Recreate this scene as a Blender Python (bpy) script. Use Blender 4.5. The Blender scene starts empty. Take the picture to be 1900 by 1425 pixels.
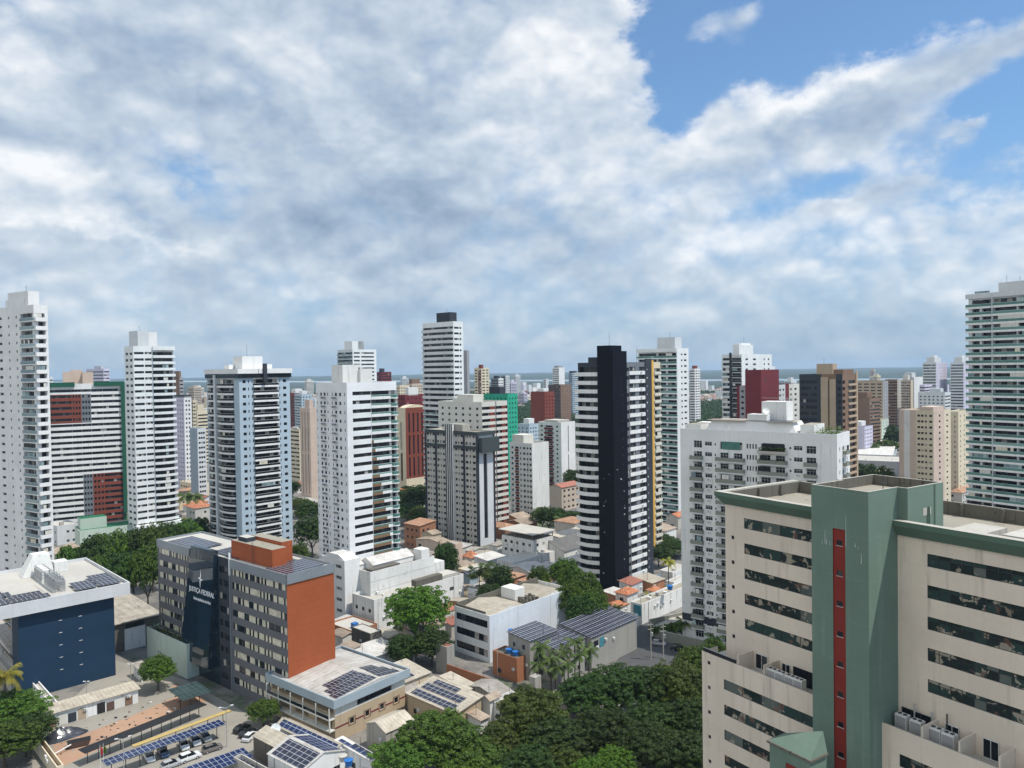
import bpy, math, random
from mathutils import Vector, Matrix

# ------------------------------------------------------------------ camera, world, sun, exposure
sc = bpy.context.scene
COL = sc.collection
R = math.radians
CAMH = 80.0            # eye height above the street
FPX, CX, CY = 1427.0, 950.0, 712.5   # focal length and centre, in the pixels of a 1900 x 1425 frame
PITCH, ROLL = R(-1.13), R(0.85)
_f = Vector((0, math.cos(PITCH), math.sin(PITCH)))
_u0 = Vector((0, -math.sin(PITCH), math.cos(PITCH)))
_r0 = Vector((1, 0, 0))
CR = _r0 * math.cos(ROLL) - _u0 * math.sin(ROLL)
CU = _u0 * math.cos(ROLL) + _r0 * math.sin(ROLL)
CF = _f
CAM = Vector((0, 0, CAMH))
cd = bpy.data.cameras.new('camera')
cam = bpy.data.objects.new('camera', cd)
COL.objects.link(cam)
cd.sensor_width = 36.0
cd.lens = FPX / 1900.0 * 36.0
cd.clip_start, cd.clip_end = 0.5, 90000.0
m = Matrix((CR, CU, -CF)).transposed().to_4x4()
m.translation = CAM
cam.matrix_world = m
sc.camera = cam

SUN_AZ, SUN_EL = R(107), R(62)      # azimuth clockwise from the view axis (+Y)
sd = bpy.data.lights.new('sun', 'SUN')
sd.energy, sd.angle, sd.color = 3.9, R(0.6), (1.0, 0.945, 0.85)
so = bpy.data.objects.new('sun', sd)
COL.objects.link(so)
SUNV = Vector((math.sin(SUN_AZ) * math.cos(SUN_EL), math.cos(SUN_AZ) * math.cos(SUN_EL), math.sin(SUN_EL)))
so.rotation_euler = SUNV.to_track_quat('Z', 'Y').to_euler()

sc.view_settings.view_transform = 'Standard'
sc.view_settings.look = 'None'
sc.view_settings.exposure = 0.25
sc.view_settings.gamma = 1.0
sc.view_settings.use_curve_mapping = False
sc.render.engine = 'CYCLES'
sc.cycles.max_bounces = 6
sc.cycles.diffuse_bounces = 3
sc.cycles.glossy_bounces = 3
sc.cycles.transmission_bounces = 3
sc.cycles.volume_bounces = 0
sc.cycles.transparent_max_bounces = 6
sc.cycles.use_denoising = True
sc.cycles.sample_clamp_indirect = 6.0


class NT:
    """small node-tree writer"""
    def __init__(s, tree):
        s.t = tree
        s.L = tree.links

    def n(s, typ, **kw):
        nd = s.t.nodes.new(typ)
        for k, v in kw.items():
            if k in nd.inputs.keys():
                s.inp(nd, k, v)
            else:
                setattr(nd, k, v)
        return nd

    def inp(s, nd, k, v):
        if hasattr(v, 'node') or isinstance(v, bpy.types.NodeSocket):
            s.L.new(v, nd.inputs[k])
        else:
            nd.inputs[k].default_value = v

    def math(s, op, a, b=0.0, c=0.0, clamp=False):
        nd = s.t.nodes.new('ShaderNodeMath')
        nd.operation = op
        nd.use_clamp = clamp
        for i, v in enumerate((a, b, c)):
            s.inp(nd, i, v)
        return nd.outputs[0]

    def mix(s, f, a, b, blend='MIX'):
        nd = s.t.nodes.new('ShaderNodeMix')
        nd.data_type = 'RGBA'
        nd.blend_type = blend
        s.inp(nd, 0, f)
        for i, v in ((6, a), (7, b)):
            if isinstance(v, (tuple, list)) and len(v) == 3:
                v = (*v, 1.0)
            s.inp(nd, i, v)
        return nd.outputs[2]

    def ramp(s, f, lo, hi):
        nd = s.t.nodes.new('ShaderNodeMapRange')
        nd.interpolation_type = 'SMOOTHSTEP'
        s.inp(nd, 0, f)
        nd.inputs[1].default_value, nd.inputs[2].default_value = lo, hi
        return nd.outputs[0]

    def noise(s, vec, scale, detail=4.0, rough=0.55, off=None, dist=0.0):
        if off is not None:
            vec = s.vadd(vec, off)
        nd = s.t.nodes.new('ShaderNodeTexNoise')
        s.inp(nd, 'Vector', vec)
        nd.inputs['Scale'].default_value = scale
        nd.inputs['Detail'].default_value = detail
        nd.inputs['Roughness'].default_value = rough
        nd.inputs['Distortion'].default_value = dist
        return nd.outputs[0]

    def vadd(s, a, b):
        nd = s.t.nodes.new('ShaderNodeVectorMath')
        nd.operation = 'ADD'
        s.inp(nd, 0, a)
        s.inp(nd, 1, b)
        return nd.outputs[0]

    def vmul(s, a, b):
        nd = s.t.nodes.new('ShaderNodeVectorMath')
        nd.operation = 'MULTIPLY'
        s.inp(nd, 0, a)
        s.inp(nd, 1, b)
        return nd.outputs[0]


def build_world():
    w = bpy.data.worlds.new('World')
    sc.world = w
    w.use_nodes = True
    t = w.node_tree
    t.nodes.clear()
    N = NT(t)
    out = N.n('ShaderNodeOutputWorld')
    bg = N.n('ShaderNodeBackground')
    STR = 0.12
    bg.inputs['Strength'].default_value = STR
    sky = N.n('ShaderNodeTexSky')
    sky.sky_type = 'NISHITA'
    sky.sun_disc = False
    sky.sun_elevation = SUN_EL
    sky.sun_rotation = SUN_AZ
    sky.air_density, sky.dust_density, sky.ozone_density = 1.0, 0.6, 1.5
    tc = N.n('ShaderNodeTexCoord')
    d = tc.outputs['Generated']
    sep = N.n('ShaderNodeSeparateXYZ', Vector=d)
    X, Y, Z = sep.outputs
    q = 180 / math.pi
    az_ = N.math('MULTIPLY', N.math('ARCTAN2', X, Y), q)     # degrees, 0 = ahead, + to the east
    el_ = N.math('MULTIPLY', N.math('ARCSINE', Z), q)
    P = N.vmul(d, (1.0, 1.0, 1.55))
    A = lambda a, b: N.math('ADD', a, b)
    S = lambda a, b: N.math('SUBTRACT', a, b)
    M = lambda a, b: N.math('MULTIPLY', a, b)
    w1 = S(N.noise(P, 5.0, 5, 0.62, (7.0, 1.0, 3.0)), .5)
    w2 = S(N.noise(P, 5.0, 5, 0.62, (3.0, 9.0, 5.0)), .5)
    f1 = S(N.noise(P, 21.0, 8, 0.62, (1.0, 4.0, 8.0)), .5)
    azw = A(az_, A(M(w1, 8.0), M(f1, 7.0)))
    elw = A(el_, A(M(w2, 4.5), M(f1, 4.4)))

    def blob(a0, e0, ra, re, tilt=0.0, p=1.0, soft=True):
        ca, sa = math.cos(R(tilt)), math.sin(R(tilt))
        da, de = S(azw if soft else A(az_, M(f1, 1.6)), a0), S(elw if soft else A(el_, M(f1, 1.8)), e0)
        x = A(M(da, ca / ra), M(de, sa / ra))
        y = S(M(de, ca / re), M(da, sa / re))
        return M(N.math('EXPONENT', M(A(M(x, x), M(y, y)), -1.0)), p)

    def acc(items):
        s = items[0]
        for i in items[1:]:
            s = A(s, i)
        return s

    # blue opening above the rising bank of cloud, and the blue under it
    up = S(elw, A(M(azw, .12), 16.7))
    gap = M(N.ramp(up, -1.8, 2.4), N.ramp(azw, 7.4, 13.4))
    lo = S(A(M(azw, .30), 7.8), elw)
    gap2 = M(M(N.ramp(lo, -1.2, 1.6), N.ramp(azw, 25.0, 32.0)), N.ramp(elw, 8.0, 13.0))
    holes = acc([gap, M(gap2, .80), blob(-22.6, 13.2, 3.4, 1.3, -28, .24), blob(12.2, 17.6, 2.2, 1.0, 20, .45), blob(24.5, 13.2, 3.0, 1.2, 10, .35), blob(20, 11.5, 2.5, 1.0, 10, .3),
                 blob(-34, 24, 6, 2.2, 0, .35), blob(23, 9.5, 14, 5.0, 8, .20), blob(-2, 4.5, 30, 3.0, 0, .16)])
    wisps = acc([blob(14.3, 22.9, 2.2, 1.0, 10, .44, False), blob(17.2, 23.6, 1.9, .9, 20, .36, False), blob(16.6, 21.9, 2.2, 1.1, 30, .40, False), blob(29.5, 14.2, 1.6, .9, 10, .35), blob(32.5, 12.4, 2.5, 1.0, 12, .4), blob(22.5, 10.8, 2.2, .9, 8, .3)])
    n1 = N.noise(P, 6.0, 10, 0.62, (2.3, 4.1, 0.7))
    base = A(S(A(M(S(n1, .5), .9), .62), holes), M(wisps, 1.35))
    def billow(o):
        t_ = None
        for sc_, am in ((8.5, 1.1), (18.0, .56), (39.0, .32)):
            b_ = M(N.math('ABSOLUTE', S(N.noise(P, sc_, 1.0, .5, o), .5)), 2.0 * am)
            t_ = b_ if t_ is None else A(t_, b_)
        return t_
    bo = (2.2, 6.6, 3.1)
    b0 = billow(bo)
    base = A(base, M(S(b0, .45), .30))
    cover = N.ramp(base, .02, .60)
    # modelling of the cloud: tops lit, hollows grey
    ofs = (.02, 0, .07)
    o0 = (5.3, 2.1, 1.7)
    na = N.noise(P, 3.6, 7, .55, o0)
    nb = N.noise(P, 3.6, 7, .55, tuple(o0[i] + ofs[i] for i in range(3)))
    fb = billow(tuple(bo[i] + ofs[i] * .42 for i in range(3)))
    relief = A(M(S(na, nb), .85), A(M(S(b0, fb), .34), M(S(b0, .45), .16)))
    big = S(N.noise(N.vmul(P, (1, 1, 1.4)), 2.6, 4, .5, (1.1, 8.2, 4.4)), .5)
    darks = acc([blob(-36, 24, 8, 4, 0, .30), blob(-22, 19, 9, 2.4, -16, .24), blob(-8, 14.5, 12, 2.4, -16, .20), blob(1, 11, 9, 2.2, -10, .32), blob(-14, 10.2, 8, 1.6, -8, .16),
                 blob(3, 3.9, 4.5, .75, 3, .38, False), blob(9, 6.4, 4.0, 1.0, 4, .30, False), blob(20.5, 7.4, 4, .9, 0, .22, False), blob(13.5, 7.6, 2.2, .8, 0, .16), blob(27, 16.8, 7, .9, 17, .10), blob(19, 15.2, 3.4, 1.2, 12, .22),
                 blob(-11, 19, 6, 1.6, -18, .14), blob(23.5, 18.2, 5, .9, 16, .06)])
    lights = acc([blob(-33, 19.8, 3.6, 2.0, 0, .34), blob(3, 21, 7, 4.5, 20, .26), blob(24, 18.9, 11, .9, 14, .34), blob(13.2, 8.2, 1.5, .9, 25, .40, False), blob(16.5, 8.6, 2, .8, 0, .16, False), blob(11, 11.6, 1.6, 1.2, 0, .20, False),
                  blob(-31, 12, 6, 2.2, -14, .26), blob(-26, 9, 5, 1.0, -12, .24), blob(-12, 21, 5, 3, 0, .12), blob(8, 15.5, 7, 2.4, 10, .16), blob(20.5, 11.2, 2.2, .7, 0, .16, False), blob(-2, 12.6, 3.5, .9, 0, .13), blob(30, 4.2, 1.2, .5, 0, .14, False), blob(-10.5, 17.5, 4, 1.2, -20, .14)])
    sh = A(A(A(relief, M(big, .55)), .58), S(lights, M(darks, .40)))
    edge = S(1.0, N.ramp(base, .30, .75))
    sh = N.math('ADD', sh, M(edge, .18), clamp=True)
    k = 1.0 / STR
    cr = N.t.nodes.new('ShaderNodeValToRGB')
    cr.color_ramp.interpolation = 'LINEAR'
    els = cr.color_ramp.elements
    els[0].position, els[0].color = 0.0, (.165, .225, .330, 1)
    els[1].position, els[1].color = 1.0, (.93, .94, .95, 1)
    for p, c in ((.25, (.285, .375, .500)), (.48, (.41, .505, .625)), (.72, (.60, .675, .755))):
        e = els.new(p)
        e.color = (*c, 1)
    N.L.new(sh, cr.inputs[0])
    cloudc = N.mix(1.0, cr.outputs[0], (k * SKYK,) * 3, 'MULTIPLY')
    skyc = N.mix(1.0, sky.outputs[0], (0.74 * SKYK, 1.02 * SKYK, 1.22 * SKYK), 'MULTIPLY')
    low = S(1.0, N.ramp(Z, 0.0, 0.27))
    veil = A(0.20, M(low, 0.60))
    skyc = N.mix(veil, skyc, tuple(c * k * SKYK for c in (.275, .41, .60)))
    cfade = M(cover, A(.42, M(N.ramp(Z, 0.0, 0.12), .50)))
    col = N.mix(cfade, skyc, cloudc)
    # unseen sky behind the viewer and round the sun brightened to lift shaded walls
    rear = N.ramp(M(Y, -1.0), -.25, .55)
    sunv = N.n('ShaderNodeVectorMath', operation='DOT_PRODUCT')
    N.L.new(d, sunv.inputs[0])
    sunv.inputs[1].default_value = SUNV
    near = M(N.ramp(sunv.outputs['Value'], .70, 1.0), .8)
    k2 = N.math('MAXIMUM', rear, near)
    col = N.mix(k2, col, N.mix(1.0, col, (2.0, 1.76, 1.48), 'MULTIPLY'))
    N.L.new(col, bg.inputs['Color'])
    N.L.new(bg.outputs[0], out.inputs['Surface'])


SKYK = 0.90


build_world()

# ------------------------------------------------------------------ rays from the eye into the place
def ray(px, py):
    return CF * FPX + CR * (px - CX) + CU * (CY - py)


def at(px, py, D):
    """point at ground distance D (metres along +Y) seen at a photo position"""
    r = ray(px, py)
    return CAM + r * (D / r.y)


def gnd(px, py, z=0.0):
    r = ray(px, py)
    return CAM + r * ((z - CAMH) / r.z)


def proj(p):
    d = Vector(p) - CAM
    w = d.dot(CF)
    return CX + FPX * d.dot(CR) / w, CY - FPX * d.dot(CU) / w


def az(a):
    return Vector((math.sin(R(a)), math.cos(R(a)), 0))


def along(p0, a, px):
    """distance to walk from p0 along azimuth a until the photo column px is reached"""
    A = az(a)
    d0 = Vector(p0) - CAM
    k = (px - CX) / FPX
    return (k * d0.dot(CF) - d0.dot(CR)) / (A.dot(CR) - k * A.dot(CF))


# ------------------------------------------------------------------ materials
MATS = {}


def newmat(name):
    mt = bpy.data.materials.new(name)
    mt.use_nodes = True
    mt.node_tree.nodes.clear()
    N = NT(mt.node_tree)
    out = N.n('ShaderNodeOutputMaterial')
    b = N.n('ShaderNodeBsdfPrincipled')
    N.L.new(b.outputs[0], out.inputs['Surface'])
    MATS[name] = mt
    return mt, N, b


def c4(c):
    return (c[0], c[1], c[2], 1.0)


def paint(name, col, rough=0.8, stain=0.25, streak=0.3, joint=None, jcol=0.6, dirt=(.10, .095, .085), var=0.07, scale=1.0, obvar=0.0, metal=0.0, spec=.3):
    """weathered painted wall: cloudy tone, rain streaks, dirt patches, optional joints (w, h)"""
    mt, N, b = newmat(name)
    tc = N.n('ShaderNodeTexCoord')
    o = tc.outputs['Object']
    big = N.noise(o, 0.12 * scale, 5, 0.6)
    fine = N.noise(o, 2.2 * scale, 4, 0.6)
    st = N.noise(N.vmul(o, (1.1, 1.1, 0.05)), 1.0 * scale, 4, 0.6)
    c = N.mix(N.ramp(big, 0.3, 0.7), tuple(x * (1 - var) for x in col), tuple(min(1, x * (1 + var)) for x in col))
    c = N.mix(N.math('MULTIPLY', N.ramp(fine, 0.35, 0.75), 0.12), c, tuple(x * 0.72 for x in col))
    if streak:
        f = N.math('MULTIPLY', N.math('MULTIPLY', N.ramp(st, 0.52, 0.72), N.ramp(big, 0.35, 0.65)), streak)
        c = N.mix(f, c, dirt)
    if stain:
        pn = N.noise(o, 0.55 * scale, 7, 0.72, (3.1, 7.7, 1.3))
        c = N.mix(N.math('MULTIPLY', N.ramp(pn, 0.56, 0.74), stain), c, dirt)
    if joint:
        sp = N.n('ShaderNodeSeparateXYZ', Vector=o)
        v = N.n('ShaderNodeCombineXYZ', X=N.math('ADD', sp.outputs[0], sp.outputs[1]), Y=sp.outputs[2]).outputs[0]
        br = N.n('ShaderNodeTexBrick', Vector=v)
        br.offset = 0.0 if len(joint) < 3 else joint[2]
        br.inputs['Scale'].default_value = 1.0
        br.inputs['Brick Width'].default_value = joint[0]
        br.inputs['Row Height'].default_value = joint[1]
        br.inputs['Mortar Size'].default_value = 0.02
        br.inputs['Mortar Smooth'].default_value = 0.3
        br.inputs['Bias'].default_value = 0.0
        br.inputs['Color1'].default_value = (1, 1, 1, 1)
        br.inputs['Color2'].default_value = (.95, .95, .95, 1)
        br.inputs['Mortar'].default_value = (jcol, jcol, jcol, 1)
        c = N.mix(1.0, c, br.outputs[0], 'MULTIPLY')
    if obvar:
        oi = N.n('ShaderNodeObjectInfo')
        hs = N.n('ShaderNodeHueSaturation', Color=c, Value=N.math('ADD', 1 - obvar, N.math('MULTIPLY', oi.outputs['Random'], 2 * obvar)))
        c = hs.outputs[0]
    N.inp(b, 'Base Color', c)
    b.inputs['Roughness'].default_value = rough
    b.inputs['Metallic'].default_value = metal
    b.inputs['Specular IOR Level'].default_value = spec
    return mt


def glass(name, dark=(.010, .013, .018), mid=(.05, .055, .058), light=(.40, .38, .34), plight=0.12, pmid=0.32, rough=0.08, spec=0.35, paper=0.0):
    """window pane: dark room, grey curtain or pale blind behind it, chosen pane by pane"""
    mt, N, b = newmat(name)
    g = N.n('ShaderNodeNewGeometry')
    oi = N.n('ShaderNodeObjectInfo')
    r = N.math('FRACT', N.math('ADD', g.outputs['Random Per Island'], N.math('MULTIPLY', oi.outputs['Random'], 7.31)))
    tc = N.n('ShaderNodeTexCoord')
    c = N.mix(N.math('LESS_THAN', r, pmid), dark, mid)
    c = N.mix(N.math('LESS_THAN', r, plight), c, light)
    ob = N.vadd(tc.outputs['Object'], N.n('ShaderNodeCombineXYZ', X=N.math('MULTIPLY', oi.outputs['Random'], 173.0), Z=N.math('MULTIPLY', oi.outputs['Random'], 57.0)).outputs[0])
    nz = N.noise(ob, 0.5, 3, 0.6)
    c = N.mix(N.math('MULTIPLY', N.ramp(nz, 0.4, 0.7), 0.35), c, tuple(x * 1.8 + .012 for x in dark))
    if paper:
        vo = N.n('ShaderNodeTexVoronoi', Vector=ob)
        vo.inputs['Scale'].default_value = 1.3
        vo.feature = 'F1'
        vo.distance = 'CHEBYCHEV'
        vv = N.n('ShaderNodeSeparateColor', Color=vo.outputs['Color'])
        f = N.math('MULTIPLY', N.ramp(nz, 0.50, 0.53), N.math('LESS_THAN', vv.outputs[0], paper))
        c = N.mix(f, c, N.mix(N.ramp(vv.outputs[1], .55, .95), (.27, .25, .20), (.11, .06, .05)))
    N.inp(b, 'Base Color', c)
    b.inputs['Roughness'].default_value = rough
    b.inputs['Specular IOR Level'].default_value = spec
    return mt


def plain(name, col, rough=0.6, metal=0.0, spec=0.5, var=0.1):
    mt, N, b = newmat(name)
    oi = N.n('ShaderNodeTexCoord')
    nz = N.noise(oi.outputs['Object'], 1.2, 3, 0.6)
    N.inp(b, 'Base Color', N.mix(N.ramp(nz, .3, .7), tuple(x * (1 - var) for x in col), tuple(min(1, x * (1 + var)) for x in col)))
    b.inputs['Roughness'].default_value = rough
    b.inputs['Metallic'].default_value = metal
    b.inputs['Specular IOR Level'].default_value = spec
    return mt


def sheetroof(name, col, col2, rust=0.35, pitch=0.9, rough=0.7, rustc=(.16, .09, .055), axis=0, depth=0.22):
    """corrugated sheet: ribs, sheet laps, weather patches"""
    mt, N, b = newmat(name)
    tc = N.n('ShaderNodeTexCoord')
    o = tc.outputs['Object']
    sp = N.n('ShaderNodeSeparateXYZ', Vector=o)
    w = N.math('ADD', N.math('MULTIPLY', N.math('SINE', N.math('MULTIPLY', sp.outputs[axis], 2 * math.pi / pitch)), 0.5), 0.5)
    lap = N.math('LESS_THAN', N.math('FRACT', N.math('MULTIPLY', sp.outputs[1 - axis], 0.34)), 0.05)
    oi = N.n('ShaderNodeObjectInfo')
    off = N.n('ShaderNodeCombineXYZ', X=N.math('MULTIPLY', oi.outputs['Random'], 91.0)).outputs[0]
    n1 = N.noise(o, 0.28, 6, 0.68, off)
    n2 = N.noise(N.vmul(o, (1.0, .22, 1) if axis == 0 else (.22, 1.0, 1)), 1.6, 4, 0.6, off)
    c = N.mix(N.ramp(n1, .35, .68), col, col2)
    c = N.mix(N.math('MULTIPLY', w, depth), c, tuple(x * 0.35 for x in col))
    c = N.mix(N.math('MULTIPLY', N.ramp(n2, .5, .75), rust), c, rustc)
    c = N.mix(N.math('MULTIPLY', lap, 0.3), c, tuple(x * 0.4 for x in col))
    hs = N.n('ShaderNodeHueSaturation', Color=c, Value=N.math('ADD', .82, N.math('MULTIPLY', oi.outputs['Random'], .34)))
    N.inp(b, 'Base Color', hs.outputs[0])
    bp = N.n('ShaderNodeBump', Height=w)
    bp.inputs['Strength'].default_value = 0.35
    bp.inputs['Distance'].default_value = 0.08
    N.L.new(bp.outputs[0], b.inputs['Normal'])
    b.inputs['Roughness'].default_value = rough
    return mt


def tileroof(name, cols=((.42, .14, .06), (.30, .10, .05), (.50, .24, .13)), dirt=(.08, .06, .05)):
    mt, N, b = newmat(name)
    tc = N.n('ShaderNodeTexCoord')
    o = tc.outputs['Object']
    vo = N.n('ShaderNodeTexVoronoi', Vector=N.vmul(o, (4.0, 2.6, 2.6)))
    vo.inputs['Scale'].default_value = 1.0
    s = N.n('ShaderNodeSeparateColor', Color=vo.outputs['Color'])
    c = N.mix(s.outputs[0], cols[0], cols[1])
    c = N.mix(N.math('GREATER_THAN', s.outputs[1], .72), c, cols[2])
    n1 = N.noise(o, .6, 5, .65)
    c = N.mix(N.math('MULTIPLY', N.ramp(n1, .48, .72), .5), c, dirt)
    sp = N.n('ShaderNodeSeparateXYZ', Vector=o)
    w = N.math('SINE', N.math('MULTIPLY', N.math('ADD', sp.outputs[0], 0.0), 2 * math.pi / .5))
    N.inp(b, 'Base Color', c)
    bp = N.n('ShaderNodeBump', Height=w)
    bp.inputs['Strength'].default_value = 0.4
    bp.inputs['Distance'].default_value = 0.06
    N.L.new(bp.outputs[0], b.inputs['Normal'])
    b.inputs['Roughness'].default_value = 0.85
    return mt


def solarmat(name, col=(.018, .02, .035), line=(.42, .44, .47), w=1.05, h=1.7):
    mt, N, b = newmat(name)
    tc = N.n('ShaderNodeTexCoord')
    o = tc.outputs['Object']
    br = N.n('ShaderNodeTexBrick', Vector=o)
    br.offset = 0.0
    for k, v in (('Scale', 1.0), ('Brick Width', w), ('Row Height', h), ('Mortar Size', 0.045), ('Mortar Smooth', 0.2), ('Bias', 0.0)):
        br.inputs[k].default_value = v
    br.inputs['Color1'].default_value = c4(col)
    br.inputs['Color2'].default_value = c4(tuple(x * 1.5 for x in col))
    br.inputs['Mortar'].default_value = c4(line)
    N.L.new(br.outputs[0], b.inputs['Base Color'])
    b.inputs['Roughness'].default_value = 0.25
    b.inputs['Specular IOR Level'].default_value = 0.45
    return mt


def leafmat(name, dark, light, yellow=None, trans=0.25):
    mt, N, b = newmat(name)
    g = N.n('ShaderNodeNewGeometry')
    oi = N.n('ShaderNodeObjectInfo')
    tc = N.n('ShaderNodeTexCoord')
    c = N.mix(g.outputs['Random Per Island'], dark, light)
    n = N.noise(tc.outputs['Object'], .45, 3, .6)
    c = N.mix(N.ramp(n, .45, .7), c, light)
    if yellow:
        n2 = N.noise(tc.outputs['Object'], .22, 2, .5, (5, 3, 1))
        c = N.mix(N.math('MULTIPLY', N.ramp(n2, .5, .68), .8), c, yellow)
    hs = N.n('ShaderNodeHueSaturation', Color=c, Value=N.math('ADD', .78, N.math('MULTIPLY', oi.outputs['Random'], .44)),
             Hue=N.math('ADD', .485, N.math('MULTIPLY', oi.outputs['Random'], .03)))
    N.inp(b, 'Base Color', hs.outputs[0])
    b.inputs['Roughness'].default_value = 0.55
    b.inputs['Specular IOR Level'].default_value = 0.3
    tr = N.n('ShaderNodeBsdfTranslucent', Color=N.mix(1.0, hs.outputs[0], (1.3, 1.5, .5), 'MULTIPLY'))
    ms = N.n('ShaderNodeMixShader')
    ms.inputs[0].default_value = trans
    N.L.new(b.outputs[0], ms.inputs[1])
    N.L.new(tr.outputs[0], ms.inputs[2])
    out = [x for x in mt.node_tree.nodes if x.type == 'OUTPUT_MATERIAL'][0]
    N.L.new(ms.outputs[0], out.inputs['Surface'])
    return mt


# walls
paint('white', (.70, .695, .68), stain=.18, streak=.42, dirt=(.25, .24, .22))
paint('white_clean', (.69, .71, .705), stain=.10, streak=.30, rough=.6, dirt=(.28, .28, .27))
paint('white_panel', (.71, .72, .73), stain=.04, streak=.10, joint=(40, 1.0), jcol=.78)
paint('white_wall', (.70, .695, .68), stain=.22, streak=.55, dirt=(.22, .215, .20))
paint('white_old', (.66, .655, .63), stain=.45, streak=.65)
paint('offwhite', (.60, .585, .53), stain=.2, streak=.3)
paint('cream', (.62, .54, .40), stain=.2, streak=.3)
paint('beige', (.50, .42, .34), stain=.12, streak=.3)
paint('tan', (.40, .31, .22), stain=.12, streak=.25)
paint('pinkbeige', (.56, .44, .36), stain=.1, streak=.3, joint=(30, 3.0), jcol=.6)
paint('hotel_beige', (.66, .575, .48), stain=.10, streak=.62, joint=(6.5, 3.55), jcol=.84, scale=.8, dirt=(.24, .21, .18))
paint('hotel_green', (.132, .192, .155), stain=.10, streak=.30, joint=(40, 5.0), jcol=1.3, dirt=(.3, .36, .33))
paint('green_trim', (.085, .14, .105), stain=.1, streak=.2)
paint('red_strip', (.19, .022, .015), stain=.05, streak=.15)
paint('concrete', (.36, .335, .295), stain=.55, streak=.6, dirt=(.09, .08, .065))
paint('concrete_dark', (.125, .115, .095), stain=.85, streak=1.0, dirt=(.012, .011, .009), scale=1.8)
paint('concrete_pale', (.42, .395, .35), stain=.4, streak=.45)
paint('pale_blue', (.375, .46, .525), stain=.05, streak=.12)
paint('blue_grey', (.30, .36, .42), stain=.1, streak=.2)
paint('lilac', (.52, .50, .60), stain=.05, streak=.1)
paint('mid_grey', (.30, .30, .31), stain=.1, streak=.2)
paint('light_grey', (.56, .58, .59), stain=.1, streak=.2)
paint('warm_grey', (.47, .45, .41), stain=.12, streak=.3)
paint('slate', (.042, .048, .060), stain=.05, streak=.12, spec=.12)
paint('slate_grey', (.155, .17, .19), stain=.05, streak=.12)
paint('dark_green_grey', (.045, .058, .060), stain=.1, streak=.2)
paint('navy_core', (.006, .007, .012), stain=.02, streak=.1, dirt=(.03, .03, .035), rough=.7, joint=(60, 3.0), jcol=1.5, spec=.08)
paint('navy_wall', (.008, .032, .068), stain=.03, streak=.06, dirt=(.02, .05, .09), rough=.6, joint=(60, 2.9), jcol=1.2)
paint('green_frame', (.010, .085, .052), stain=.05, streak=.1)
paint('orange_clad', (.32, .080, .027), stain=.08, streak=.22, dirt=(.2, .06, .03), joint=(2.4, 1.6, .35), jcol=.45, var=.05)
paint('orange_wall', (.19, .048, .03), stain=.05, streak=.1)
paint('maroon', (.15, .022, .028), stain=.05, streak=.1)
paint('brick_red', (.185, .042, .026), stain=.1, streak=.15)
paint('brown', (.20, .125, .085), stain=.1, streak=.2)
paint('dark_brown', (.10, .062, .05), stain=.1, streak=.2)
paint('brown_band', (.19, .115, .065), stain=.05, streak=.1)
paint('yellow', (.62, .36, .07), stain=.05, streak=.12)
paint('netting', (.025, .36, .23), stain=.2, streak=.2, joint=(3, 3.0), jcol=.6)
paint('mint', (.46, .54, .47), stain=.15, streak=.25)
paint('jf_grey', (.125, .128, .142), stain=.02, streak=.05, joint=(1.45, 1.65), jcol=.7, rough=.5)
paint('jf_fascia', (.26, .29, .32), stain=.03, streak=.06, joint=(1.6, 3.5), jcol=.6, rough=.4, metal=.3)
paint('bluegrey_fascia', (.30, .36, .40), stain=.08, streak=.15, rough=.5)
paint('tan_wall', (.43, .335, .22), stain=.1, streak=.25)
paint('white_fascia', (.56, .57, .585), stain=.04, streak=.06, joint=(1.5, 6), jcol=.85)
paint('whiteblue', (.63, .68, .74), stain=.22, streak=.22)
paint('raw_brick', (.36, .15, .075), stain=.25, streak=.2, joint=(.6, .3, .5), jcol=.75)
paint('render_grey', (.30, .29, .265), stain=.35, streak=.4)
paint('retaining', (.21, .215, .18), stain=.25, streak=.25)
paint('roof_slab', (.29, .265, .215), stain=.9, streak=.1, dirt=(.10, .085, .065), scale=.6)
paint('roof_white', (.44, .42, .38), stain=.6, streak=.1, dirt=(.2, .185, .165), scale=.6)
paint('roof_green', (.012, .12, .055), stain=.1, streak=0)
paint('asphalt', (.075, .075, .078), stain=.25, streak=0, dirt=(.04, .04, .04))
paint('paving', (.27, .25, .215), stain=.6, streak=0, scale=.6, dirt=(.16, .145, .125))
paint('dirt_orange', (.36, .225, .15), stain=.7, streak=0, dirt=(.34, .30, .25), scale=.5)
paint('wall_mix', (.56, .53, .48), stain=.25, streak=.35, obvar=.22)
paint('wall_cream', (.58, .48, .34), stain=.2, streak=.3, obvar=.18)
paint('wall_brick', (.34, .16, .09), stain=.3, streak=.3, obvar=.2)
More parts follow.
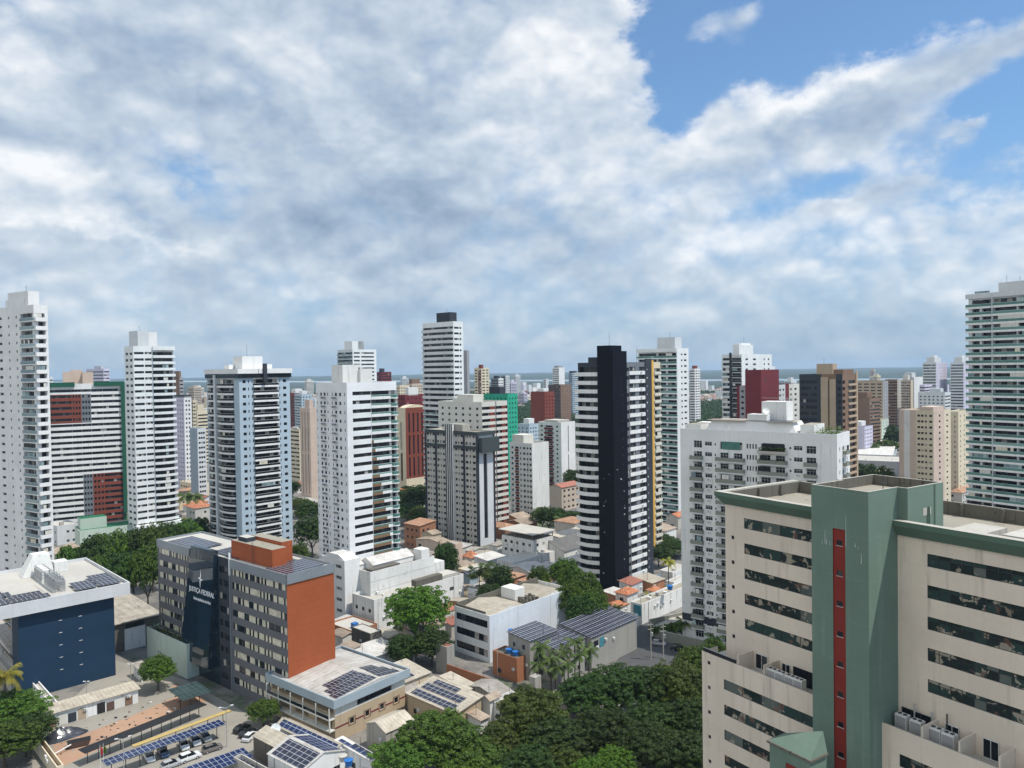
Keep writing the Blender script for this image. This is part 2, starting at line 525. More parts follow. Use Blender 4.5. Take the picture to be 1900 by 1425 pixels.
# glass
glass('glass')
glass('glass_dark', plight=.04, pmid=.2)
glass('glass_blind', plight=.55, pmid=.62, light=(.62, .58, .46))
glass('glass_green', dark=(.010, .020, .020), mid=(.02, .045, .042), light=(.10, .12, .11), plight=.10, pmid=.45, paper=.36, spec=.22)
glass('glass_tint', dark=(.008, .02, .032), mid=(.015, .03, .045), light=(.02, .04, .055), rough=.03, spec=.9)
glass('rail_glass', dark=(.14, .20, .215), mid=(.20, .27, .28), light=(.32, .40, .40), plight=.2, pmid=.6, rough=.1)
glass('rail_dark', dark=(.008, .010, .013), mid=(.014, .016, .02), light=(.03, .034, .04), rough=.15, spec=.25)
glass('rail_green', dark=(.06, .16, .14), mid=(.10, .22, .195), light=(.2, .33, .30), rough=.1)
solarmat('canopy_glass', (.03, .05, .052), (.10, .12, .12), 1.2, 2.2)
glass('blue_glass', dark=(.05, .18, .22), mid=(.08, .24, .28), light=(.2, .4, .42), rough=.1)
# small things
plain('metal', (.45, .46, .47), .45, .6)
plain('metal_dark', (.05, .05, .055), .5, .3)
plain('frame_dark', (.03, .032, .035), .5)
plain('frame_white', (.72, .72, .71), .5)
plain('black', (.012, .012, .013), .5)
plain('ac_white', (.62, .62, .60), .5)
plain('tank_blue', (.02, .14, .42), .4)
plain('red', (.45, .03, .025), .5)
plain('terrace_orange', (.5, .2, .08), .7)
plain('bark', (.085, .065, .05), .9)
plain('pool_water', (.01, .25, .55), .05, 0, .8)
plain('awning_yellow', (.42, .31, .11), .6)
plain('tarp', (.035, .038, .045), .25, 0, .6)
plain('debris', (.30, .27, .24), .9)
plain('rubber', (.015, .015, .016), .7)
plain('hill_far', (.028, .050, .040), .9)
plain('river', (.28, .33, .37), .45)
plain('letter_white', (.85, .85, .85), .5)
for nm, c in (('car_white', (.72, .73, .74)), ('car_silver', (.42, .43, .44)), ('car_grey', (.17, .155, .145)), ('car_black', (.012, .013, .016)), ('car_blue', (.02, .05, .12))):
    plain(nm, c, .25, 0.15, .7, 0)
plain('car_glass', (.012, .015, .018), .05, 0, .8)
plain('lamp_clear', (.7, .7, .68), .15)
# roofs
sheetroof('sheet_pale', (.47, .42, .34), (.34, .30, .24), .45)
sheetroof('sheet_grey', (.40, .37, .33), (.27, .24, .21), .45)
sheetroof('sheet_dark', (.15, .145, .14), (.10, .10, .10), .15)
sheetroof('sheet_white', (.56, .545, .52), (.42, .40, .37), .35, depth=.16)
sheetroof('sheet_brown', (.36, .29, .22), (.24, .18, .14), .5)
sheetroof('sheet_red', (.34, .12, .08), (.26, .11, .08), .4)
sheetroof('sheet_streak', (.50, .45, .37), (.38, .33, .27), .8, pitch=2.6, rustc=(.12, .10, .085))
sheetroof('sheet_bg', (.46, .44, .41), (.33, .31, .28), .65, pitch=1.4, axis=1, rustc=(.2, .17, .14))
tileroof('tiles')
tileroof('tiles_faded', ((.36, .19, .11), (.26, .14, .09), (.46, .28, .18)))
solarmat('solar')
solarmat('solar_blue', (.010, .020, .065), (.42, .45, .50))
# leaves
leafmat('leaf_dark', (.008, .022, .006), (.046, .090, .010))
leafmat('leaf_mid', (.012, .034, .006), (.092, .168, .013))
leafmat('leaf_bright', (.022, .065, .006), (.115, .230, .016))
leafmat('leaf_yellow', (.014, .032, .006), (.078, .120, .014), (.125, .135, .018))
leafmat('leaf_palm', (.020, .050, .010), (.10, .15, .035))
leafmat('leaf_palm_yellow', (.10, .12, .012), (.28, .24, .03))
leafmat('leaf_far', (.012, .032, .012), (.040, .075, .022))
plain('lawn_green', (.03, .075, .015), .9)
# ------------------------------------------------------------------ mesh collecting
class MB:
    def __init__(s):
        s.v, s.f, s.m, s.names = [], [], [], []

    def mi(s, m):
        if m not in s.names:
            s.names.append(m)
        return s.names.index(m)

    def face(s, pts, m):
        b = len(s.v)
        s.v.extend(tuple(p) for p in pts)
        s.f.append(tuple(range(b, b + len(pts))))
        s.m.append(s.mi(m))

    def box(s, x0, x1, y0, y1, z0, z1, m, mtop=None):
        if x0 > x1: x0, x1 = x1, x0
        if y0 > y1: y0, y1 = y1, y0
        s.prism([(x0, y0), (x1, y0), (x1, y1), (x0, y1)], z0, z1, m, mtop)

    def prism(s, poly, z0, z1, m, mtop=None, bottom=True, poly2=None):
        """upright prism on a counter-clockwise outline (poly2: a different outline at the top)"""
        n = len(poly)
        q = poly2 or poly
        b = len(s.v)
        s.v.extend((p[0], p[1], z0) for p in poly)
        s.v.extend((p[0], p[1], z1) for p in q)
        a, t = s.mi(m), s.mi(mtop or m)
        for i in range(n):
            j = (i + 1) % n
            s.f.append((b + i, b + j, b + n + j, b + n + i)); s.m.append(a)
        s.f.append(tuple(b + n + i for i in range(n))); s.m.append(t)
        if bottom:
            s.f.append(tuple(b + n - 1 - i for i in range(n))); s.m.append(a)

    def tube(s, p0, p1, r, m, n=6, r1=None):
        p0, p1 = Vector(p0), Vector(p1)
        ax = (p1 - p0)
        if ax.length < 1e-6:
            return
        q = ax.to_track_quat('Z', 'Y')
        r1 = r if r1 is None else r1
        b = len(s.v)
        for k in range(n):
            c = Vector((math.cos(2 * math.pi * k / n), math.sin(2 * math.pi * k / n), 0))
            s.v.append(tuple(p0 + q @ (c * r)))
            s.v.append(tuple(p1 + q @ (c * r1)))
        a = s.mi(m)
        for k in range(n):
            j = (k + 1) % n
            s.f.append((b + 2 * k, b + 2 * j, b + 2 * j + 1, b + 2 * k + 1)); s.m.append(a)
        s.f.append(tuple(b + 2 * k + 1 for k in range(n))); s.m.append(a)
        s.f.append(tuple(b + 2 * k for k in reversed(range(n)))); s.m.append(a)

    def lathe(s, prof, m, n=14, c=(0, 0)):
        b = len(s.v)
        for r, z in prof:
            for k in range(n):
                s.v.append((c[0] + r * math.cos(2 * math.pi * k / n), c[1] + r * math.sin(2 * math.pi * k / n), z))
        a = s.mi(m)
        for i in range(len(prof) - 1):
            for k in range(n):
                j = (k + 1) % n
                s.f.append((b + i * n + k, b + i * n + j, b + (i + 1) * n + j, b + (i + 1) * n + k)); s.m.append(a)
        s.f.append(tuple(b + (len(prof) - 1) * n + k for k in range(n))); s.m.append(a)

    def mesh(s, name):
        me = bpy.data.meshes.new(name)
        me.from_pydata(s.v, [], s.f)
        for nm in s.names:
            me.materials.append(MATS[nm])
        if len(s.names) > 1:
            me.polygons.foreach_set('material_index', s.m)
        me.update()
        return me

    def build(s, name, parent=None, loc=(0, 0, 0), rz=0.0):
        return put(s.mesh(name), name, parent, loc, rz)


def put(me, name, parent=None, loc=(0, 0, 0), rz=0.0):
    o = bpy.data.objects.new(name, me)
    COL.objects.link(o)
    o.location = loc
    o.rotation_euler = (0, 0, rz)
    if parent is not None:
        o.parent = parent
    return o


def tag(o, label=None, cat=None, group=None, kind=None):
    for k, v in (('label', label), ('category', cat), ('group', group), ('kind', kind)):
        if v:
            o[k] = v
    return o


def empty(name, loc, rz=0.0, label=None, cat=None, group=None):
    o = bpy.data.objects.new(name, None)
    COL.objects.link(o)
    o.location = loc
    o.rotation_euler = (0, 0, rz)
    return tag(o, label, cat, group)


class Face:
    """one upright wall plane: u runs left to right as seen from outside, o is outward"""
    def __init__(s, p, q):
        s.p, s.q = Vector((p[0], p[1])), Vector((q[0], q[1]))
        s.d = (s.q - s.p).normalized()
        s.L = (s.q - s.p).length
        s.n = Vector((s.d.y, -s.d.x))
        s.ang = math.atan2(s.d.y, s.d.x)

    def pt(s, u, o, z):
        w = s.p + s.d * u + s.n * o
        return Vector((w.x, w.y, z))

    def box(s, mb, u0, u1, o0, o1, z0, z1, m, mtop=None):
        a, b, c, d = (s.pt(u0, o1, 0), s.pt(u1, o1, 0), s.pt(u1, o0, 0), s.pt(u0, o0, 0))
        mb.prism([a[:2], b[:2], c[:2], d[:2]], z0, z1, m, mtop)


def sub(f, u0, u1):
    return Face(f.pt(u0, 0, 0)[:2], f.pt(u1, 0, 0)[:2])


def punch(mb, f, u0, u1, z0, z1, cols, rows, rec, m, mr=None):
    mr = mr or m
    def q(a, b, c, d):
        if b - a > 1e-4 and d - c > 1e-4:
            mb.face([f.pt(a, 0, c), f.pt(b, 0, c), f.pt(b, 0, d), f.pt(a, 0, d)], m)
    z = z0
    for (ra, rb) in rows:
        q(u0, u1, z, ra)
        u = u0
        for (ca, cb) in cols:
            q(u, ca, ra, rb)
            for (pa, pb) in (((ca, ra), (cb, ra)), ((cb, ra), (cb, rb)), ((cb, rb), (ca, rb)), ((ca, rb), (ca, ra))):
                mb.face([f.pt(pa[0], 0, pa[1]), f.pt(pa[0], -rec, pa[1]), f.pt(pb[0], -rec, pb[1]), f.pt(pb[0], 0, pb[1])][::-1], mr)
            u = cb
        q(u, u1, ra, rb)
        z = rb
    q(u0, u1, z, z1)


# style: glass, frame, pane width, frame thickness, transom
WSTY = {
    'plain': ('glass', 'frame_dark', 0.9, .05, 0), 'none': ('glass', None, 1.2, 0, 0), 'dark': ('glass_dark', 'frame_dark', 1.3, .05, 0),
    'white': ('glass', 'frame_white', 0.8, .045, 0), 'white2': ('glass_dark', 'frame_white', 0.72, .04, 1), 'band': ('glass_dark', 'frame_dark', 1.5, .06, 0),
    'far': ('glass_dark', None, 2.4, 0, 0), 'hotel': ('glass_green', 'frame_dark', 1.25, .05, 1), 'hotel1': ('glass_green', 'frame_dark', 3.2, .05, 0),
    'blind': ('glass_blind', None, .72, 0, 0), 'tint': ('glass_tint', 'frame_dark', 1.6, .03, 0), 'green': ('rail_green', 'frame_white', 1.4, .05, 0),
    'curtain': ('glass', None, 1.1, 0, 0), 'office': ('glass', 'frame_dark', 1.9, .07, 0), 'black': ('black', None, 9, 0, 0),
}
_WM, _BM = {}, {}
_GM = {}


def glazing(w, h, m):
    k = (w, round(h, 2), m)
    if k not in _GM:
        mb = MB()
        n = max(1, int(w / .9))
        for i in range(n):
            mb.box(w * i / n + .02, w * (i + 1) / n - .02, -.02, .02, 0, h - .25, m)
        _GM[k] = mb.mesh('balcony_glazing')
    return _GM[k]


def winmesh(w, h, sty):
    k = (round(w, 2), round(h, 2), sty)
    if k in _WM:
        return _WM[k]
    g, fr, pw, t, tr = WSTY[sty]
    mb = MB()
    n = max(1, round(w / pw))
    for i in range(n):
        a, b = w * i / n, w * (i + 1) / n
        if tr:
            mb.face([(a, 0, 0), (b, 0, 0), (b, 0, h * .68), (a, 0, h * .68)], g)
            mb.face([(a, 0, h * .68), (b, 0, h * .68), (b, 0, h), (a, 0, h)], g)
        else:
            mb.face([(a, 0, 0), (b, 0, 0), (b, 0, h), (a, 0, h)], g)
    if fr:
        for i in range(n + 1):
            x = min(max(w * i / n, t / 2), w - t / 2)
            mb.box(x - t / 2, x + t / 2, -.06, -.004, 0, h, fr)
        mb.box(0, w, -.062, -.003, 0, t, fr)
        mb.box(0, w, -.062, -.003, h - t, h, fr)
        if tr:
            mb.box(0, w, -.058, -.005, h * .68 - t / 2, h * .68 + t / 2, fr)
    _WM[k] = mb.mesh('window')
    return _WM[k]


def balmesh(w, dep, rh, ms, mr, kind='solid', bulge=0.0, st=.18, n=None):
    """balcony: slab, parapet or glass rail round three sides; bulge bows the front outwards"""
    k = (round(w, 2), round(dep, 2), round(rh, 2), ms, mr, kind, round(bulge, 2), st)
    if k in _BM:
        return _BM[k]
    mb = MB()
    n = n or (8 if bulge else 1)
    fr = [(w * i / n, -(dep + bulge * (1 - (2 * i / n - 1) ** 2))) for i in range(n + 1)]
    out = [(0, 0)] + fr + [(w, 0)]
    mb.prism([(0, 0.02)] + fr + [(w, 0.02)], -st, 0, ms)
    t = .12 if kind == 'solid' else .04
    if rh > 0:
        inn = [(x + t * (1 - 2 * x / w), y + t if y < -1e-6 else y) for x, y in out]
        for i in range(len(out) - 1):
            a, b, c, d = out[i], out[i + 1], inn[i + 1], inn[i]
            mb.prism([a, b, c, d], 0.003, rh, mr)
            if kind == 'glass':
                mb.prism([a, b, c, d], rh + .003, rh + .06, 'frame_white' if ms.startswith('white') else 'metal')
        if kind == 'bars':
            pass
    _BM[k] = mb.mesh('balcony')
    return _BM[k]


OCC = []        # footprints of what stands: (x, y, azimuth, LA, LB, height)


class Bld:
    def __init__(s, name, label, cat, px, py, a, pxl=None, pxr=None, D=None, h=None, LA=None, LB=None, group=None, z0=0.0, reg=True, P=None):
        T = Vector(P) if P is not None else (at(px, py, D) if D else gnd(px, py, h))
        s.T, s.H, s.a, s.z0 = T, T.z, a, z0
        s.P0 = Vector((T.x, T.y, 0))
        s.LA = LA if LA is not None else along(T, a, pxl)
        s.LB = LB if LB is not None else along(T, a + 90, pxr)
        s.root = empty(name, s.P0, -R(a), label, cat, group)
        s.wall = MB()
        s.mw = 'white'
        A, B = s.LA, s.LB
        s.R, s.E, s.N, s.L = Face((0, 0), (B, 0)), Face((B, 0), (B, A)), Face((B, A), (0, A)), Face((0, A), (0, 0))
        s.cov = {id(f): [] for f in (s.R, s.E, s.N, s.L)}
        s.win = []
        s.seq = {}
        if reg:
            OCC.append((s.P0.x, s.P0.y, a, A, B, s.H))

    def w2l(s, p):
        d = Vector(p) - s.P0
        A, B = az(s.a), az(s.a + 90)
        return Vector((d.dot(B), d.dot(A), d.z))

    def l2w(s, x, y, z):
        return s.P0 + az(s.a + 90) * x + az(s.a) * y + Vector((0, 0, z))

    def u(s, f, px):
        """u on face R or L under the photo column px (measured at the roof line)"""
        if f is s.R:
            return along(s.T, s.a + 90, px)
        return s.LA - along(s.T, s.a, px)

    def facade(s, f, z0, n, fh, cols, sill, head, m=None, win='plain', rec=.25, u0=0.0, u1=None, top=None, bot=None, skip=(), mr=None, cover=True):
        u1 = f.L if u1 is None else u1
        m = m or s.mw
        cols = [(max(u0 + .02, c[0]), min(u1 - .02, c[1])) for c in cols]
        cols = sorted(c for c in cols if c[1] - c[0] > .05)
        rows = [(z0 + i * fh + sill, z0 + i * fh + head) for i in range(n)]
        bot = s.z0 if bot is None else bot
        top = s.H if top is None else top
        punch(s.wall, f, u0, u1, bot, top, cols, rows, rec, m, mr)
        for i, (a, b) in enumerate(rows):
            for c in cols:
                s.win.append((f, c[0], a, c[1] - c[0], b - a, win, rec))
        if cover:
            s.cov.setdefault(id(f), []).append((u0, u1))

    def blank(s, f, u0, u1, m, z0=None, z1=None):
        z0 = s.z0 if z0 is None else z0
        z1 = s.H if z1 is None else z1
        s.wall.face([f.pt(u0, 0, z0), f.pt(u1, 0, z0), f.pt(u1, 0, z1), f.pt(u0, 0, z1)], m)
        s.cov.setdefault(id(f), []).append((u0, u1))

    def bal(s, f, u0, u1, zs, dep, rh, ms, mr, kind='solid', bulge=0.0, st=.18, name='balcony'):
        me = balmesh(u1 - u0, dep, rh, ms, mr, kind, bulge, st)
        rnd = random.Random(int(u0 * 31 + s.H * 7 + len(zs)))
        w = u1 - u0
        for z in zs:
            put(me, name, s.root, f.pt(u0, 0, z), f.ang)
            if w > 3 and rh > .6 and rnd.random() < .42:       # folding glass, blinds and things people keep out there
                lf = round(rnd.choice([.25, .4, .55]) * w * (.5 if bulge else 1), 1)
                x = (w - lf) / 2 if bulge else rnd.uniform(.15, w - lf - .1)
                k = rnd.choice(['rail_glass', 'rail_glass', 'glass_blind', 'offwhite', 'rail_dark'])
                put(glazing(lf, 2.55 - rh, k), 'balcony_glazing', s.root, f.pt(u0 + x, dep + bulge * .86 - .1, z + rh + .07), f.ang)

    def box(s, name, x0, x1, y0, y1, z0, z1, m, mtop=None):
        mb = MB()
        mb.box(x0, x1, y0, y1, z0, z1, m, mtop)
        return mb.build(name, s.root)

    def fbox(s, name, f, u0, u1, o0, o1, z0, z1, m):
        mb = MB()
        f.box(mb, u0, u1, o0, o1, z0, z1, m)
        return mb.build(name, s.root)

    def roof(s, par=.9, m='roof_slab', mp=None, t=.22):
        A, B, z = s.LA, s.LB, s.H
        mp = mp or s.mw
        mb = MB()
        mb.face([(t, t, z - par), (B - t, t, z - par), (B - t, A - t, z - par), (t, A - t, z - par)], m)
        mb.build('roof', s.root)
        w = s.wall
        for f in (s.R, s.E, s.N, s.L):
            w.face([f.pt(0, 0, z), f.pt(f.L, 0, z), f.pt(f.L - t, -t, z), f.pt(t, -t, z)], mp)
            w.face([f.pt(f.L - t, -t, z - par), f.pt(t, -t, z - par), f.pt(t, -t, z), f.pt(f.L - t, -t, z)], mp)

    def finish(s, cap=100):
        for f in (s.R, s.E, s.N, s.L):
            u = 0.0
            for a, b in sorted(s.cov[id(f)]) + [(f.L, f.L)]:
                if a - u > .01:
                    s.wall.face([f.pt(u, 0, s.z0), f.pt(a, 0, s.z0), f.pt(a, 0, s.H), f.pt(u, 0, s.H)], s.mw)
                u = max(u, b)
        s.wall.build('wall', s.root)
        def size(r):
            f, u, z, w, h = r[:5]
            return -w * h * (1.0 + 0.01 * z / max(s.H, 1)) * (1 if f in (s.R, s.L) else .1)
        ws = sorted(s.win, key=size)
        for f, u, z, w, h, sty, rec in ws[:cap]:
            put(winmesh(w, h, sty), 'window', s.root, f.pt(u, -rec, z), f.ang)
        if len(ws) > cap:
            mb = MB()
            for f, u, z, w, h, sty, rec in ws[cap:]:
                src = winmesh(w, h, sty)
                M = Matrix.Translation(f.pt(u, -rec, z)) @ Matrix.Rotation(f.ang, 4, 'Z')
                for p in src.polygons:
                    mb.face([M @ src.vertices[i].co for i in p.vertices], src.materials[p.material_index].name)
            tag(mb.build('small_windows', s.root), kind='stuff')
        return s


def evencols(L, n, w, m0=.0, m1=None):
    """n openings of width w spread over m0 .. L - m1"""
    m1 = m0 if m1 is None else m1
    st = (L - m0 - m1) / n
    return [(m0 + st * (i + .5) - w / 2, m0 + st * (i + .5) + w / 2) for i in range(n)]


def antenna(parent, x, y, z, h, name='antenna'):
    mb = MB()
    mb.tube((x, y, z), (x, y, z + h), .06, 'metal_dark', 5, .03)
    mb.tube((x - .5, y, z + h * .55), (x + .5, y, z + h * .55), .03, 'metal_dark', 4)
    mb.tube((x, y - .4, z + h * .7), (x, y + .4, z + h * .7), .03, 'metal_dark', 4)
    return mb.build(name, parent)


def solar(parent, M, w, h, mat='solar', name='solar_array'):
    """flat array in its own plane: local x, y in the plane, M places it"""
    mb = MB()
    mb.box(0, w, 0, h, -.06, 0, 'frame_dark', mat)
    o = mb.build(name, parent)
    o.matrix_local = M
    return o


def plane_M(o, ux, uy):
    ux = Vector(ux).normalized()
    uz = ux.cross(Vector(uy)).normalized()
    uy = uz.cross(ux)
    M = Matrix((ux, uy, uz)).transposed().to_4x4()
    M.translation = Vector(o)
    return M


# low building: walls with real openings, roof of one of several forms
def house(name, label, cat, px, py, h, a=-47, pxl=None, pxr=None, LA=None, LB=None, D=None, roof='flat', rm='sheet_pale', wm='white_old', rise=1.6,
          over=.4, floors=None, group=None, win='plain', par=.5, openings=True, axis='x', reg=True, wf=.5):
    b = Bld(name, label, cat, px, py, a, pxl, pxr, D=D, h=h, LA=LA, LB=LB, group=group, reg=reg)
    b.mw = wm
    nf = floors or max(1, int(b.H / 3.2))
    fh = b.H / nf * .96
    rnd = random.Random(int(px * 7 + py))
    if openings:
        for f in (b.R, b.L):
            n = int(f.L / 3.4)
            if n >= 1 and rnd.random() < .9:
                cw = 1.0 + rnd.random() * .9
                cols = evencols(f.L, n, cw, .6)
                cols = [c for c in cols if rnd.random() < wf + .25]
                b.facade(f, 0, nf, fh, cols, 1.0, min(2.2, fh - .4), win=win, rec=.15)
    gable_roof(b, roof, rm, rise, over, par, axis)
    clutter(b, rnd, roof, par)
    b.finish()
    return b


def clutter(b, rnd, roof, par):
    """fittings a low roof collects: condensers on the walls, pipes, boxes, aerials"""
    for f in (b.R, b.L):
        for k in range(int(f.L / 6)):
            if rnd.random() < .6:
                put(ACB_(), 'air_conditioner', b.root, f.pt(rnd.uniform(.5, f.L - 1.3), 0, b.H * rnd.uniform(.35, .75)), f.ang)
        if f.L > 3 and rnd.random() < .7:
            mb = MB()
            u = rnd.uniform(.3, f.L - .3)
            mb.tube(f.pt(u, .08, 0), f.pt(u, .08, b.H - .1), .06, rnd.choice(['metal', 'render_grey', 'white_old']), 5)
            mb.build('drainpipe', b.root)
    z = b.H - par if roof == 'flat' else b.H + .2
    if roof == 'flat' and min(b.LA, b.LB) > 4:
        for k in range(rnd.randint(1, 3)):
            mb = MB()
            x, y, s = rnd.uniform(.8, b.LB - 2), rnd.uniform(.8, b.LA - 2), rnd.uniform(.5, 1.2)
            mb.box(x, x + s, y, y + s * 1.2, z + .004, z + rnd.uniform(.5, 1.3), rnd.choice(['concrete', 'ac_white', 'mid_grey', 'white_old']))
            mb.tube((x, y - .3, z + .12), (x + rnd.uniform(1, 3), y - .3, z + .12), .06, 'metal', 5)
            mb.build('roof_machine', b.root)
    if rnd.random() < .6:
        antenna(b.root, rnd.uniform(.5, b.LB - .5), rnd.uniform(.5, b.LA - .5), z, rnd.uniform(2, 3.6))


_AC = []


def ACB_():
    if not _AC:
        mb = MB()
        mb.box(0, .8, -.42, .02, 0, .55, 'ac_white')
        mb.box(.06, .5, -.432, -.42, .05, .5, 'mid_grey')
        _AC.append(mb.mesh('air_conditioner'))
    return _AC[0]


def gable_roof(b, roof, rm, rise, over, par, axis):
    A, B, z = b.LA, b.LB, b.H
    if roof == 'flat':
        b.roof(par, rm, b.mw)
        return
    mb = MB()
    th = .14
    def slabq(p):
        """thick roof plane from four corners"""
        up = [Vector(q) + Vector((0, 0, th)) for q in p]
        mb.face(up, rm)
        mb.face([Vector(q) for q in reversed(p)], rm)
        for i in range(len(p)):
            j = (i + 1) % len(p)
            mb.face([Vector(p[i]), Vector(p[j]), up[j], up[i]], rm)
    o = over
    zt = z + .02
    if roof == 'shed':
        if axis == 'x':
            slabq([(-o, -o, zt), (B + o, -o, zt + rise), (B + o, A + o, zt + rise), (-o, A + o, zt)])
            tri = [[(0, 0, z), (B, 0, z), (B, 0, z + rise)], [(B, A, z), (0, A, z), (B, A, z + rise)]]
            mb2 = [[(B, 0, z), (B, A, z), (B, A, z + rise), (B, 0, z + rise)]]
        else:
            slabq([(-o, -o, zt), (B + o, -o, zt), (B + o, A + o, zt + rise), (-o, A + o, zt + rise)])
            tri = [[(0, A, z), (0, 0, z), (0, A, z + rise)], [(B, 0, z), (B, A, z), (B, A, z + rise)]]
            mb2 = [[(B, A, z), (0, A, z), (0, A, z + rise), (B, A, z + rise)]]
        for t in tri + mb2:
            b.wall.face(t, b.mw)
    elif roof == 'gable':
        if axis == 'x':      # ridge along x
            slabq([(-o, -o, zt - .1), (B + o, -o, zt - .1), (B + o, A / 2, zt + rise), (-o, A / 2, zt + rise)])
            slabq([(B + o, A + o, zt - .1), (-o, A + o, zt - .1), (-o, A / 2, zt + rise), (B + o, A / 2, zt + rise)])
            b.wall.face([(0, A, z), (0, 0, z), (0, A / 2, z + rise)], b.mw)
            b.wall.face([(B, 0, z), (B, A, z), (B, A / 2, z + rise)], b.mw)
        else:
            slabq([(-o, A + o, zt - .1), (-o, -o, zt - .1), (B / 2, -o, zt + rise), (B / 2, A + o, zt + rise)])
            slabq([(B + o, -o, zt - .1), (B + o, A + o, zt - .1), (B / 2, A + o, zt + rise), (B / 2, -o, zt + rise)])
            b.wall.face([(0, 0, z), (B, 0, z), (B / 2, 0, z + rise)], b.mw)
            b.wall.face([(B, A, z), (0, A, z), (B / 2, A, z + rise)], b.mw)
    elif roof == 'hip':
        k = min(A, B) / 2
        if B >= A:
            r0, r1 = (k, A / 2, zt + rise), (B - k, A / 2, zt + rise)
        else:
            r0, r1 = (B / 2, k, zt + rise), (B / 2, A - k, zt + rise)
        c = [(-o, -o, zt), (B + o, -o, zt), (B + o, A + o, zt), (-o, A + o, zt)]
        if B >= A:
            qs = [[c[0], c[1], r1, r0], [c[1], c[2], r1], [c[2], c[3], r0, r1], [c[3], c[0], r0]]
        else:
            qs = [[c[0], c[1], r0], [c[1], c[2], r1, r0], [c[2], c[3], r1], [c[3], c[0], r0, r1]]
        for q in qs:
            slabq(q)
    mb.build('roof', b.root)


# ------------------------------------------------------------------ trees
def leafquads(verts, faces, c, n, size, rnd, tilt=.8, lw=.75):
    nv = Vector(n) + Vector((rnd.uniform(-1, 1), rnd.uniform(-1, 1), rnd.uniform(-.6, 1))) * tilt
    if nv.length < 1e-3:
        nv = Vector((0, 0, 1))
    nv.normalize()
    t = nv.cross(Vector((rnd.uniform(-1, 1), rnd.uniform(-1, 1), rnd.uniform(-1, 1))))
    if t.length < 1e-3:
        t = Vector((1, 0, 0))
    t.normalize()
    b = nv.cross(t)
    s = size * rnd.uniform(.65, 1.3)
    t, b = t * s * .5, b * s * .5 * lw
    k = len(verts)
    bend = nv * s * .18
    verts.extend(((c - t)[:], (c - b - bend)[:], (c + t)[:], (c + b - bend)[:]))
    faces.append((k, k + 1, k + 2, k + 3))


def crownmesh(name, seed, nlobe, per, leaf, mat, flat=.72, spread=.62, lob=(.30, .46), open_=0.0):
    rnd = random.Random(seed)
    V, F = [], []
    lobes = []
    for i in range(nlobe):
        th = i * 2.399 + rnd.uniform(-.4, .4)
        zf = 1 - 1.45 * (i + .5) / nlobe
        rr = math.sqrt(max(0, 1 - zf * zf * .85)) * spread * rnd.uniform(.75, 1.12)
        c = Vector((rr * math.cos(th), rr * math.sin(th), zf * flat * .74))
        lobes.append((c, rnd.uniform(*lob) * (1.0 if zf > -.2 else .85)))
    lobes.append((Vector((0, 0, .1)), .5))
    tot = sum(r * r for c, r in lobes)
    for c, r in lobes:
        cnt = int(per * nlobe * r * r / tot)
        # each lobe is a bunch of small rounded sprays, domed above and open below
        ns = max(7, int(26 * r / .4))
        for k in range(ns):
            d = Vector((rnd.gauss(0, 1), rnd.gauss(0, 1), rnd.gauss(.3, 1))).normalized()
            p = c + Vector((d.x, d.y, d.z * .8)) * r * rnd.uniform(.72, 1.08)
            sr = rnd.uniform(.07, .13) * (1.0 if leaf < .08 else 1.35)
            for i in range(max(3, int(cnt / ns))):
                e = Vector((rnd.gauss(0, 1), rnd.gauss(0, 1), rnd.gauss(.55, .8)))
                e = (e.normalized() + d * .35).normalized()
                q = p + Vector((e.x, e.y, e.z * .75)) * sr * rnd.uniform(.75, 1.1)
                leafquads(V, F, q, e, leaf, rnd, .5)
    me = bpy.data.meshes.new(name)
    me.from_pydata(V, [], F)
    me.materials.append(MATS[mat])
    return me


def trunkmesh(name, seed, h=.95, r=.055, nb=6):
    rnd = random.Random(seed)
    mb = MB()
    mb.tube((0, 0, -.05), (.02, .01, h * .55), r, 'bark', 8, r * .75)
    top = Vector((.02, .01, h * .55))
    for k in range(nb):
        th = k * 2 * math.pi / nb + rnd.uniform(-.4, .4)
        e = top + Vector((math.cos(th) * rnd.uniform(.3, .55), math.sin(th) * rnd.uniform(.3, .55), rnd.uniform(.25, .6)))
        mid = top.lerp(e, .5) + Vector((0, 0, .05))
        mb.tube(top - Vector((0, 0, .04)), mid, r * .5, 'bark', 6, r * .36)
        mb.tube(mid, e, r * .36, 'bark', 5, r * .12)
        e2 = mid + Vector((rnd.uniform(-.25, .25), rnd.uniform(-.25, .25), rnd.uniform(.2, .4)))
        mb.tube(mid, e2, r * .26, 'bark', 5, r * .1)
    return mb.mesh(name)


TRUNKS = [trunkmesh('trunk', 5 + i) for i in range(3)]
CROWNS = {}


def crown(kind, i):
    k = (kind, i)
    if k not in CROWNS:
        big = {'near': (32, 860, .055), 'mid': (24, 400, .085), 'far': (12, 130, .20)}[kind.split('_')[0]]
        mat = 'leaf_' + kind.split('_')[1]
        CROWNS[k] = crownmesh('crown', 100 + i * 17 + len(CROWNS), big[0], big[1], big[2], mat, flat=(.70, .78, .64)[i % 3])
    return CROWNS[k]


_tn = [0]


def tree(label, px, py, D, r, h, kind='mid_dark', group=None, name='tree', z=0.0):
    """tree whose crown's top centre shows at the photo position px, py (py None: h gives the height)"""
    p = at(px, 900 if py is None else py, D)
    hh = h if h else p.z
    _tn[0] += 1
    o = empty(name, (p.x, p.y, z), _tn[0] * 1.7, label, 'tree', group)
    k = _tn[0] % 3
    put(TRUNKS[k], 'trunk', o)
    c = put(crown(kind, k), 'crown', o, (0, 0, 1.28))
    o.scale = (r, r, max(hh - z, 2) / 2.03)
    OCC.append((p.x - r * .6, p.y - r * .6, 0, r * 1.2, r * 1.2, -1))
    return o


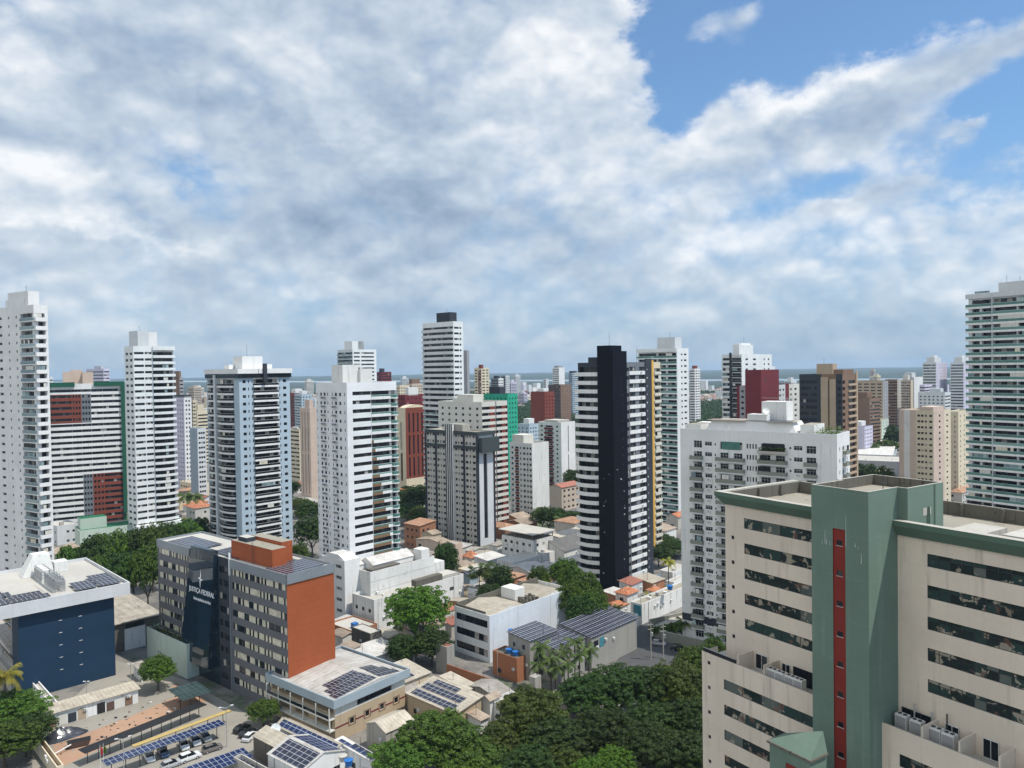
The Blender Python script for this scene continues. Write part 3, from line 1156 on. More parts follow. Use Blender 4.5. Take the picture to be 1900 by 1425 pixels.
def frondmesh(mb, rnd, th, L, droop, m, w=.42, up=.55, n=9, leafl=26):
    """one arched palm frond with leaflets down both sides"""
    P = []
    d = Vector((math.cos(th), math.sin(th), 0))
    for i in range(n + 1):
        t = i / n
        P.append(d * (L * t * (1 - .18 * t)) + Vector((0, 0, up * L * t - droop * L * t * t)))
    side = Vector((-d.y, d.x, 0))
    for i in range(leafl):
        t = (i + .5) / leafl * .96 + .04
        k = min(int(t * n), n - 1)
        f = t * n - k
        c = P[k].lerp(P[k + 1], f)
        tang = (P[k + 1] - P[k]).normalized()
        ll = L * w * (math.sin(math.pi * (t * .86 + .1)) ** .6) * rnd.uniform(.8, 1.1)
        for s in (-1, 1):
            tip = c + side * (s * ll * .72) + tang * ll * .45 + Vector((0, 0, -ll * rnd.uniform(.35, .65)))
            wd = tang * L * .022
            mb.face([c - wd, c + wd, tip.lerp(c, .4) + wd * .9, tip], m)
    for i in range(n):
        mb.tube(P[i], P[i + 1], .012 * L, m, 4)


_PM = {}


def palm(label, px, py, D, h=None, r=2.6, mat='leaf_palm', fan=False, group=None, nf=13):
    p = at(px, py, D)
    hh = h or p.z
    o = empty('palm_tree', (p.x, p.y, 0), p.x * 1.3, label, 'palm', group)
    key = (mat, fan, nf)
    if key not in _PM:
        rnd = random.Random(nf * 3 + fan)
        mb = MB()
        for k in range(nf):
            th = k * 2.399
            lay = k / nf
            if fan:
                d = Vector((math.cos(th), math.sin(th), rnd.uniform(-.5, .9))).normalized()
                c = d * .62
                sd_ = d.cross(Vector((0, 0, 1))).normalized()
                up_ = sd_.cross(d)
                mb.tube((0, 0, 0), c, .012, mat, 4)
                for j in range(11):
                    an = (j - 5) / 5 * 1.7
                    e = c + (d * math.cos(an) + sd_ * math.sin(an)) * .48 + up_ * -.08
                    nrm = (d * -math.sin(an) + sd_ * math.cos(an)) * .05
                    mb.face([c, c.lerp(e, .6) - nrm, e - Vector((0, 0, .1)), c.lerp(e, .6) + nrm], mat)
            else:
                frondmesh(mb, rnd, th, 1.0, .35 + .55 * (1 - lay), mat, up=.15 + .75 * lay)
        tb = MB()
        for i in range(6):
            tb.tube((.02 * math.sin(i), .02 * math.cos(i), i / 6), (.02 * math.sin(i + 1), .02 * math.cos(i + 1), (i + 1) / 6), 1, 'bark', 7, .93)
        _PM[key] = (mb.mesh('crown'), tb.mesh('trunk'))
    c = put(_PM[key][0], 'crown', o, (0, 0, hh))
    c.scale = (r, r, r)
    t = put(_PM[key][1], 'trunk', o)
    t.scale = (.16, .16, hh)
    OCC.append((p.x - 1, p.y - 1, 0, 2, 2, -1))
    return o
# ------------------------------------------------------------------ the towers, from the western edge to the eastern edge
def floors(b, fh, top):
    """floor levels counted down from the parapet: number and the lowest floor's z"""
    n = int((b.H - top) / fh)
    return n, b.H - top - n * fh


def ac_ledge_mesh():
    mb = MB()
    mb.box(0, 2.7, -.62, .02, -.12, 0, 'white')
    for i in range(3):
        mb.box(.1 + i * .87, .82 + i * .87, -.5, -.12, .02, .62, 'ac_white')
        mb.box(.16 + i * .87, .62 + i * .87, -.515, -.5, .1, .55, 'black')
    for i in range(10):
        mb.box(i * .3, i * .3 + .03, -.62, -.59, 0, .72, 'frame_dark')
    mb.box(0, 2.7, -.62, -.59, .72, .76, 'frame_dark')
    return mb.mesh('air_conditioner_ledge')


def ac_box_mesh():
    mb = MB()
    mb.box(0, .75, -.42, .02, 0, .45, 'ac_white')
    mb.box(.06, .5, -.432, -.42, .05, .4, 'mid_grey')
    return mb.mesh('air_conditioner')


ACL, ACB = ac_ledge_mesh(), ac_box_mesh()


def put_on(me, name, b, f, u, o, z):
    return put(me, name, b.root, f.pt(u, o, z), f.ang)


def t_left():
    b = Bld('apartment_tower', 'tall white tower with tiny square windows and jutting side balconies cut by the photo edge', 'tower', 62, 565, -58, D=264, LA=30, LB=4.6)
    b.mw = 'white'
    n, z0 = floors(b, 3.0, 2.4)
    u = lambda p: b.u(b.L, p)
    u0 = u(37)
    cols = [(u(-4), u(2.5)), (u(14), u(14) + 1.0), (u(28), u(28) + 1.0)]
    b.facade(b.L, z0, n, 3.0, cols, 1.15, 2.05, u1=u0, win='black', rec=.35)
    b.facade(b.L, z0, n, 3.0, [(u0 + .1, b.LA - .05)], .0, 2.55, u0=u0, rec=1.5, win='white')
    zs = [z0 + i * 3.0 for i in range(n)]
    b.bal(b.L, u0, b.LA, zs, .35, 1.05, 'white', 'rail_glass', 'glass', st=.3)
    b.facade(b.R, z0, n, 3.0, [(.2, 3.6)], .0, 2.55, rec=1.5, win='band')
    b.bal(b.R, 0, 4.0, zs, 1.2, 1.05, 'white', 'white', 'solid', st=.3)
    b.roof(.9)
    y0 = b.w2l(at(45, 537, 266)).y
    b.box('rooftop_block', .6, 4.2, y0, y0 + 14, b.H - .9, at(40, 539, 266).z, 'white')
    b.box('rooftop_block', .3, 4.4, y0 + 2.0, y0 + 15, b.H - .9, at(20, 553, 266).z, 'white')
    antenna(b.root, 3, y0 + 6, at(40, 539, 266).z, 3)
    b.finish()


def t_green_frame():
    b = Bld('apartment_tower', 'striped white and orange apartment block inside a dark green frame', 'tower', 88, 713, -32, D=393, LA=16, pxr=229)
    b.mw = 'offwhite'
    fh = 3.0
    n, z0 = floors(b, fh, 2.5)
    us = [b.u(b.R, p) for p in (88, 90.5, 132, 150, 168, 190, 223.5, 229)]
    us[0], us[-1] = 0, b.LB
    zt = lambda k: z0 + k * fh
    bands = [(0, 9), (9, n - 6), (n - 6, n - 1), (n - 1, n)]
    for si in range(1, 6):
        a, c = us[si], us[si + 1]
        for bi, (k0, k1) in enumerate(bands):
            m, grid = 'white', False
            if bi == 2 and si in (1, 2): m = 'orange_wall'
            if bi == 2 and si == 3: m, grid = 'slate_grey', True
            if bi == 0 and si == 3: m, grid = 'slate_grey', True
            if bi == 0 and si in (4, 5): m = 'orange_wall'
            if bi == 0 and si == 4: grid = True
            if bi == 2 and si == 2: grid = True
            cols = evencols(c - a, 3, (c - a) / 5, .2) if grid else [(0.02, c - a - .02)]
            cols = [(x + a, y + a) for x, y in cols]
            b.facade(b.R, zt(k0), k1 - k0, fh, cols, 1.15, 2.55, m=m, win='dark' if grid else 'band', u0=a, u1=c, rec=.35,
                     bot=0 if bi == 0 else zt(k0), top=b.H if bi == 3 else zt(k1), cover=bi == 0)
    b.blank(b.R, us[0], us[1], 'green_frame')
    b.blank(b.R, us[6], us[7], 'green_frame')
    b.fbox('green_frame', b.R, us[6] + .05, us[7] + .4, .01, 1.2, 6, b.H + .8, 'green_frame')
    b.fbox('green_frame', b.R, -.4, us[1], .01, 1.2, 6, b.H + .8, 'green_frame')
    b.fbox('green_frame', b.R, us[1], us[2] + 1.5, .01, 1.2, b.H - 1.5, b.H + .8, 'green_frame')
    b.fbox('green_frame', b.R, us[4] + 1.5, us[6] + .05, .01, 1.2, b.H - 1.5, b.H + .8, 'green_frame')
    b.facade(b.L, z0, n, fh, evencols(b.LA, 4, 1.2, 1), 1.0, 2.2)
    b.roof(.8)
    for (p0, p1, py, d) in ((118, 133, 690, 4), (133, 154, 686, 6), (154, 174, 690, 3)):
        x0, x1 = b.u(b.R, p0), b.u(b.R, p1)
        b.box('rooftop_block', x0, x1, d, d + 7, b.H - .8, at((p0 + p1) / 2, py, 400).z, 'pinkbeige')
    b.finish()
    # low podium with green flat roof in front of it
    p = Bld('podium_building', 'low white podium with green flat roof at the foot of the striped block', 'building', 148, 985, -38, h=9, LA=14, pxr=336)
    p.mw = 'mint'
    p.facade(p.R, 0, 2, 4, evencols(p.LB, 7, 1.2, 1), 1.5, 2.6)
    p.roof(.5, 'roof_green')
    x0 = 1.0
    p.box('roof_room', x0, x0 + 11, 5, 12, p.H - .5, p.H + 4.5, 'mint', 'roof_green')
    p.finish()


def t_slim():
    b = Bld('apartment_tower', 'slim white tower with curved glazed balconies and square rooftop block', 'tower', 247, 642, -48, D=360, pxl=230.5, pxr=321)
    b.mw = 'white_clean'
    fh = 3.0
    n, z0 = floors(b, fh, 2.2)
    uc = b.u(b.R, 282)
    zs = [z0 + i * fh for i in range(n)]
    b.facade(b.L, z0, n, fh, evencols(b.LA, 2, b.LA * .28, .3), 1.0, 2.2, win='dark')
    b.facade(b.R, z0, n, fh, [(.3, uc * .55), (uc * .60, uc - .3)], 1.35, 2.45, u1=uc, win='curtain')
    b.facade(b.R, z0, n, fh, [(uc + .2, b.LB - .3)], .1, 2.5, u0=uc, rec=1.2, win='dark')
    b.bal(b.R, uc, b.LB + .6, zs, .9, .9, 'white_clean', 'white_clean', 'solid', bulge=1.3, st=.35)
    b.roof(.9)
    b.bal(b.R, uc, b.LB + .6, [b.H - 1.0], .9, 1.0, 'white_clean', 'white_clean', 'solid', bulge=1.3, st=.9)
    x0, x1 = b.w2l(at(239, 630, 366)).x, b.w2l(at(287, 630, 366)).x
    b.box('rooftop_block', 3.0, 8.0, 2.0, 12, b.H - .9, at(262, 614, 366).z, 'light_grey')
    b.box('rooftop_block', 8.0, 12.5, 3.0, 12, b.H - .9, at(262, 616, 366).z, 'white')
    antenna(b.root, 5, 5, at(262, 614, 366).z, 3)
    b.box('podium', -1, b.LB + 2, -3, 0, 0, 9, 'white_clean')
    b.finish()


def t_blue():
    b = Bld('apartment_tower', 'pale blue tower with bowed black balcony bays edged in white', 'tower', 443, 686, -48, D=306, pxl=383, pxr=537)
    b.mw = 'pale_blue'
    fh = 3.0
    n, z0 = floors(b, fh, 3.4)
    zs = [z0 + i * fh for i in range(n)]
    u = lambda p: b.u(b.L, p)
    a = [0, u(386), u(400), u(403.5), u(433), b.LA]
    b.blank(b.L, a[0], a[1], 'pale_blue')
    for (q0, q1, bl) in ((a[1], a[2], .5), (a[3], a[4], 1.5)):
        b.facade(b.L, z0, n, fh, [(q0 + .03, q1 - .03)], .05, 2.5, u0=q0, u1=q1, rec=1.0, win='office', m='white')
        b.bal(b.L, q0, q1, zs, .5, .8, 'white', 'rail_dark', 'glass', bulge=bl, st=.78)
    b.blank(b.L, a[2], a[3], 'light_grey')
    b.fbox('pillar', b.L, a[2] + .1, a[3] - .1, .02, 1.3, 0, b.H - 2, 'light_grey')
    b.blank(b.L, a[4], a[5], 'pale_blue')
    v = lambda p: b.u(b.R, p)
    r = [0, v(447), v(469), v(515), v(537)]
    b.blank(b.R, 0, r[1], 'pale_blue')
    b.facade(b.R, z0, n, fh, [(v(449.5), v(455.5)), (v(459.5), v(461.5)), (v(466.3), v(468.3))], 1.0, 2.2, u0=r[1], u1=r[2], rec=.3, win='dark')
    b.facade(b.R, z0, n, fh, [(r[2] + .03, r[3] - .03)], .05, 2.5, u0=r[2], u1=r[3], rec=1.2, win='office', m='white')
    b.bal(b.R, r[2], r[3], zs, .7, .8, 'white', 'rail_dark', 'glass', st=.78)
    b.facade(b.R, z0, n, fh, [(v(517.5), v(519)), (v(524.5), v(530.5))], 1.0, 2.2, u0=r[3], rec=.3, win='dark')
    b.roof(1.0)
    b.box('crown_band', -1.0, b.LB * .35, -.9, b.LA + .4, b.H - 1.6, b.H + .35, 'white')
    b.box('crown_band', b.LB * .36, b.LB + .6, -1.1, b.LA * .5, b.H - 1.6, b.H + .35, 'white')
    b.box('crown_glazing', -.8, b.LB + .4, -.75, b.LA, b.H - 3.3, b.H - 1.65, 'glass_dark')
    b.box('rooftop_block', 3.5, 12.5, 3.5, 11, b.H - .9, at(455, 661, 312).z, 'white')
    b.box('rooftop_block', 1.0, 3.0, 9.5, 14, b.H - .9, b.H + 2.1, 'white')
    b.box('rooftop_block', 12.6, 16.5, 3, 7, b.H - .9, b.H + 2.2, 'white')
    b.fbox('chimney', b.R, v(485), v(491), .9, 2.0, b.H - 5, b.H + 2.4, 'slate')
    antenna(b.root, 7, 6, at(455, 661, 312).z, 5.5)
    b.finish()


def t_white_black():
    b = Bld('apartment_tower', 'white panelled tower with black window bands stepping into brown bands', 'tower', 643, 710, -48, D=256, pxl=586, pxr=735)
    b.mw = 'white_panel'
    fh = 3.0
    n, z0 = floors(b, fh, 2.6)
    zs = [z0 + i * fh for i in range(n)]
    u = lambda p: b.u(b.L, p)
    v = lambda p: b.u(b.R, p)
    cols = [(u(587.2), u(588.4)), (u(593.5), u(596.8)), (u(599.8), u(603.6)), (u(606.5), u(608.2)), (u(615), u(616.6)), (u(620.5), u(624.6)), (u(628.5), u(632.2)), (u(638), u(639.6))]
    b.facade(b.L, z0, n, fh, cols, 1.05, 2.15, win='dark')
    for z in zs:
        put_on(ACL, 'air_conditioner_ledge', b, b.L, u(596.5), 0, z + .05)
        put_on(ACL, 'air_conditioner_ledge', b, b.L, u(616.5), 0, z + .05)
    u1, u2 = v(688), v(724)
    b.facade(b.R, z0, n, fh, [(v(653.5), u1 - .02)], 1.25, 2.5, u1=u1, rec=.35, win='band')
    b.facade(b.R, z0, n, fh, [(u1 + .02, u2 - .02)], .9, 2.5, u0=u1, u1=u2, rec=1.2, win='band', m='white_panel')
    b.facade(b.R, z0, n, fh, [(u2 + .02, b.LB - .3)], .1, 2.5, u0=u2, rec=1.2, win='office', m='white_panel')
    for i, z in enumerate(zs):
        fr = max(.0, min(1.0, 1.12 - i / (n * .72)))
        us = u1 + (u2 + 1.5 - u1) * fr
        mb = MB()
        if fr > 0.05:
            b.R.box(mb, u1, us, .003, .16, z - .45, z + .55, 'brown_band')
        if fr < .99:
            b.R.box(mb, us, b.LB - .1, .003, .16, z - .45, z + .55, 'white')
        mb.build('balcony_band', b.root)
        mb = MB()
        b.R.box(mb, u1, u2, .06, .10, z + .56, z + 1.05, 'rail_green')
        b.R.box(mb, u1, u2, .05, .11, z + 1.05, z + 1.12, 'frame_white')
        mb.build('balcony_rail', b.root)
    b.bal(b.R, u2, b.LB + .5, zs, .25, 1.0, 'white', 'rail_green', 'glass', bulge=.9, st=.4)
    b.roof(1.0)
    b.box('rooftop_block', 1.5, 8, 4.2, 10.5, b.H - 1, at(625, 677, 262).z, 'white_old')
    b.box('rooftop_block', 8, 13, 3, 9, b.H - 1, at(660, 684, 262).z, 'white_old')
    b.box('rooftop_block', 2.5, 5.5, 10.5, 12, b.H - 1, b.H + 3.5, 'white_old')
    b.finish()


def ftower(label, pc, py, D, pxl, pxr, wl='white', wr=None, sl=('bands',), sr=('bands',), fh=3.0, a=-48, blocks=(), group=None, top=1.6, LA=None, LB=None, name='apartment_tower', bl=None, br=None, par=.8, bandw=(1.1, 2.3), ant=None):
    """tower farther off: two faces, each in bands, in a grid of openings or in upright strips"""
    b = Bld(name, label, 'tower', pc, py, a, pxl, pxr, D=D, group=group, LA=LA, LB=LB)
    wr = wr or wl
    b.mw = wl
    n, z0 = floors(b, fh, top)
    for f, st, m, bal in ((b.L, sl, wl, bl), (b.R, sr, wr, br)):
        if f.L < .6:
            b.blank(f, 0, f.L, m)
            continue
        if st[0] == 'bands':
            e = st[1] if len(st) > 1 else .3
            b.facade(f, z0, n, fh, [(e, f.L - e)], bandw[0], bandw[1], m=m, win='far', rec=.35)
        elif st[0] == 'part':        # list of (from, to) fractions in one row of openings
            b.facade(f, z0, n, fh, [(x * f.L, y * f.L) for x, y in st[1]], st[2] if len(st) > 2 else bandw[0], st[3] if len(st) > 3 else bandw[1], m=m, win='far', rec=.3)
        elif st[0] == 'grid':
            b.facade(f, z0, n, fh, evencols(f.L, st[1], st[2], st[3] if len(st) > 3 else .6), 1.0, 2.25, m=m, win='far', rec=.2)
        elif st[0] == 'strips':
            cols = evencols(f.L, st[1], st[2], .8)
            hh = (b.H - top - 4)
            b.facade(f, 4, 2, hh / 2, cols, .8, hh / 2 - .8, m=m, win='far', rec=.4)
        else:
            b.blank(f, 0, f.L, m)
        if bal:
            ms, mr, dep, rh, kind, u0, u1, bg = bal
            b.bal(f, u0 * f.L, u1 * f.L, [z0 + i * fh for i in range(n)], dep, rh, ms, mr, kind, bulge=bg, st=.3)
    b.roof(par)
    for x0, x1, y0, y1, hh, m in blocks:
        b.box('rooftop_block', x0 * b.LB, x1 * b.LB, y0 * b.LA, y1 * b.LA, b.H - par, b.H + hh, m)
    if ant:
        antenna(b.root, b.LB * .4, b.LA * .5, b.H + ant[0], ant[1])
    b.finish()
    return b


def t_tall_centre():
    b = Bld('apartment_tower', 'tallest white tower with dark rooftop box and grey bowed balconies', 'tower', 841, 596, -48, D=430, pxl=784, pxr=859)
    b.mw = 'white_clean'
    fh = 3.15
    n, z0 = floors(b, fh, 2.2)
    zs = [z0 + i * fh for i in range(n)]
    b.facade(b.L, z0, n, fh, [(.2, b.LA - .4)], .1, 2.6, rec=1.3, win='office')
    for z in zs[n // 2 + 2:]:
        b.bal(b.L, -.4, b.LA - .3, [z], .6, 1.25, 'white', 'light_grey', 'solid', bulge=1.2, st=.3)
    for z in zs[:n // 2 + 2]:
        b.bal(b.L, -.4, b.LA - .3, [z], .6, 1.0, 'white_clean', 'rail_glass', 'glass', bulge=1.2, st=.35)
    b.facade(b.R, z0, n, fh, [(.5, b.LB * .55), (b.LB * .62, b.LB * .8)], 1.2, 2.3, rec=.3, win='dark')
    b.roof(1.0)
    b.box('rooftop_block', b.LB * .05, b.LB * .75, b.LA * .12, b.LA * .55, b.H - 1, at(828, 580, 436).z, 'slate')
    antenna(b.root, b.LB * .3, b.LA * .3, at(828, 580, 436).z, 2)
    b.finish()


def t_brown_striped():
    b = Bld('apartment_tower', 'off white block with brown striped window bands behind the grey block', 'tower', 894, 746, -48, D=372, pxl=813, pxr=941)
    b.mw = 'offwhite'
    fh = 3.0
    n, z0 = floors(b, fh, 2.0)
    b.facade(b.L, z0, n, fh, evencols(b.LA, 6, 1.5, .8), 1.0, 2.2, win='plain')
    b.facade(b.R, z0, n, fh, [(.05, b.LB * .52), (b.LB * .55, b.LB - .05)], 1.15, 2.6, win='band', mr='brick_red', rec=.5)
    for i in range(n):
        mb = MB()
        b.R.box(mb, b.LB * .3, b.LB * .5, -.2, -.05, z0 + i * fh + 1.15, z0 + i * fh + 2.6, 'brick_red')
        b.R.box(mb, b.LB * .78, b.LB * .93, -.2, -.05, z0 + i * fh + 1.15, z0 + i * fh + 2.6, 'brick_red')
        mb.build('brick_panel', b.root)
    b.fbox('drainpipe', b.R, b.LB * .53, b.LB * .545, .01, .2, 0, b.H, 'slate')
    b.roof(.9)
    b.box('rooftop_block', 2, 9, b.LA * .25, b.LA * .62, b.H - .9, b.H + 3.4, 'offwhite')
    b.box('rooftop_block', 2, 8, b.LA * .62, b.LA * .72, b.H - .9, b.H + 1.6, 'offwhite')
    b.finish()


def t_grey_dark():
    b = Bld('apartment_tower', 'grey apartment block with dark piers and dark crown', 'tower', 885, 802, -48, D=345, pxl=790, pxr=916)
    b.mw = 'warm_grey'
    fh = 2.78
    n, z0 = floors(b, fh, 7.2)
    u = lambda p: b.u(b.L, p)
    seg = [0, u(809), u(828), u(842), u(861), b.LA]
    zc = b.H - 7.0
    for i in (0, 1, 3, 4):
        w = seg[i + 1] - seg[i]
        cols = [(seg[i] + w * .10, seg[i] + w * .30), (seg[i] + w * .40, seg[i] + w * .50), (seg[i] + w * .64, seg[i] + w * .86)]
        b.facade(b.L, z0, n, fh, cols, 1.0, 2.15, u0=seg[i], u1=seg[i + 1], top=zc, win='plain')
        b.facade(b.L, zc, 2, 3.3, cols, 1.0, 2.2, m='warm_grey', u0=seg[i], u1=seg[i + 1], bot=zc, cover=False)
        for k in range(0, n):
            put_on(ACB, 'air_conditioner', b, b.L, seg[i] + w * .52, 0, z0 + k * fh + .55)
    mb = MB()
    for f, L in ((b.L, b.LA), (b.R, b.LB)):
        f.box(mb, -.3, L + .3, .02, .5, b.H - 1.6, b.H + .05, 'dark_green_grey')
        f.box(mb, -.3, L + .3, .02, .5, zc - 1.0, zc + .5, 'dark_green_grey')
    mb.build('crown_band', b.root)
    b.blank(b.L, seg[2], seg[3], 'light_grey')
    for x in seg[:2] + seg[4:]:
        b.fbox('pier', b.L, x - .35, x + .35, .01, .6, 0, b.H - 1.7, 'slate')
    for k in range(4):
        x = seg[2] + (seg[3] - seg[2]) * (k + .1) / 4
        b.fbox('pier', b.L, x, x + (seg[3] - seg[2]) * .11, .01, .9, 0, b.H + 3, 'slate')
        b.fbox('pier', b.L, x + (seg[3] - seg[2]) * .125, x + (seg[3] - seg[2]) * .22, .01, .8, 0, b.H + 2.9, 'white')
    L = b.LB
    b.facade(b.R, 3, 1, zc - 5, [(L * .36, L * .58)], 0, zc - 6, m='light_grey', u0=0, rec=.5, win='curtain')
    for x in (.0, L - .5):
        b.fbox('pier', b.R, x, x + .5, .01, .6, 0, b.H - 1.7, 'slate')
    b.fbox('crown_block', b.R, .5, L + 1.0, .55, 2.6, zc - 2.2, b.H - 2.6, 'dark_green_grey')
    b.roof(.8)
    b.box('rooftop_block', 1, 6, b.LA * .3, b.LA * .58, b.H - .8, b.H + 3.0, 'concrete')
    b.finish()


def t_red_brown():
    b = Bld('apartment_tower', 'red brown block with cream corner and tall dark window strips', 'tower', 752, 757, -48, D=494, pxl=735, pxr=789)
    b.mw = 'cream'
    b.facade(b.L, 8, 2, 20, [(b.LA * .4, b.LA * .62)], .5, 18.5, win='far', rec=.5)
    zb = 10
    n, z0 = 13, zb
    for (a, c) in ((0, 1),):
        b.facade(b.R, zb, 3, (b.H - zb - 3) / 3, evencols(b.LB, 4, 1.3, 1.2), 1.2, (b.H - zb - 3) / 3 - .6, m='brick_red', win='far', rec=.5, bot=zb)
    b.wall.face([b.R.pt(0, 0, 0), b.R.pt(b.LB, 0, 0), b.R.pt(b.LB, 0, zb), b.R.pt(0, 0, zb)], 'cream')
    b.roof(.8)
    mb = MB()
    pts = [(0.2, b.H - .8)] + [(b.LB * .5 - b.LB * .5 * math.cos(math.pi * k / 10), b.H - .8 + 2.6 * math.sin(math.pi * k / 10)) for k in range(11)]
    for k in range(len(pts) - 1):
        (x0, q0), (x1, q1) = pts[k], pts[k + 1]
        mb.face([(x0, .3, q0), (x1, .3, q1), (x1, 6, q1), (x0, 6, q0)], 'cream')
    mb.face([(x, .3, z) for x, z in pts], 'cream')
    mb.build('vaulted_roof', b.root)
    b.finish()


def t_black():
    b = Bld('apartment_tower', 'black tower with white banded rounded balconies and tall black core', 'tower', 1138, 672, -48, D=272, pxl=1072, pxr=1207)
    b.mw = 'slate'
    fh = 3.09
    n, z0 = floors(b, fh, 1.2)
    zs = [z0 + i * fh for i in range(n)]
    u = lambda p: b.u(b.L, p)
    v = lambda p: b.u(b.R, p)
    uc = u(1113)
    b.facade(b.L, z0, n, fh, [(.6, uc - .05)], .05, 2.75, u1=uc, rec=1.4, win='office')
    b.blank(b.L, uc, b.LA, 'navy_core')
    me_w = uc + .8
    for i, z in enumerate(zs):
        bl = 1.6 if i < n * .55 else .35
        me = balmesh(me_w, .9, .92, 'white', 'white', 'solid', bl, .5)
        put(me, 'balcony', b.root, b.L.pt(-.8, 0, z - .15), b.L.ang)
    # black core stands proud of both faces
    A0, B0 = b.LA - uc, v(1159)
    ztop, zt2 = at(1125, 641, 272).z, at(1150, 651, 272).z
    mb = MB()
    mb.box(-1.7, 5.5, 0.2, A0, 0, ztop, 'navy_core')
    mb.build('core', b.root)
    mb = MB()
    mb.box(-1.7, B0, -.9, .19, 0, zt2, 'navy_core')
    mb.box(5.51, B0, .19, 6, b.H - 1, zt2, 'navy_core')
    c = mb.build('core', b.root)
    for i, z in enumerate(zs[:-1]):
        mb = MB()
        mb.box(B0 * .55, B0 * .55 + .5, -.915, -.9, z + 1.4, z + 1.9, 'glass')
        mb.build('vent_window', b.root)
    rnd = random.Random(6)
    for k in range(16):
        z = rnd.uniform(4, b.H * .6)
        mb = MB()
        if rnd.random() < .5:
            y = rnd.uniform(.5, A0 - .8)
            mb.box(-1.9, -1.7, y, y + rnd.uniform(.25, .5), z, z + rnd.uniform(.12, .3), rnd.choice(['light_grey', 'slate_grey', 'mid_grey']))
        else:
            x = rnd.uniform(-.8, B0 - .8)
            mb.box(x, x + rnd.uniform(.25, .5), -1.1, -.9, z, z + rnd.uniform(.12, .3), rnd.choice(['light_grey', 'slate_grey', 'mid_grey']))
        mb.build('vent_cover', b.root)
    b.blank(b.R, 0, B0, 'navy_core')
    r1, r2 = v(1167), v(1196)
    b.facade(b.R, z0, n, fh, [(B0 + .15, r1 - .1)], 1.0, 2.3, u0=B0, u1=r1, m='slate_grey', win='dark')
    for i in range(n):
        zz = z0 + i * fh
        b.facade(b.R, zz, 1, fh, [(r1 + .1, r1 + (r2 - r1) * .38), (r1 + (r2 - r1) * .62, r2 - .2)], 1.1, 2.55, u0=r1, u1=r2, m='slate_grey', win='dark', bot=zz if i else 0, top=zz + fh if i < n - 1 else b.H, cover=i == 0)
        b.fbox('spandrel', b.R, r1, r2, .005, .22, zz - .35, zz + .98, 'white')
        put_on(ACB, 'air_conditioner', b, b.R, r1 + (r2 - r1) * .7, .22, zz + .35)
    b.fbox('pier', b.R, r2, b.LB, .005, .4, 0, b.H + 1.2, 'slate')
    for i, z in enumerate(zs):
        b.fbox('vent_window', b.R, r2 + .7, r2 + 1.3, .401, .41, z + 1.2, z + 1.7, 'ac_white' if i % 3 == 0 else 'mid_grey')
    b.roof(.9, mp='slate')
    b.box('rooftop_block', 1, 9, A0 + 1, b.LA - 4, b.H - .9, at(1090, 668, 276).z + 1, 'slate')
    antenna(b.root, 2, 3, ztop, 5)
    antenna(b.root, b.LB * .8, 3, b.H, 6)
    b.finish()


def t_yellow():
    b = Bld('apartment_tower', 'narrow cream tower with yellow edge beside the black tower', 'tower', 1206, 672, -48, D=322, LA=12, pxr=1225)
    b.mw = 'cream'
    n, z0 = floors(b, 3.0, 2)
    b.blank(b.R, 0, 1.6, 'yellow')
    b.fbox('yellow_fin', b.R, .1, 1.5, .01, .8, 0, b.H + .8, 'yellow')
    b.facade(b.R, z0, n, 3.0, [(2.0, 2.8), (3.4, b.LB - .2)], 1.0, 2.4, u0=1.6, m='cream')
    b.bal(b.R, 3.0, b.LB, [z0 + i * 3.0 for i in range(n)], .5, .8, 'offwhite', 'offwhite')
    b.roof(.8)
    b.finish()


def t_green_white():
    b = Bld('apartment_tower', 'tall white tower with pale green glass balconies behind the black tower', 'tower', 1256, 646, -48, D=392, pxl=1184, pxr=1277.5)
    b.mw = 'white_clean'
    fh = 3.0
    n, z0 = floors(b, fh, 1.8)
    zs = [z0 + i * fh for i in range(n)]
    L = b.LA
    b.facade(b.L, z0, n, fh, [(.3, L * .48), (L * .52, L * .72), (L * .76, L - .4)], .1, 2.45, rec=1.2, win='office')
    b.bal(b.L, -.5, L * .62, zs, .6, .95, 'white_clean', 'rail_green', 'glass', bulge=1.5, st=.6)
    b.bal(b.L, L * .62 + .05, L - .2, zs, .6, .95, 'white_clean', 'rail_green', 'glass', st=.7)
    b.facade(b.R, z0, n, fh, [(b.LB * .34, b.LB * .46), (b.LB * .60, b.LB * .82)], 1.2, 2.1, win='dark')
    b.roof(.9)
    b.bal(b.L, -.5, L - .2, [b.H - 1.6], .6, 1.6, 'white_clean', 'white_clean', 'solid', bulge=.8, st=.2)
    b.box('rooftop_block', 2.0, 9, L * .1, L * .55, b.H - .9, at(1240, 626, 398).z, 'light_grey')
    antenna(b.root, 5, L * .3, at(1240, 626, 398).z, 3)
    b.finish()


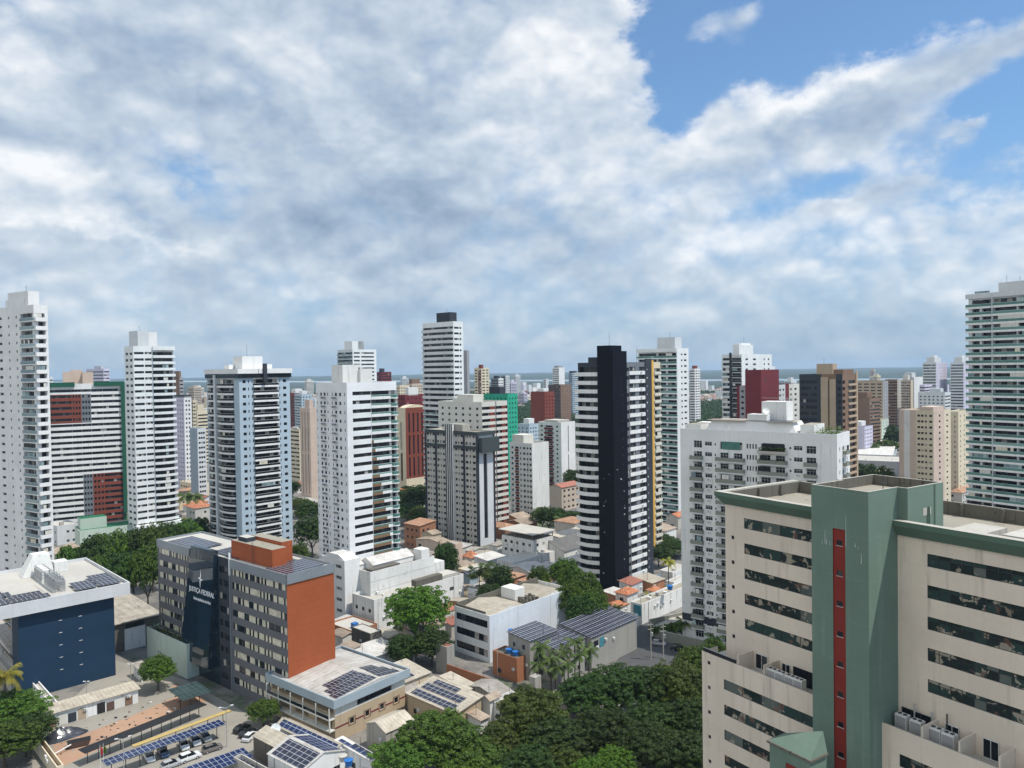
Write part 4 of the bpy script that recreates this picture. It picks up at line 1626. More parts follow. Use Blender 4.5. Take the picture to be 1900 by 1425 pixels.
def t_white_grey():
    b = Bld('apartment_tower', 'white stepped tower with dark balcony column above the maroon block', 'tower', 1376, 657, -48, D=450, pxl=1339.5, pxr=1432)
    b.mw = 'white_clean'
    n, z0 = floors(b, 3.0, 1.6)
    L, B = b.LA, b.LB
    zs = [z0 + i * 3.0 for i in range(n)]
    b.facade(b.L, z0, n, 3.0, [(L * .03, L * .42), (L * .5, L * .97)], .1, 2.5, rec=1.0, win='far')
    b.bal(b.L, 0, L * .45, zs, .5, 1.0, 'white_clean', 'white_clean')
    b.bal(b.L, L * .5, L, zs, .3, 1.0, 'white_clean', 'rail_dark', 'glass')
    b.fbox('pier', b.L, L * .40, L * .5, .01, .7, 0, b.H + 1, 'slate')
    b.facade(b.R, z0, n, 3.0, [(B * .12, B * .2), (B * .36, B * .46), (B * .72, B * .76), (B * .86, B * .91)], 1.0, 2.1, win='far')
    b.roof(.8)
    b.box('rooftop_block', -1, B * .42, 1, L * .4, b.H - .8, at(1395, 639, 452).z, 'white_clean')
    b.box('rooftop_block', B * .1, B * .38, 2, L * .3, at(1395, 638.8, 452).z, at(1395, 636, 452).z, 'white_clean')
    b.box('stepped_wing', B * 1.002, B * 1.22, 2, L, 0, at(1440, 680, 460).z, 'white_clean')
    antenna(b.root, B * .2, L * .2, at(1395, 636, 452).z, 4)
    b.finish()


def t_maroon():
    b = Bld('apartment_tower', 'maroon and grey apartment block with a taller maroon lift tower', 'tower', 1411, 716, -48, D=400, pxl=1367, pxr=1484)
    b.mw = 'maroon'
    fh = 3.0
    n, z0 = floors(b, fh, 1.5)
    L, B = b.LA, b.LB
    b.blank(b.L, 0, L * .12, 'maroon')
    b.facade(b.L, z0, n, fh, [(L * .18, L * .3)], 1.0, 2.2, m='mid_grey', u0=L * .12, u1=L * .45, win='far')
    b.facade(b.L, z0, n, fh, [(L * .55, L * .7)], 1.0, 2.2, u0=L * .45, win='far')
    v = lambda p: b.u(b.R, p)
    b.facade(b.R, z0, n, fh, [(v(1414), v(1417)), (v(1422), v(1425))], 1.0, 2.2, u1=v(1443), m='mid_grey', win='far')
    b.facade(b.R, z0, n, fh, [(v(1446), v(1449)), (v(1452), v(1455))], 1.0, 2.2, u0=v(1443), u1=v(1457), m='light_grey', win='far')
    b.blank(b.R, v(1457), v(1464), 'maroon')
    b.facade(b.R, z0, n, fh, [(v(1466), v(1469)), (v(1474), v(1478))], 1.0, 2.2, u0=v(1464), m='offwhite', win='far')
    b.roof(.8, mp='maroon')
    b.box('lift_tower', -.8, v(1443), -.7, 8, 0 if False else b.H - 22, at(1425, 686, 402).z, 'maroon')
    b.fbox('vent_window', b.R, 4, 5.2, .71, .72, b.H + 1.5, b.H + 4.5, 'black')
    b.finish()


_APT = 1


def t_white_apartments():
    b = Bld('apartment_block', 'broad white apartment block with grey balconies, potted greenery and worn rooftop block', 'apartment block', 1553, 806, -52, D=195.5, pxl=1262, LB=12)
    b.mw = 'white_wall'
    fh = 3.02
    n, z0 = floors(b, fh, 2.6)
    u = lambda p: b.u(b.L, p)
    zs = [z0 + i * fh for i in range(n)]
    g = 3              # lower floors: entrance storeys
    b.blank(b.L, 0, u(1283), 'white_wall')
    def seg(p0, p1, cols, sty, sill=.9, head=2.2):
        b.facade(b.L, z0, n, fh, [(u(c), u(d)) for c, d in cols], sill, head, u0=u(p0), u1=u(p1), win=sty, rec=.25)
    seg(1283, 1304.5, [(1287, 1302)], 'white2', .3, 2.3)
    seg(1304.5, 1323, [(1307.5, 1320.5)], 'white2', 1.0, 2.15)
    seg(1323, 1329.5, [(1325.5, 1328)], 'dark', 1.2, 1.8)
    seg(1329.5, 1383, [(1336, 1351), (1361, 1377)], 'white2', .2, 2.3)
    seg(1383, 1406, [(1385, 1387.8), (1390.2, 1393), (1395.6, 1398.4), (1401, 1403.8)], 'dark', .8, 2.1)
    seg(1406, 1462, [(1412, 1429), (1439, 1456)], 'white2', .2, 2.3)
    seg(1462, 1470, [(1464.5, 1468)], 'dark', 1.2, 1.8)
    seg(1470, 1491, [(1472.5, 1488.5)], 'white2', 1.0, 2.15)
    seg(1491, 1525, [(1496, 1514)], 'white2', .3, 2.3)
    b.blank(b.L, u(1525), b.LA, 'white')
    zb = zs[1:-1]
    b.bal(b.L, u(1282), u(1304), zb, 1.3, 1.05, 'light_grey', 'retaining', st=.28)
    b.bal(b.L, u(1329.5), u(1382), zb, 1.3, 1.05, 'light_grey', 'retaining', st=.28)
    b.bal(b.L, u(1407), u(1461), zb, 1.3, 1.05, 'light_grey', 'retaining', st=.28)
    b.bal(b.L, u(1493), u(1516), zb, 1.3, 1.05, 'light_grey', 'retaining', st=.28)
    for z in zb[:-1]:
        for p in (1312.5, 1478):
            put_on(ACB, 'air_conditioner', b, b.L, u(p), 0, z + .35)
        for p in (1333, 1410):          # glass in the balcony front
            mb = MB()
            b.L.box(mb, u(p), u(p + 13), 1.1, 1.115, z + .2, z + .85, 'rail_dark')
            b.L.box(mb, u(p + 30), u(p + 43), 1.1, 1.115, z + .2, z + .85, 'rail_dark')
            mb.build('balcony_glass', b.root)
    # penthouse glazing and planted balcony
    b.fbox('penthouse_window', b.L, u(1339), u(1373), .02, .1, zs[-1] + .2, zs[-1] + 2.4, 'rail_green')
    b.fbox('penthouse_window', b.L, u(1415), u(1455), .02, .1, zs[-1] + .2, zs[-1] + 2.5, 'glass_dark')
    for k in range(2):
        V, F = [], []
        rnd = random.Random(k)
        for i in range(420):
            leafquads(V, F, b.L.pt(u(1409) + rnd.random() * (u(1460) - u(1409)), .75 + rnd.random() * .55, zs[-2] + .9 + rnd.random() * (1.1 if k == 0 else .8) - k * 3.0 + (2.6 if k == 0 else 2.6)), (0, 0, 1), .35, rnd)
        me = bpy.data.meshes.new('balcony_plants')
        me.from_pydata(V, [], F)
        me.materials.append(MATS['leaf_dark'])
        put(me, 'balcony_plants', b.root)
    b.bal(b.L, u(1407), u(1461), [zs[-1]], 1.3, .5, 'concrete_pale', 'concrete_pale')
    b.facade(b.R, z0, n, fh, [(2, 2.7), (5, 6.4), (9, 9.7)], 1.0, 2.1, win='dark')
    b.bal(b.R, 5, 8.5, zs[1:], 1.0, .95, 'light_grey', 'retaining')
    # dark band and entrance storey
    b.fbox('base_band', b.L, .1, b.LA, .01, .18, 6.6, 8.6, 'slate')
    b.roof(.9, mp='white')
    # mansard roof set back, roof blocks
    mb = MB()
    y0, y1 = b.LA - u(1300), 1.0
    mb.prism([(.6, 10), (11.4, 10), (11.4, b.LA - 7), (.6, b.LA - 7)], b.H - .9, b.H + 2.6, 'white', 'roof_white', poly2=[(2, 12), (10, 12), (10, b.LA - 9), (2, b.LA - 9)])
    mb.build('mansard_roof', b.root)
    ym = b.LA - u(1400)
    mb = MB()
    for s0, s1 in ((11, ym - 3), (ym + 3, b.LA - 8)):
        mb.prism([(.8, s0), (6, s0), (6, s1), (.8, s1)], b.H + 2.62, b.H + 2.72, 'sheet_pale', 'sheet_brown' if s0 > 12 else 'sheet_pale')
    mb.build('sheet_roof', b.root)
    b.box('roof_step', 7, 11.6, 10, b.LA - 2, b.H - .9, b.H + 1.4, 'white_old')
    b.box('roof_step', 1.2, 7, b.LA - 5.8, b.LA - 1, b.H - .9, b.H + 1.2, 'white_old', 'roof_slab')
    b.box('roof_step', 2, 11, 6.2, 9.8, b.H - .9, b.H + 2.0, 'white', 'sheet_pale')
    b.box('rooftop_block', 1.5, 6, ym - 2.8, ym + 2.6, b.H + 2.8, at(1402, 768, 212).z, 'white_old')
    b.box('rooftop_block', 5, 10.5, ym - 7, ym - .2, b.H - .9, at(1420, 745, 212).z, 'white_old')
    mb = MB()
    zt = at(1420, 745, 212).z
    for k in range(8):
        mb.tube((5 + .78 * k, ym - 7, zt), (5 + .78 * k, ym - 7, zt + 1), .03, 'metal', 4)
    mb.tube((5, ym - 7, zt + 1), (10.5, ym - 7, zt + 1), .03, 'metal', 4)
    mb.tube((5, ym - 7, zt + 1), (5, ym - .2, zt + 1), .03, 'metal', 4)
    mb.build('roof_railing', b.root)
    solar(b.root, plane_M((4.6, 12, b.H + 2.95), (0, 1, 0), (-1, 0, -.05)), 7, 3.2, 'solar_blue')
    mb = MB()
    prof = [(.05, 0), (.5, .08), (.85, .28), (.9, .34), (.8, .3), (.4, .12), (.04, .06)]
    mb.lathe(prof, 'white_clean', 14)
    d = mb.build('satellite_dish', b.root, (2.2, ym - 2.4, at(1402, 768, 212).z + .8))
    d.rotation_euler = (R(55), 0, R(-60))
    V, F = [], []
    rnd = random.Random(12)
    for i in range(700):
        leafquads(V, F, Vector((1 + rnd.random() * 9, 1.0 + rnd.random() ** 1.4 * 7, b.H - .9 + abs(rnd.gauss(.8, .8)))), (0, 0, 1), .42, rnd)
    me = bpy.data.meshes.new('roof_plants')
    me.from_pydata(V, [], F)
    me.materials.append(MATS['leaf_mid'])
    put(me, 'roof_plants', b.root)
    b.finish()


def t_dark_brown():
    b = Bld('office_tower', 'dark slate office block with brown piers and brown rooftop box', 'tower', 1563, 694, -48, D=380, pxl=1483, pxr=1590)
    b.mw = 'slate'
    fh = 3.2
    n, z0 = floors(b, fh, 2.5)
    u = lambda p: b.u(b.L, p)
    b.facade(b.L, z0, n, fh, [(.5, u(1515))], .9, 2.6, u1=u(1524), win='band', rec=.3)
    b.blank(b.L, u(1524), u(1551), 'brown')
    b.fbox('pier', b.L, u(1524), u(1537), .01, 1.0, 0, b.H - 1.5, 'tan')
    b.fbox('pier', b.L, u(1540), u(1551), .01, .8, 0, b.H - 2.5, 'tan')
    b.facade(b.L, z0, n, fh, [(u(1555), u(1560))], .9, 2.4, u0=u(1551), win='far')
    L = b.LB
    b.facade(b.R, z0, n, fh, [(.3, L * .18), (L * .4, L * .86)], .7, 2.4, m='brown', win='far', rec=.6)
    for i in range(n):
        b.fbox('balcony', b.R, L * .36, L * .9, .01, .6, z0 + i * fh - .3, z0 + i * fh + .65, 'tan')
    b.fbox('pier', b.R, L * .9, L, .01, .4, 0, b.H + 1.4, 'tan')
    b.roof(.8, mp='slate')
    b.box('rooftop_block', 3, 9, u(1541) and b.LA - u(1541), b.LA - u(1511), b.H - .8, at(1525, 675, 386).z, 'tan')
    b.box('rooftop_block', L * .2, L * .9, 1, 6, b.H - .8, b.H + 2.2, 'brown')
    antenna(b.root, 5, b.LA * .5, at(1525, 675, 386).z, 3.5)
    b.finish()


def t_stained():
    b = Bld('apartment_tower', 'stained beige slab block with rows of small dark windows', 'tower', 1732, 762, -40, D=393, pxl=1668, pxr=1764)
    b.mw = 'pinkbeige'
    fh = 3.0
    n, z0 = floors(b, fh, 1.3)
    u = lambda p: b.u(b.L, p)
    b.blank(b.L, 0, u(1677), 'pinkbeige')
    b.blank(b.L, u(1677), u(1688), 'white_old')
    b.blank(b.L, u(1688), u(1699), 'pinkbeige')
    b.facade(b.L, z0, n, fh, [(u(1702), u(1707)), (u(1708.5), u(1713.5)), (u(1716), u(1719.5)), (u(1724), u(1729.5))], 1.0, 2.1, u0=u(1699), m='cream', win='curtain')
    L = b.LB
    b.facade(b.R, z0, n, fh, [(L * .3, L * .4)], .8, 2.0, m='pinkbeige', u1=L * .62, win='far')
    b.facade(b.R, z0, n, fh, [(L * .74, L * .84)], .8, 1.8, m='cream', u0=L * .62, win='far')
    b.roof(.8)
    b.box('rooftop_block', .5, L * .62, .3, 7, b.H - .8, b.H + 1.8, 'pinkbeige')
    b.finish()


def t_right():
    b = Bld('apartment_tower', 'tall grey white tower wrapped in green glass balconies cut by the photo edge', 'tower', 1983, 531, -34, D=272, pxl=1797, LB=18)
    b.mw = 'light_grey'
    fh = 3.1
    n, z0 = floors(b, fh, 1.9)
    zs = [z0 + i * fh for i in range(n)]
    um = b.u(b.L, 1843)
    b.facade(b.L, z0, n, fh, [(1.3, um * .45), (um * .55, um - .15)], .05, 2.6, u1=um, rec=1.6, win='office')
    b.facade(b.L, z0, n, fh, [(um + .1, um + 8), (um + 8.6, um + 15), (um + 15.6, b.LA - .5)], .05, 2.6, u0=um, rec=1.6, win='office')
    b.bal(b.L, -.9, um - .06, zs, .55, .95, 'white', 'rail_green', 'glass', st=.8)
    b.bal(b.L, um + .06, b.LA, zs, .95, .95, 'white', 'rail_green', 'glass', st=.8)
    b.fbox('pier', b.L, um - .12, um + .12, .01, 1.2, 0, b.H, 'light_grey')
    b.roof(.9)
    b.bal(b.L, -.9, um - .06, [b.H - 1.5], .55, 1.5, 'light_grey', 'light_grey', st=.3)
    b.bal(b.L, um + .06, b.LA, [b.H - 1.5], .95, 1.5, 'light_grey', 'light_grey', st=.3)
    y1, y0 = b.LA - b.u(b.L, 1848), b.LA - b.u(b.L, 1930)
    b.box('rooftop_block', 2, 9, y0, y1, b.H - .9, at(1870, 523, 290).z, 'light_grey')
    antenna(b.root, 4, y1 - 2, at(1870, 523, 290).z, 3)
    antenna(b.root, 3, y1 - 7, at(1870, 523, 290).z, 2)
    b.finish()


for fn in (t_left, t_green_frame, t_slim, t_blue, t_white_black, t_tall_centre, t_brown_striped, t_grey_dark, t_red_brown, t_black,
           t_yellow, t_green_white, t_white_grey, t_maroon, t_white_apartments, t_dark_brown, t_stained, t_right):
    fn()

FT = ftower
FT('far lilac grey block with ribbon windows behind the green framed block', 192, 684, 700, 160, 203, 'lilac', sl=('bands',), sr=('bands',), blocks=((.2, .5, .2, .6, 2.5, 'lilac'),))
FT('pale block with plain parapet showing behind the white balcony tower', 92, 699, 620, 70, 98, 'light_grey', sl=('grid', 4, 1.2))
FT('white navy topped building with square windows beside the slim white tower', 341, 736, 520, 322, 355, 'lilac', 'white', sl=('grid', 4, 1.1), sr=('grid', 2, 1.1), blocks=((0, 1, 0, 1, 1.0, 'slate'),))
FT('cream slab tower with small balconies beside the white navy topped building', 358, 742, 640, 353, 363, 'cream', sl=('bands',), sr=('grid', 3, 1.0))
FT('blue grey gabled block below the cream slab tower', 366, 795, 470, 352, 382, 'blue_grey', 'light_grey', sl=('blank',), sr=('grid', 3, 1.2))
b_ = FT('brown curved tower peeping out behind the slim white tower', 333, 700, 620, 321, 340, 'brown', 'mid_grey', sl=('blank',), sr=('bands',), blocks=((0, .6, .1, .8, 5, 'brown'),))
FT('slender beige tower with dark joints between the pale blue and white banded towers', 575, 757, 470, 556, 587, 'pinkbeige', sl=('strips', 3, .7), sr=('blank',), blocks=((.1, .7, .1, .55, 5, 'pinkbeige'),))
FT('low beige block with deep balconies beside the slender beige tower', 555, 795, 560, 538, 560, 'cream', sl=('bands',), sr=('blank',), blocks=((0, .5, .2, .7, 1, 'white'),))
FT('beige tower peeping out left of the pale blue tower foot', 363, 742, 720, 356, 366, 'beige', sl=('bands',), sr=('blank',))
FT('white glass balconied tower with white rooftop box behind the banded tower', 654, 648, 600, 626, 698, 'light_grey', 'white_clean', sl=('bands', .2), sr=('part', [(.05, .3), (.36, .9)]),
   bl=('light_grey', 'rail_glass', .5, 1.0, 'glass', 0, 1, .6), blocks=((.05, .55, .1, .6, 6.5, 'white_clean'), (.3, .55, .1, .6, 6.8, 'light_grey')))
FT('small far maroon and slate tower between banded tower and tallest tower', 708, 690, 900, 699, 726, 'maroon', 'maroon', sl=('bands',), sr=('bands',), blocks=((0, .3, 0, .5, 4, 'slate'),))
FT('maroon block with white central shaft behind the red brown block', 752, 733, 560, 738, 791, 'maroon', 'maroon', sl=('grid', 3, 1.0), sr=('grid', 5, 1.1), blocks=((.15, .6, 0, .4, 5.5, 'white_old'),))
FT('cream block peeping over the banded tower roof', 742, 715, 800, 735, 760, 'cream', sl=('grid', 3, 1.2), sr=('grid', 5, 1.2))
FT('brown topped far block left of the tallest tower', 764, 712, 840, 755, 784, 'beige', sl=('bands',), sr=('grid', 5, 1.3), blocks=((.1, .8, .1, .8, 5, 'brown'),))
FT('plain grey slab behind the tallest tower', 866, 650, 470, 858, 870.5, 'mid_grey', 'mid_grey', sl=('blank',), sr=('blank',))
FT('far cream tower with red brown centre bay', 893, 682, 800, 880, 907.5, 'cream', 'cream', sl=('part', [(.05, .4), (.5, .95)]), sr=('part', [(.1, .45), (.6, .9)]), blocks=((-.02, .25, -.02, .35, 3, 'brick_red'),), bl=('brick_red', 'brick_red', .3, .9, 'solid', .55, 1.0, 0))
FT('far navy and white banded tower', 925, 702, 900, 911, 934, 'slate_grey', 'white', sl=('bands',), sr=('part', [(.1, .4), (.55, .9)]), blocks=((.1, .6, .2, .7, 3, 'slate'),))
FT('far slate tower with white edges behind the navy and white tower', 938, 697, 1050, 930, 945, 'slate_grey', 'light_grey', sl=('bands',), sr=('grid', 2, 2))
FT('building shrouded in bright green scaffold netting with dark lift core', 942, 731, 480, 898, 960, 'netting', 'netting', sl=('grid', 6, .9), sr=('grid', 3, 1.0), blocks=((.05, .6, .35, .8, 4.4, 'slate'),))
FT('old white walk up block with brick red window columns', 987, 823, 402, 945.5, 1018, 'white_old', 'white_old', sl=('part', [(.08, .16), (.25, .40), (.46, .52), (.60, .70), (.76, .83), (.88, .97)]), sr=('blank',), fh=2.85,
   blocks=((.1, .7, .45, .95, 4.0, 'offwhite'),), bl=('brick_red', 'brick_red', .15, .9, 'solid', .24, .41, 0))
FT('white block with maroon balconies and blank side wall', 1041, 784, 507, 999, 1067, 'white', 'white', sl=('part', [(.08, .2), (.3, .62), (.78, .86)]), sr=('strips', 1, .8), blocks=((.1, .9, .2, .8, 1.2, 'roof_white'),),
   bl=('maroon', 'maroon', .9, .95, 'solid', .28, .66, 0))
FT('purple brown tower with lighter brown side among far trees', 1040, 714, 1000, 1017, 1059, 'dark_brown', 'brown', sl=('grid', 9, 1.6), sr=('grid', 5, .8))
FT('far white tower with grey centre strip behind the purple brown tower', 1037, 682, 1250, 1025, 1047.5, 'white', 'white', sl=('bands',), sr=('blank',), blocks=((.1, .9, .2, .8, 3, 'mid_grey'),))
FT('far slim white tower left of the purple brown tower', 1013, 703, 1300, 1008, 1018, 'light_grey', sl=('grid', 3, 1.5), sr=('blank',))
FT('far pale blue tower beside the black tower balconies', 1062, 692, 1150, 1055, 1076, 'blue_grey', 'pale_blue', sl=('bands',), sr=('bands',), blocks=((0, .6, 0, .8, 3, 'slate'),))
FT('far white tower with red bands beyond the pale green balconies', 1289, 684, 900, 1279, 1299, 'white', 'white', sl=('bands',), sr=('part', [(.1, .5), (.6, .9)]), blocks=((.1, .6, .1, .6, 3.5, 'brick_red'),))
FT('olive grid fronted block beside the dark slate office', 1638, 707, 760, 1588, 1648, 'tan', 'mid_grey', sl=('part', [(.05, .22), (.3, .48), (.55, .72), (.8, .95)]), sr=('grid', 2, 1.4), fh=3.2)
FT('weathered brown grey slab with deep recesses behind the stained beige block', 1665, 704, 800, 1642, 1672, 'brown', 'warm_grey', sl=('bands',), sr=('grid', 2, 1.3))
FT('pale beige slab rising behind the stained beige block', 1690, 705, 830, 1671, 1694, 'beige', 'cream', sl=('grid', 5, 1.4), sr=('blank',), blocks=((.1, .9, .3, .8, 5, 'offwhite'),))
FT('white tower with blank side and plain grid front near the twin towers', 1696, 700, 850, 1676, 1712, 'light_grey', 'white', sl=('grid', 5, 1.2), sr=('grid', 2, .7), blocks=((0, .4, .2, .9, 5, 'light_grey'),))
FT('mauve banded building below the twin grey towers', 1716, 714, 760, 1706, 1730, 'lilac', 'lilac', sl=('bands',), sr=('bands',))
for lab, p in (('western twin grey tower with dark window grid', 1737), ('eastern twin grey tower with dark window grid', 1788)):
    FT(lab, p, 672, 780, p - 25, p + 20, 'light_grey', 'lilac', sl=('grid', 8, 1.6), sr=('grid', 6, 1.2), blocks=((.1, .7, .2, .8, 5, 'light_grey'), (.2, .5, .3, .6, 7, 'light_grey')), group='twin grey towers')
FT('small cream walk up block among trees behind the dark slate office', 1636, 779, 700, 1590, 1649, 'cream', 'mint', sl=('part', [(.04, .12), (.2, .27), (.36, .44), (.52, .6), (.7, .8), (.88, .96)]), sr=('grid', 2, 1.4), name='apartment_block')
FT('cream slab with narrow slot windows behind the stained beige block', 1778, 764, 440, 1757, 1800, 'cream', 'cream', sl=('grid', 2, .5), sr=('grid', 3, 1.6), fh=2.9)
FT('white office with grid windows left of the grey twin towers', 1467, 716, 620, 1455, 1485, 'cream', 'cream', sl=('grid', 3, 1.2), sr=('grid', 3, 1.2))
FT('distant pale tower over the maroon block', 1468, 706, 1100, 1455, 1478, 'light_grey', sl=('grid', 4, 1.5), sr=('grid', 2, 1.5), blocks=((.2, .7, .2, .7, 4, 'light_grey'),))
# ------------------------------------------------------------------ land: ground sheet, river, far woods, streets and yards
def groundmat():
    mt, N, b = newmat('ground')
    tc = N.n('ShaderNodeTexCoord')
    o = tc.outputs['Object']
    n1 = N.noise(o, .02, 6, .65)
    n2 = N.noise(o, .11, 5, .65, (40, 7, 0))
    n3 = N.noise(o, .9, 4, .6)
    c = N.mix(N.ramp(n2, .4, .6), (.20, .185, .165), (.105, .10, .098))
    c = N.mix(N.ramp(n1, .55, .62), c, (.045, .075, .025))
    c = N.mix(N.math('MULTIPLY', N.ramp(n3, .4, .7), .3), c, (.26, .24, .21))
    sp = N.n('ShaderNodeSeparateXYZ', Vector=o)
    far = N.ramp(N.n('ShaderNodeVectorMath', operation='LENGTH', Vector=o).outputs['Value'], 2200.0, 3400.0)
    c = N.mix(far, c, (.035, .06, .025))
    N.inp(b, 'Base Color', c)
    b.inputs['Roughness'].default_value = .9


groundmat()
mb = MB()
mb.face([(-17000, -3000, 0), (17000, -3000, 0), (17000, 12200, 0), (-17000, 12200, 0)], 'ground')
tag(mb.build('ground'), kind='structure')


def gpoly(name, pts, m, z, world=False):
    mb = MB()
    mb.face([(gnd(*p) if not world else Vector((p[0], p[1], 0))).xy.to_3d() + Vector((0, 0, z)) for p in pts], m)
    o = mb.mesh(name)
    if o.polygons[0].normal.z < 0:
        o.flip_normals()
    ob = put(o, name)
    return tag(ob, kind='structure')


bank = [(-300, 9200), (0, 8600), (360, 7200), (570, 5800), (950, 4900), (1310, 4100), (1700, 3600), (1950, 3450), (2300, 3300)]
def bp(px, D):
    return ((px - CX) / FPX * D, D)
near_b = [bp(*q) for q in bank]
far_b = [bp(p, D + D * D / 114160 * 3.0) for p, D in bank]
mb = MB()
for i in range(len(bank) - 1):
    a, b_, c, d = near_b[i], near_b[i + 1], far_b[i + 1], far_b[i]
    mb.face([(a[0], a[1], .4), (b_[0], b_[1], .4), (c[0], c[1], .4), (d[0], d[1], .4)], 'river')
tag(mb.build('river'), kind='structure')


def heightsheet(name, curve0, curve1, nx, ny, h, seed, m, kind, taper=0):
    """bumpy wooded strip between two curves of (x, y)"""
    from mathutils import noise as NZ
    def on(c, t):
        f = t * (len(c) - 1)
        i = min(int(f), len(c) - 2)
        a, q = c[i], c[i + 1]
        k = f - i
        return (a[0] + (q[0] - a[0]) * k, a[1] + (q[1] - a[1]) * k)
    V, F = [], []
    rnd = random.Random(seed)
    for j in range(ny + 1):
        for i in range(nx + 1):
            p, q = on(curve0, i / nx), on(curve1, i / nx)
            t = j / ny
            x, y = p[0] + (q[0] - p[0]) * t + rnd.uniform(-6, 6), p[1] + (q[1] - p[1]) * t + rnd.uniform(-8, 8)
            z = h * (.55 + .45 * NZ.noise((x * .004, y * .004, seed))) + h * .5 * rnd.random()
            if taper:
                z *= max(.06, 1 - t ** .8)
            if j in (0, ny) or i in (0, nx):
                z = -.5
            V.append((x, y, z))
    w = nx + 1
    for j in range(ny):
        for i in range(nx):
            F.append((j * w + i, j * w + i + 1, (j + 1) * w + i + 1, (j + 1) * w + i))
    me = bpy.data.meshes.new(name)
    me.from_pydata(V, [], F)
    me.materials.append(MATS[m])
    return tag(put(me, name), kind=kind)


heightsheet('far_shore_woods', far_b, [bp(p, 11600) for p, D in bank], 160, 40, 17, 3, 'hill_far', 'stuff')
wood_near = [bp(-300, 3600), bp(0, 3300), bp(360, 3100), bp(570, 2900), bp(950, 2900), bp(1310, 2500), bp(1700, 2300), bp(1950, 2200), bp(2300, 2100)]
heightsheet('riverside_woods', wood_near, [(x, y - 40) for x, y in near_b], 220, 60, 13, 8, 'hill_far', 'stuff', 1)

# street beside the white apartment block, parking court, building yard
gpoly('street', [(1120, 1262), (1196, 1150), (1215, 1150), (1262, 1178), (1345, 1212), (1420, 1250), (1420, 1330), (1250, 1262)], 'asphalt', .012)
gpoly('pavement', [(1200, 1160), (1222, 1160), (1300, 1190), (1345, 1202), (1345, 1212), (1262, 1180)], 'paving', .12)
gpoly('parking_court', [(180, 1440), (420, 1318), (520, 1355), (470, 1400), (400, 1475), (200, 1475)], 'paving', .008)
gpoly('yard_apron', [(60, 1360), (215, 1225), (345, 1262), (470, 1330), (420, 1440), (60, 1440)], 'paving', .004)
gpoly('building_yard', [(95, 1372), (330, 1268), (385, 1300), (175, 1395), (110, 1425)], 'dirt_orange', .010)
gpoly('concrete_strip', [(88, 1356), (300, 1268), (345, 1285), (240, 1330), (130, 1372)], 'paving', .016)
gpoly('court', [(213, 1235), (262, 1222), (300, 1262), (214, 1275)], 'paving', .008)

# ------------------------------------------------------------------ hotel in front: beige wings, green lift tower
def ac_unit(label, loc, rz, group, s=1.0):
    o = empty('air_conditioner', loc, rz, label, 'air conditioner', group)
    mb = MB()
    mb.box(-.55 * s, .55 * s, -.4 * s, .4 * s, 0, 1.55 * s, 'ac_white')
    mb.box(-.5 * s, .5 * s, -.415 * s, -.4 * s, .1 * s, 1.4 * s, 'mid_grey')
    mb.build('casing', o)
    for k in (-1, 1):
        f = MB()
        f.lathe([(.2 * s, 0), (.2 * s, .06), (.16 * s, .06), (.16 * s, .02), (.02, .02)], 'metal_dark', 12, (k * .26 * s, 0))
        f.build('fan', o, (0, 0, 1.55 * s))
    return o


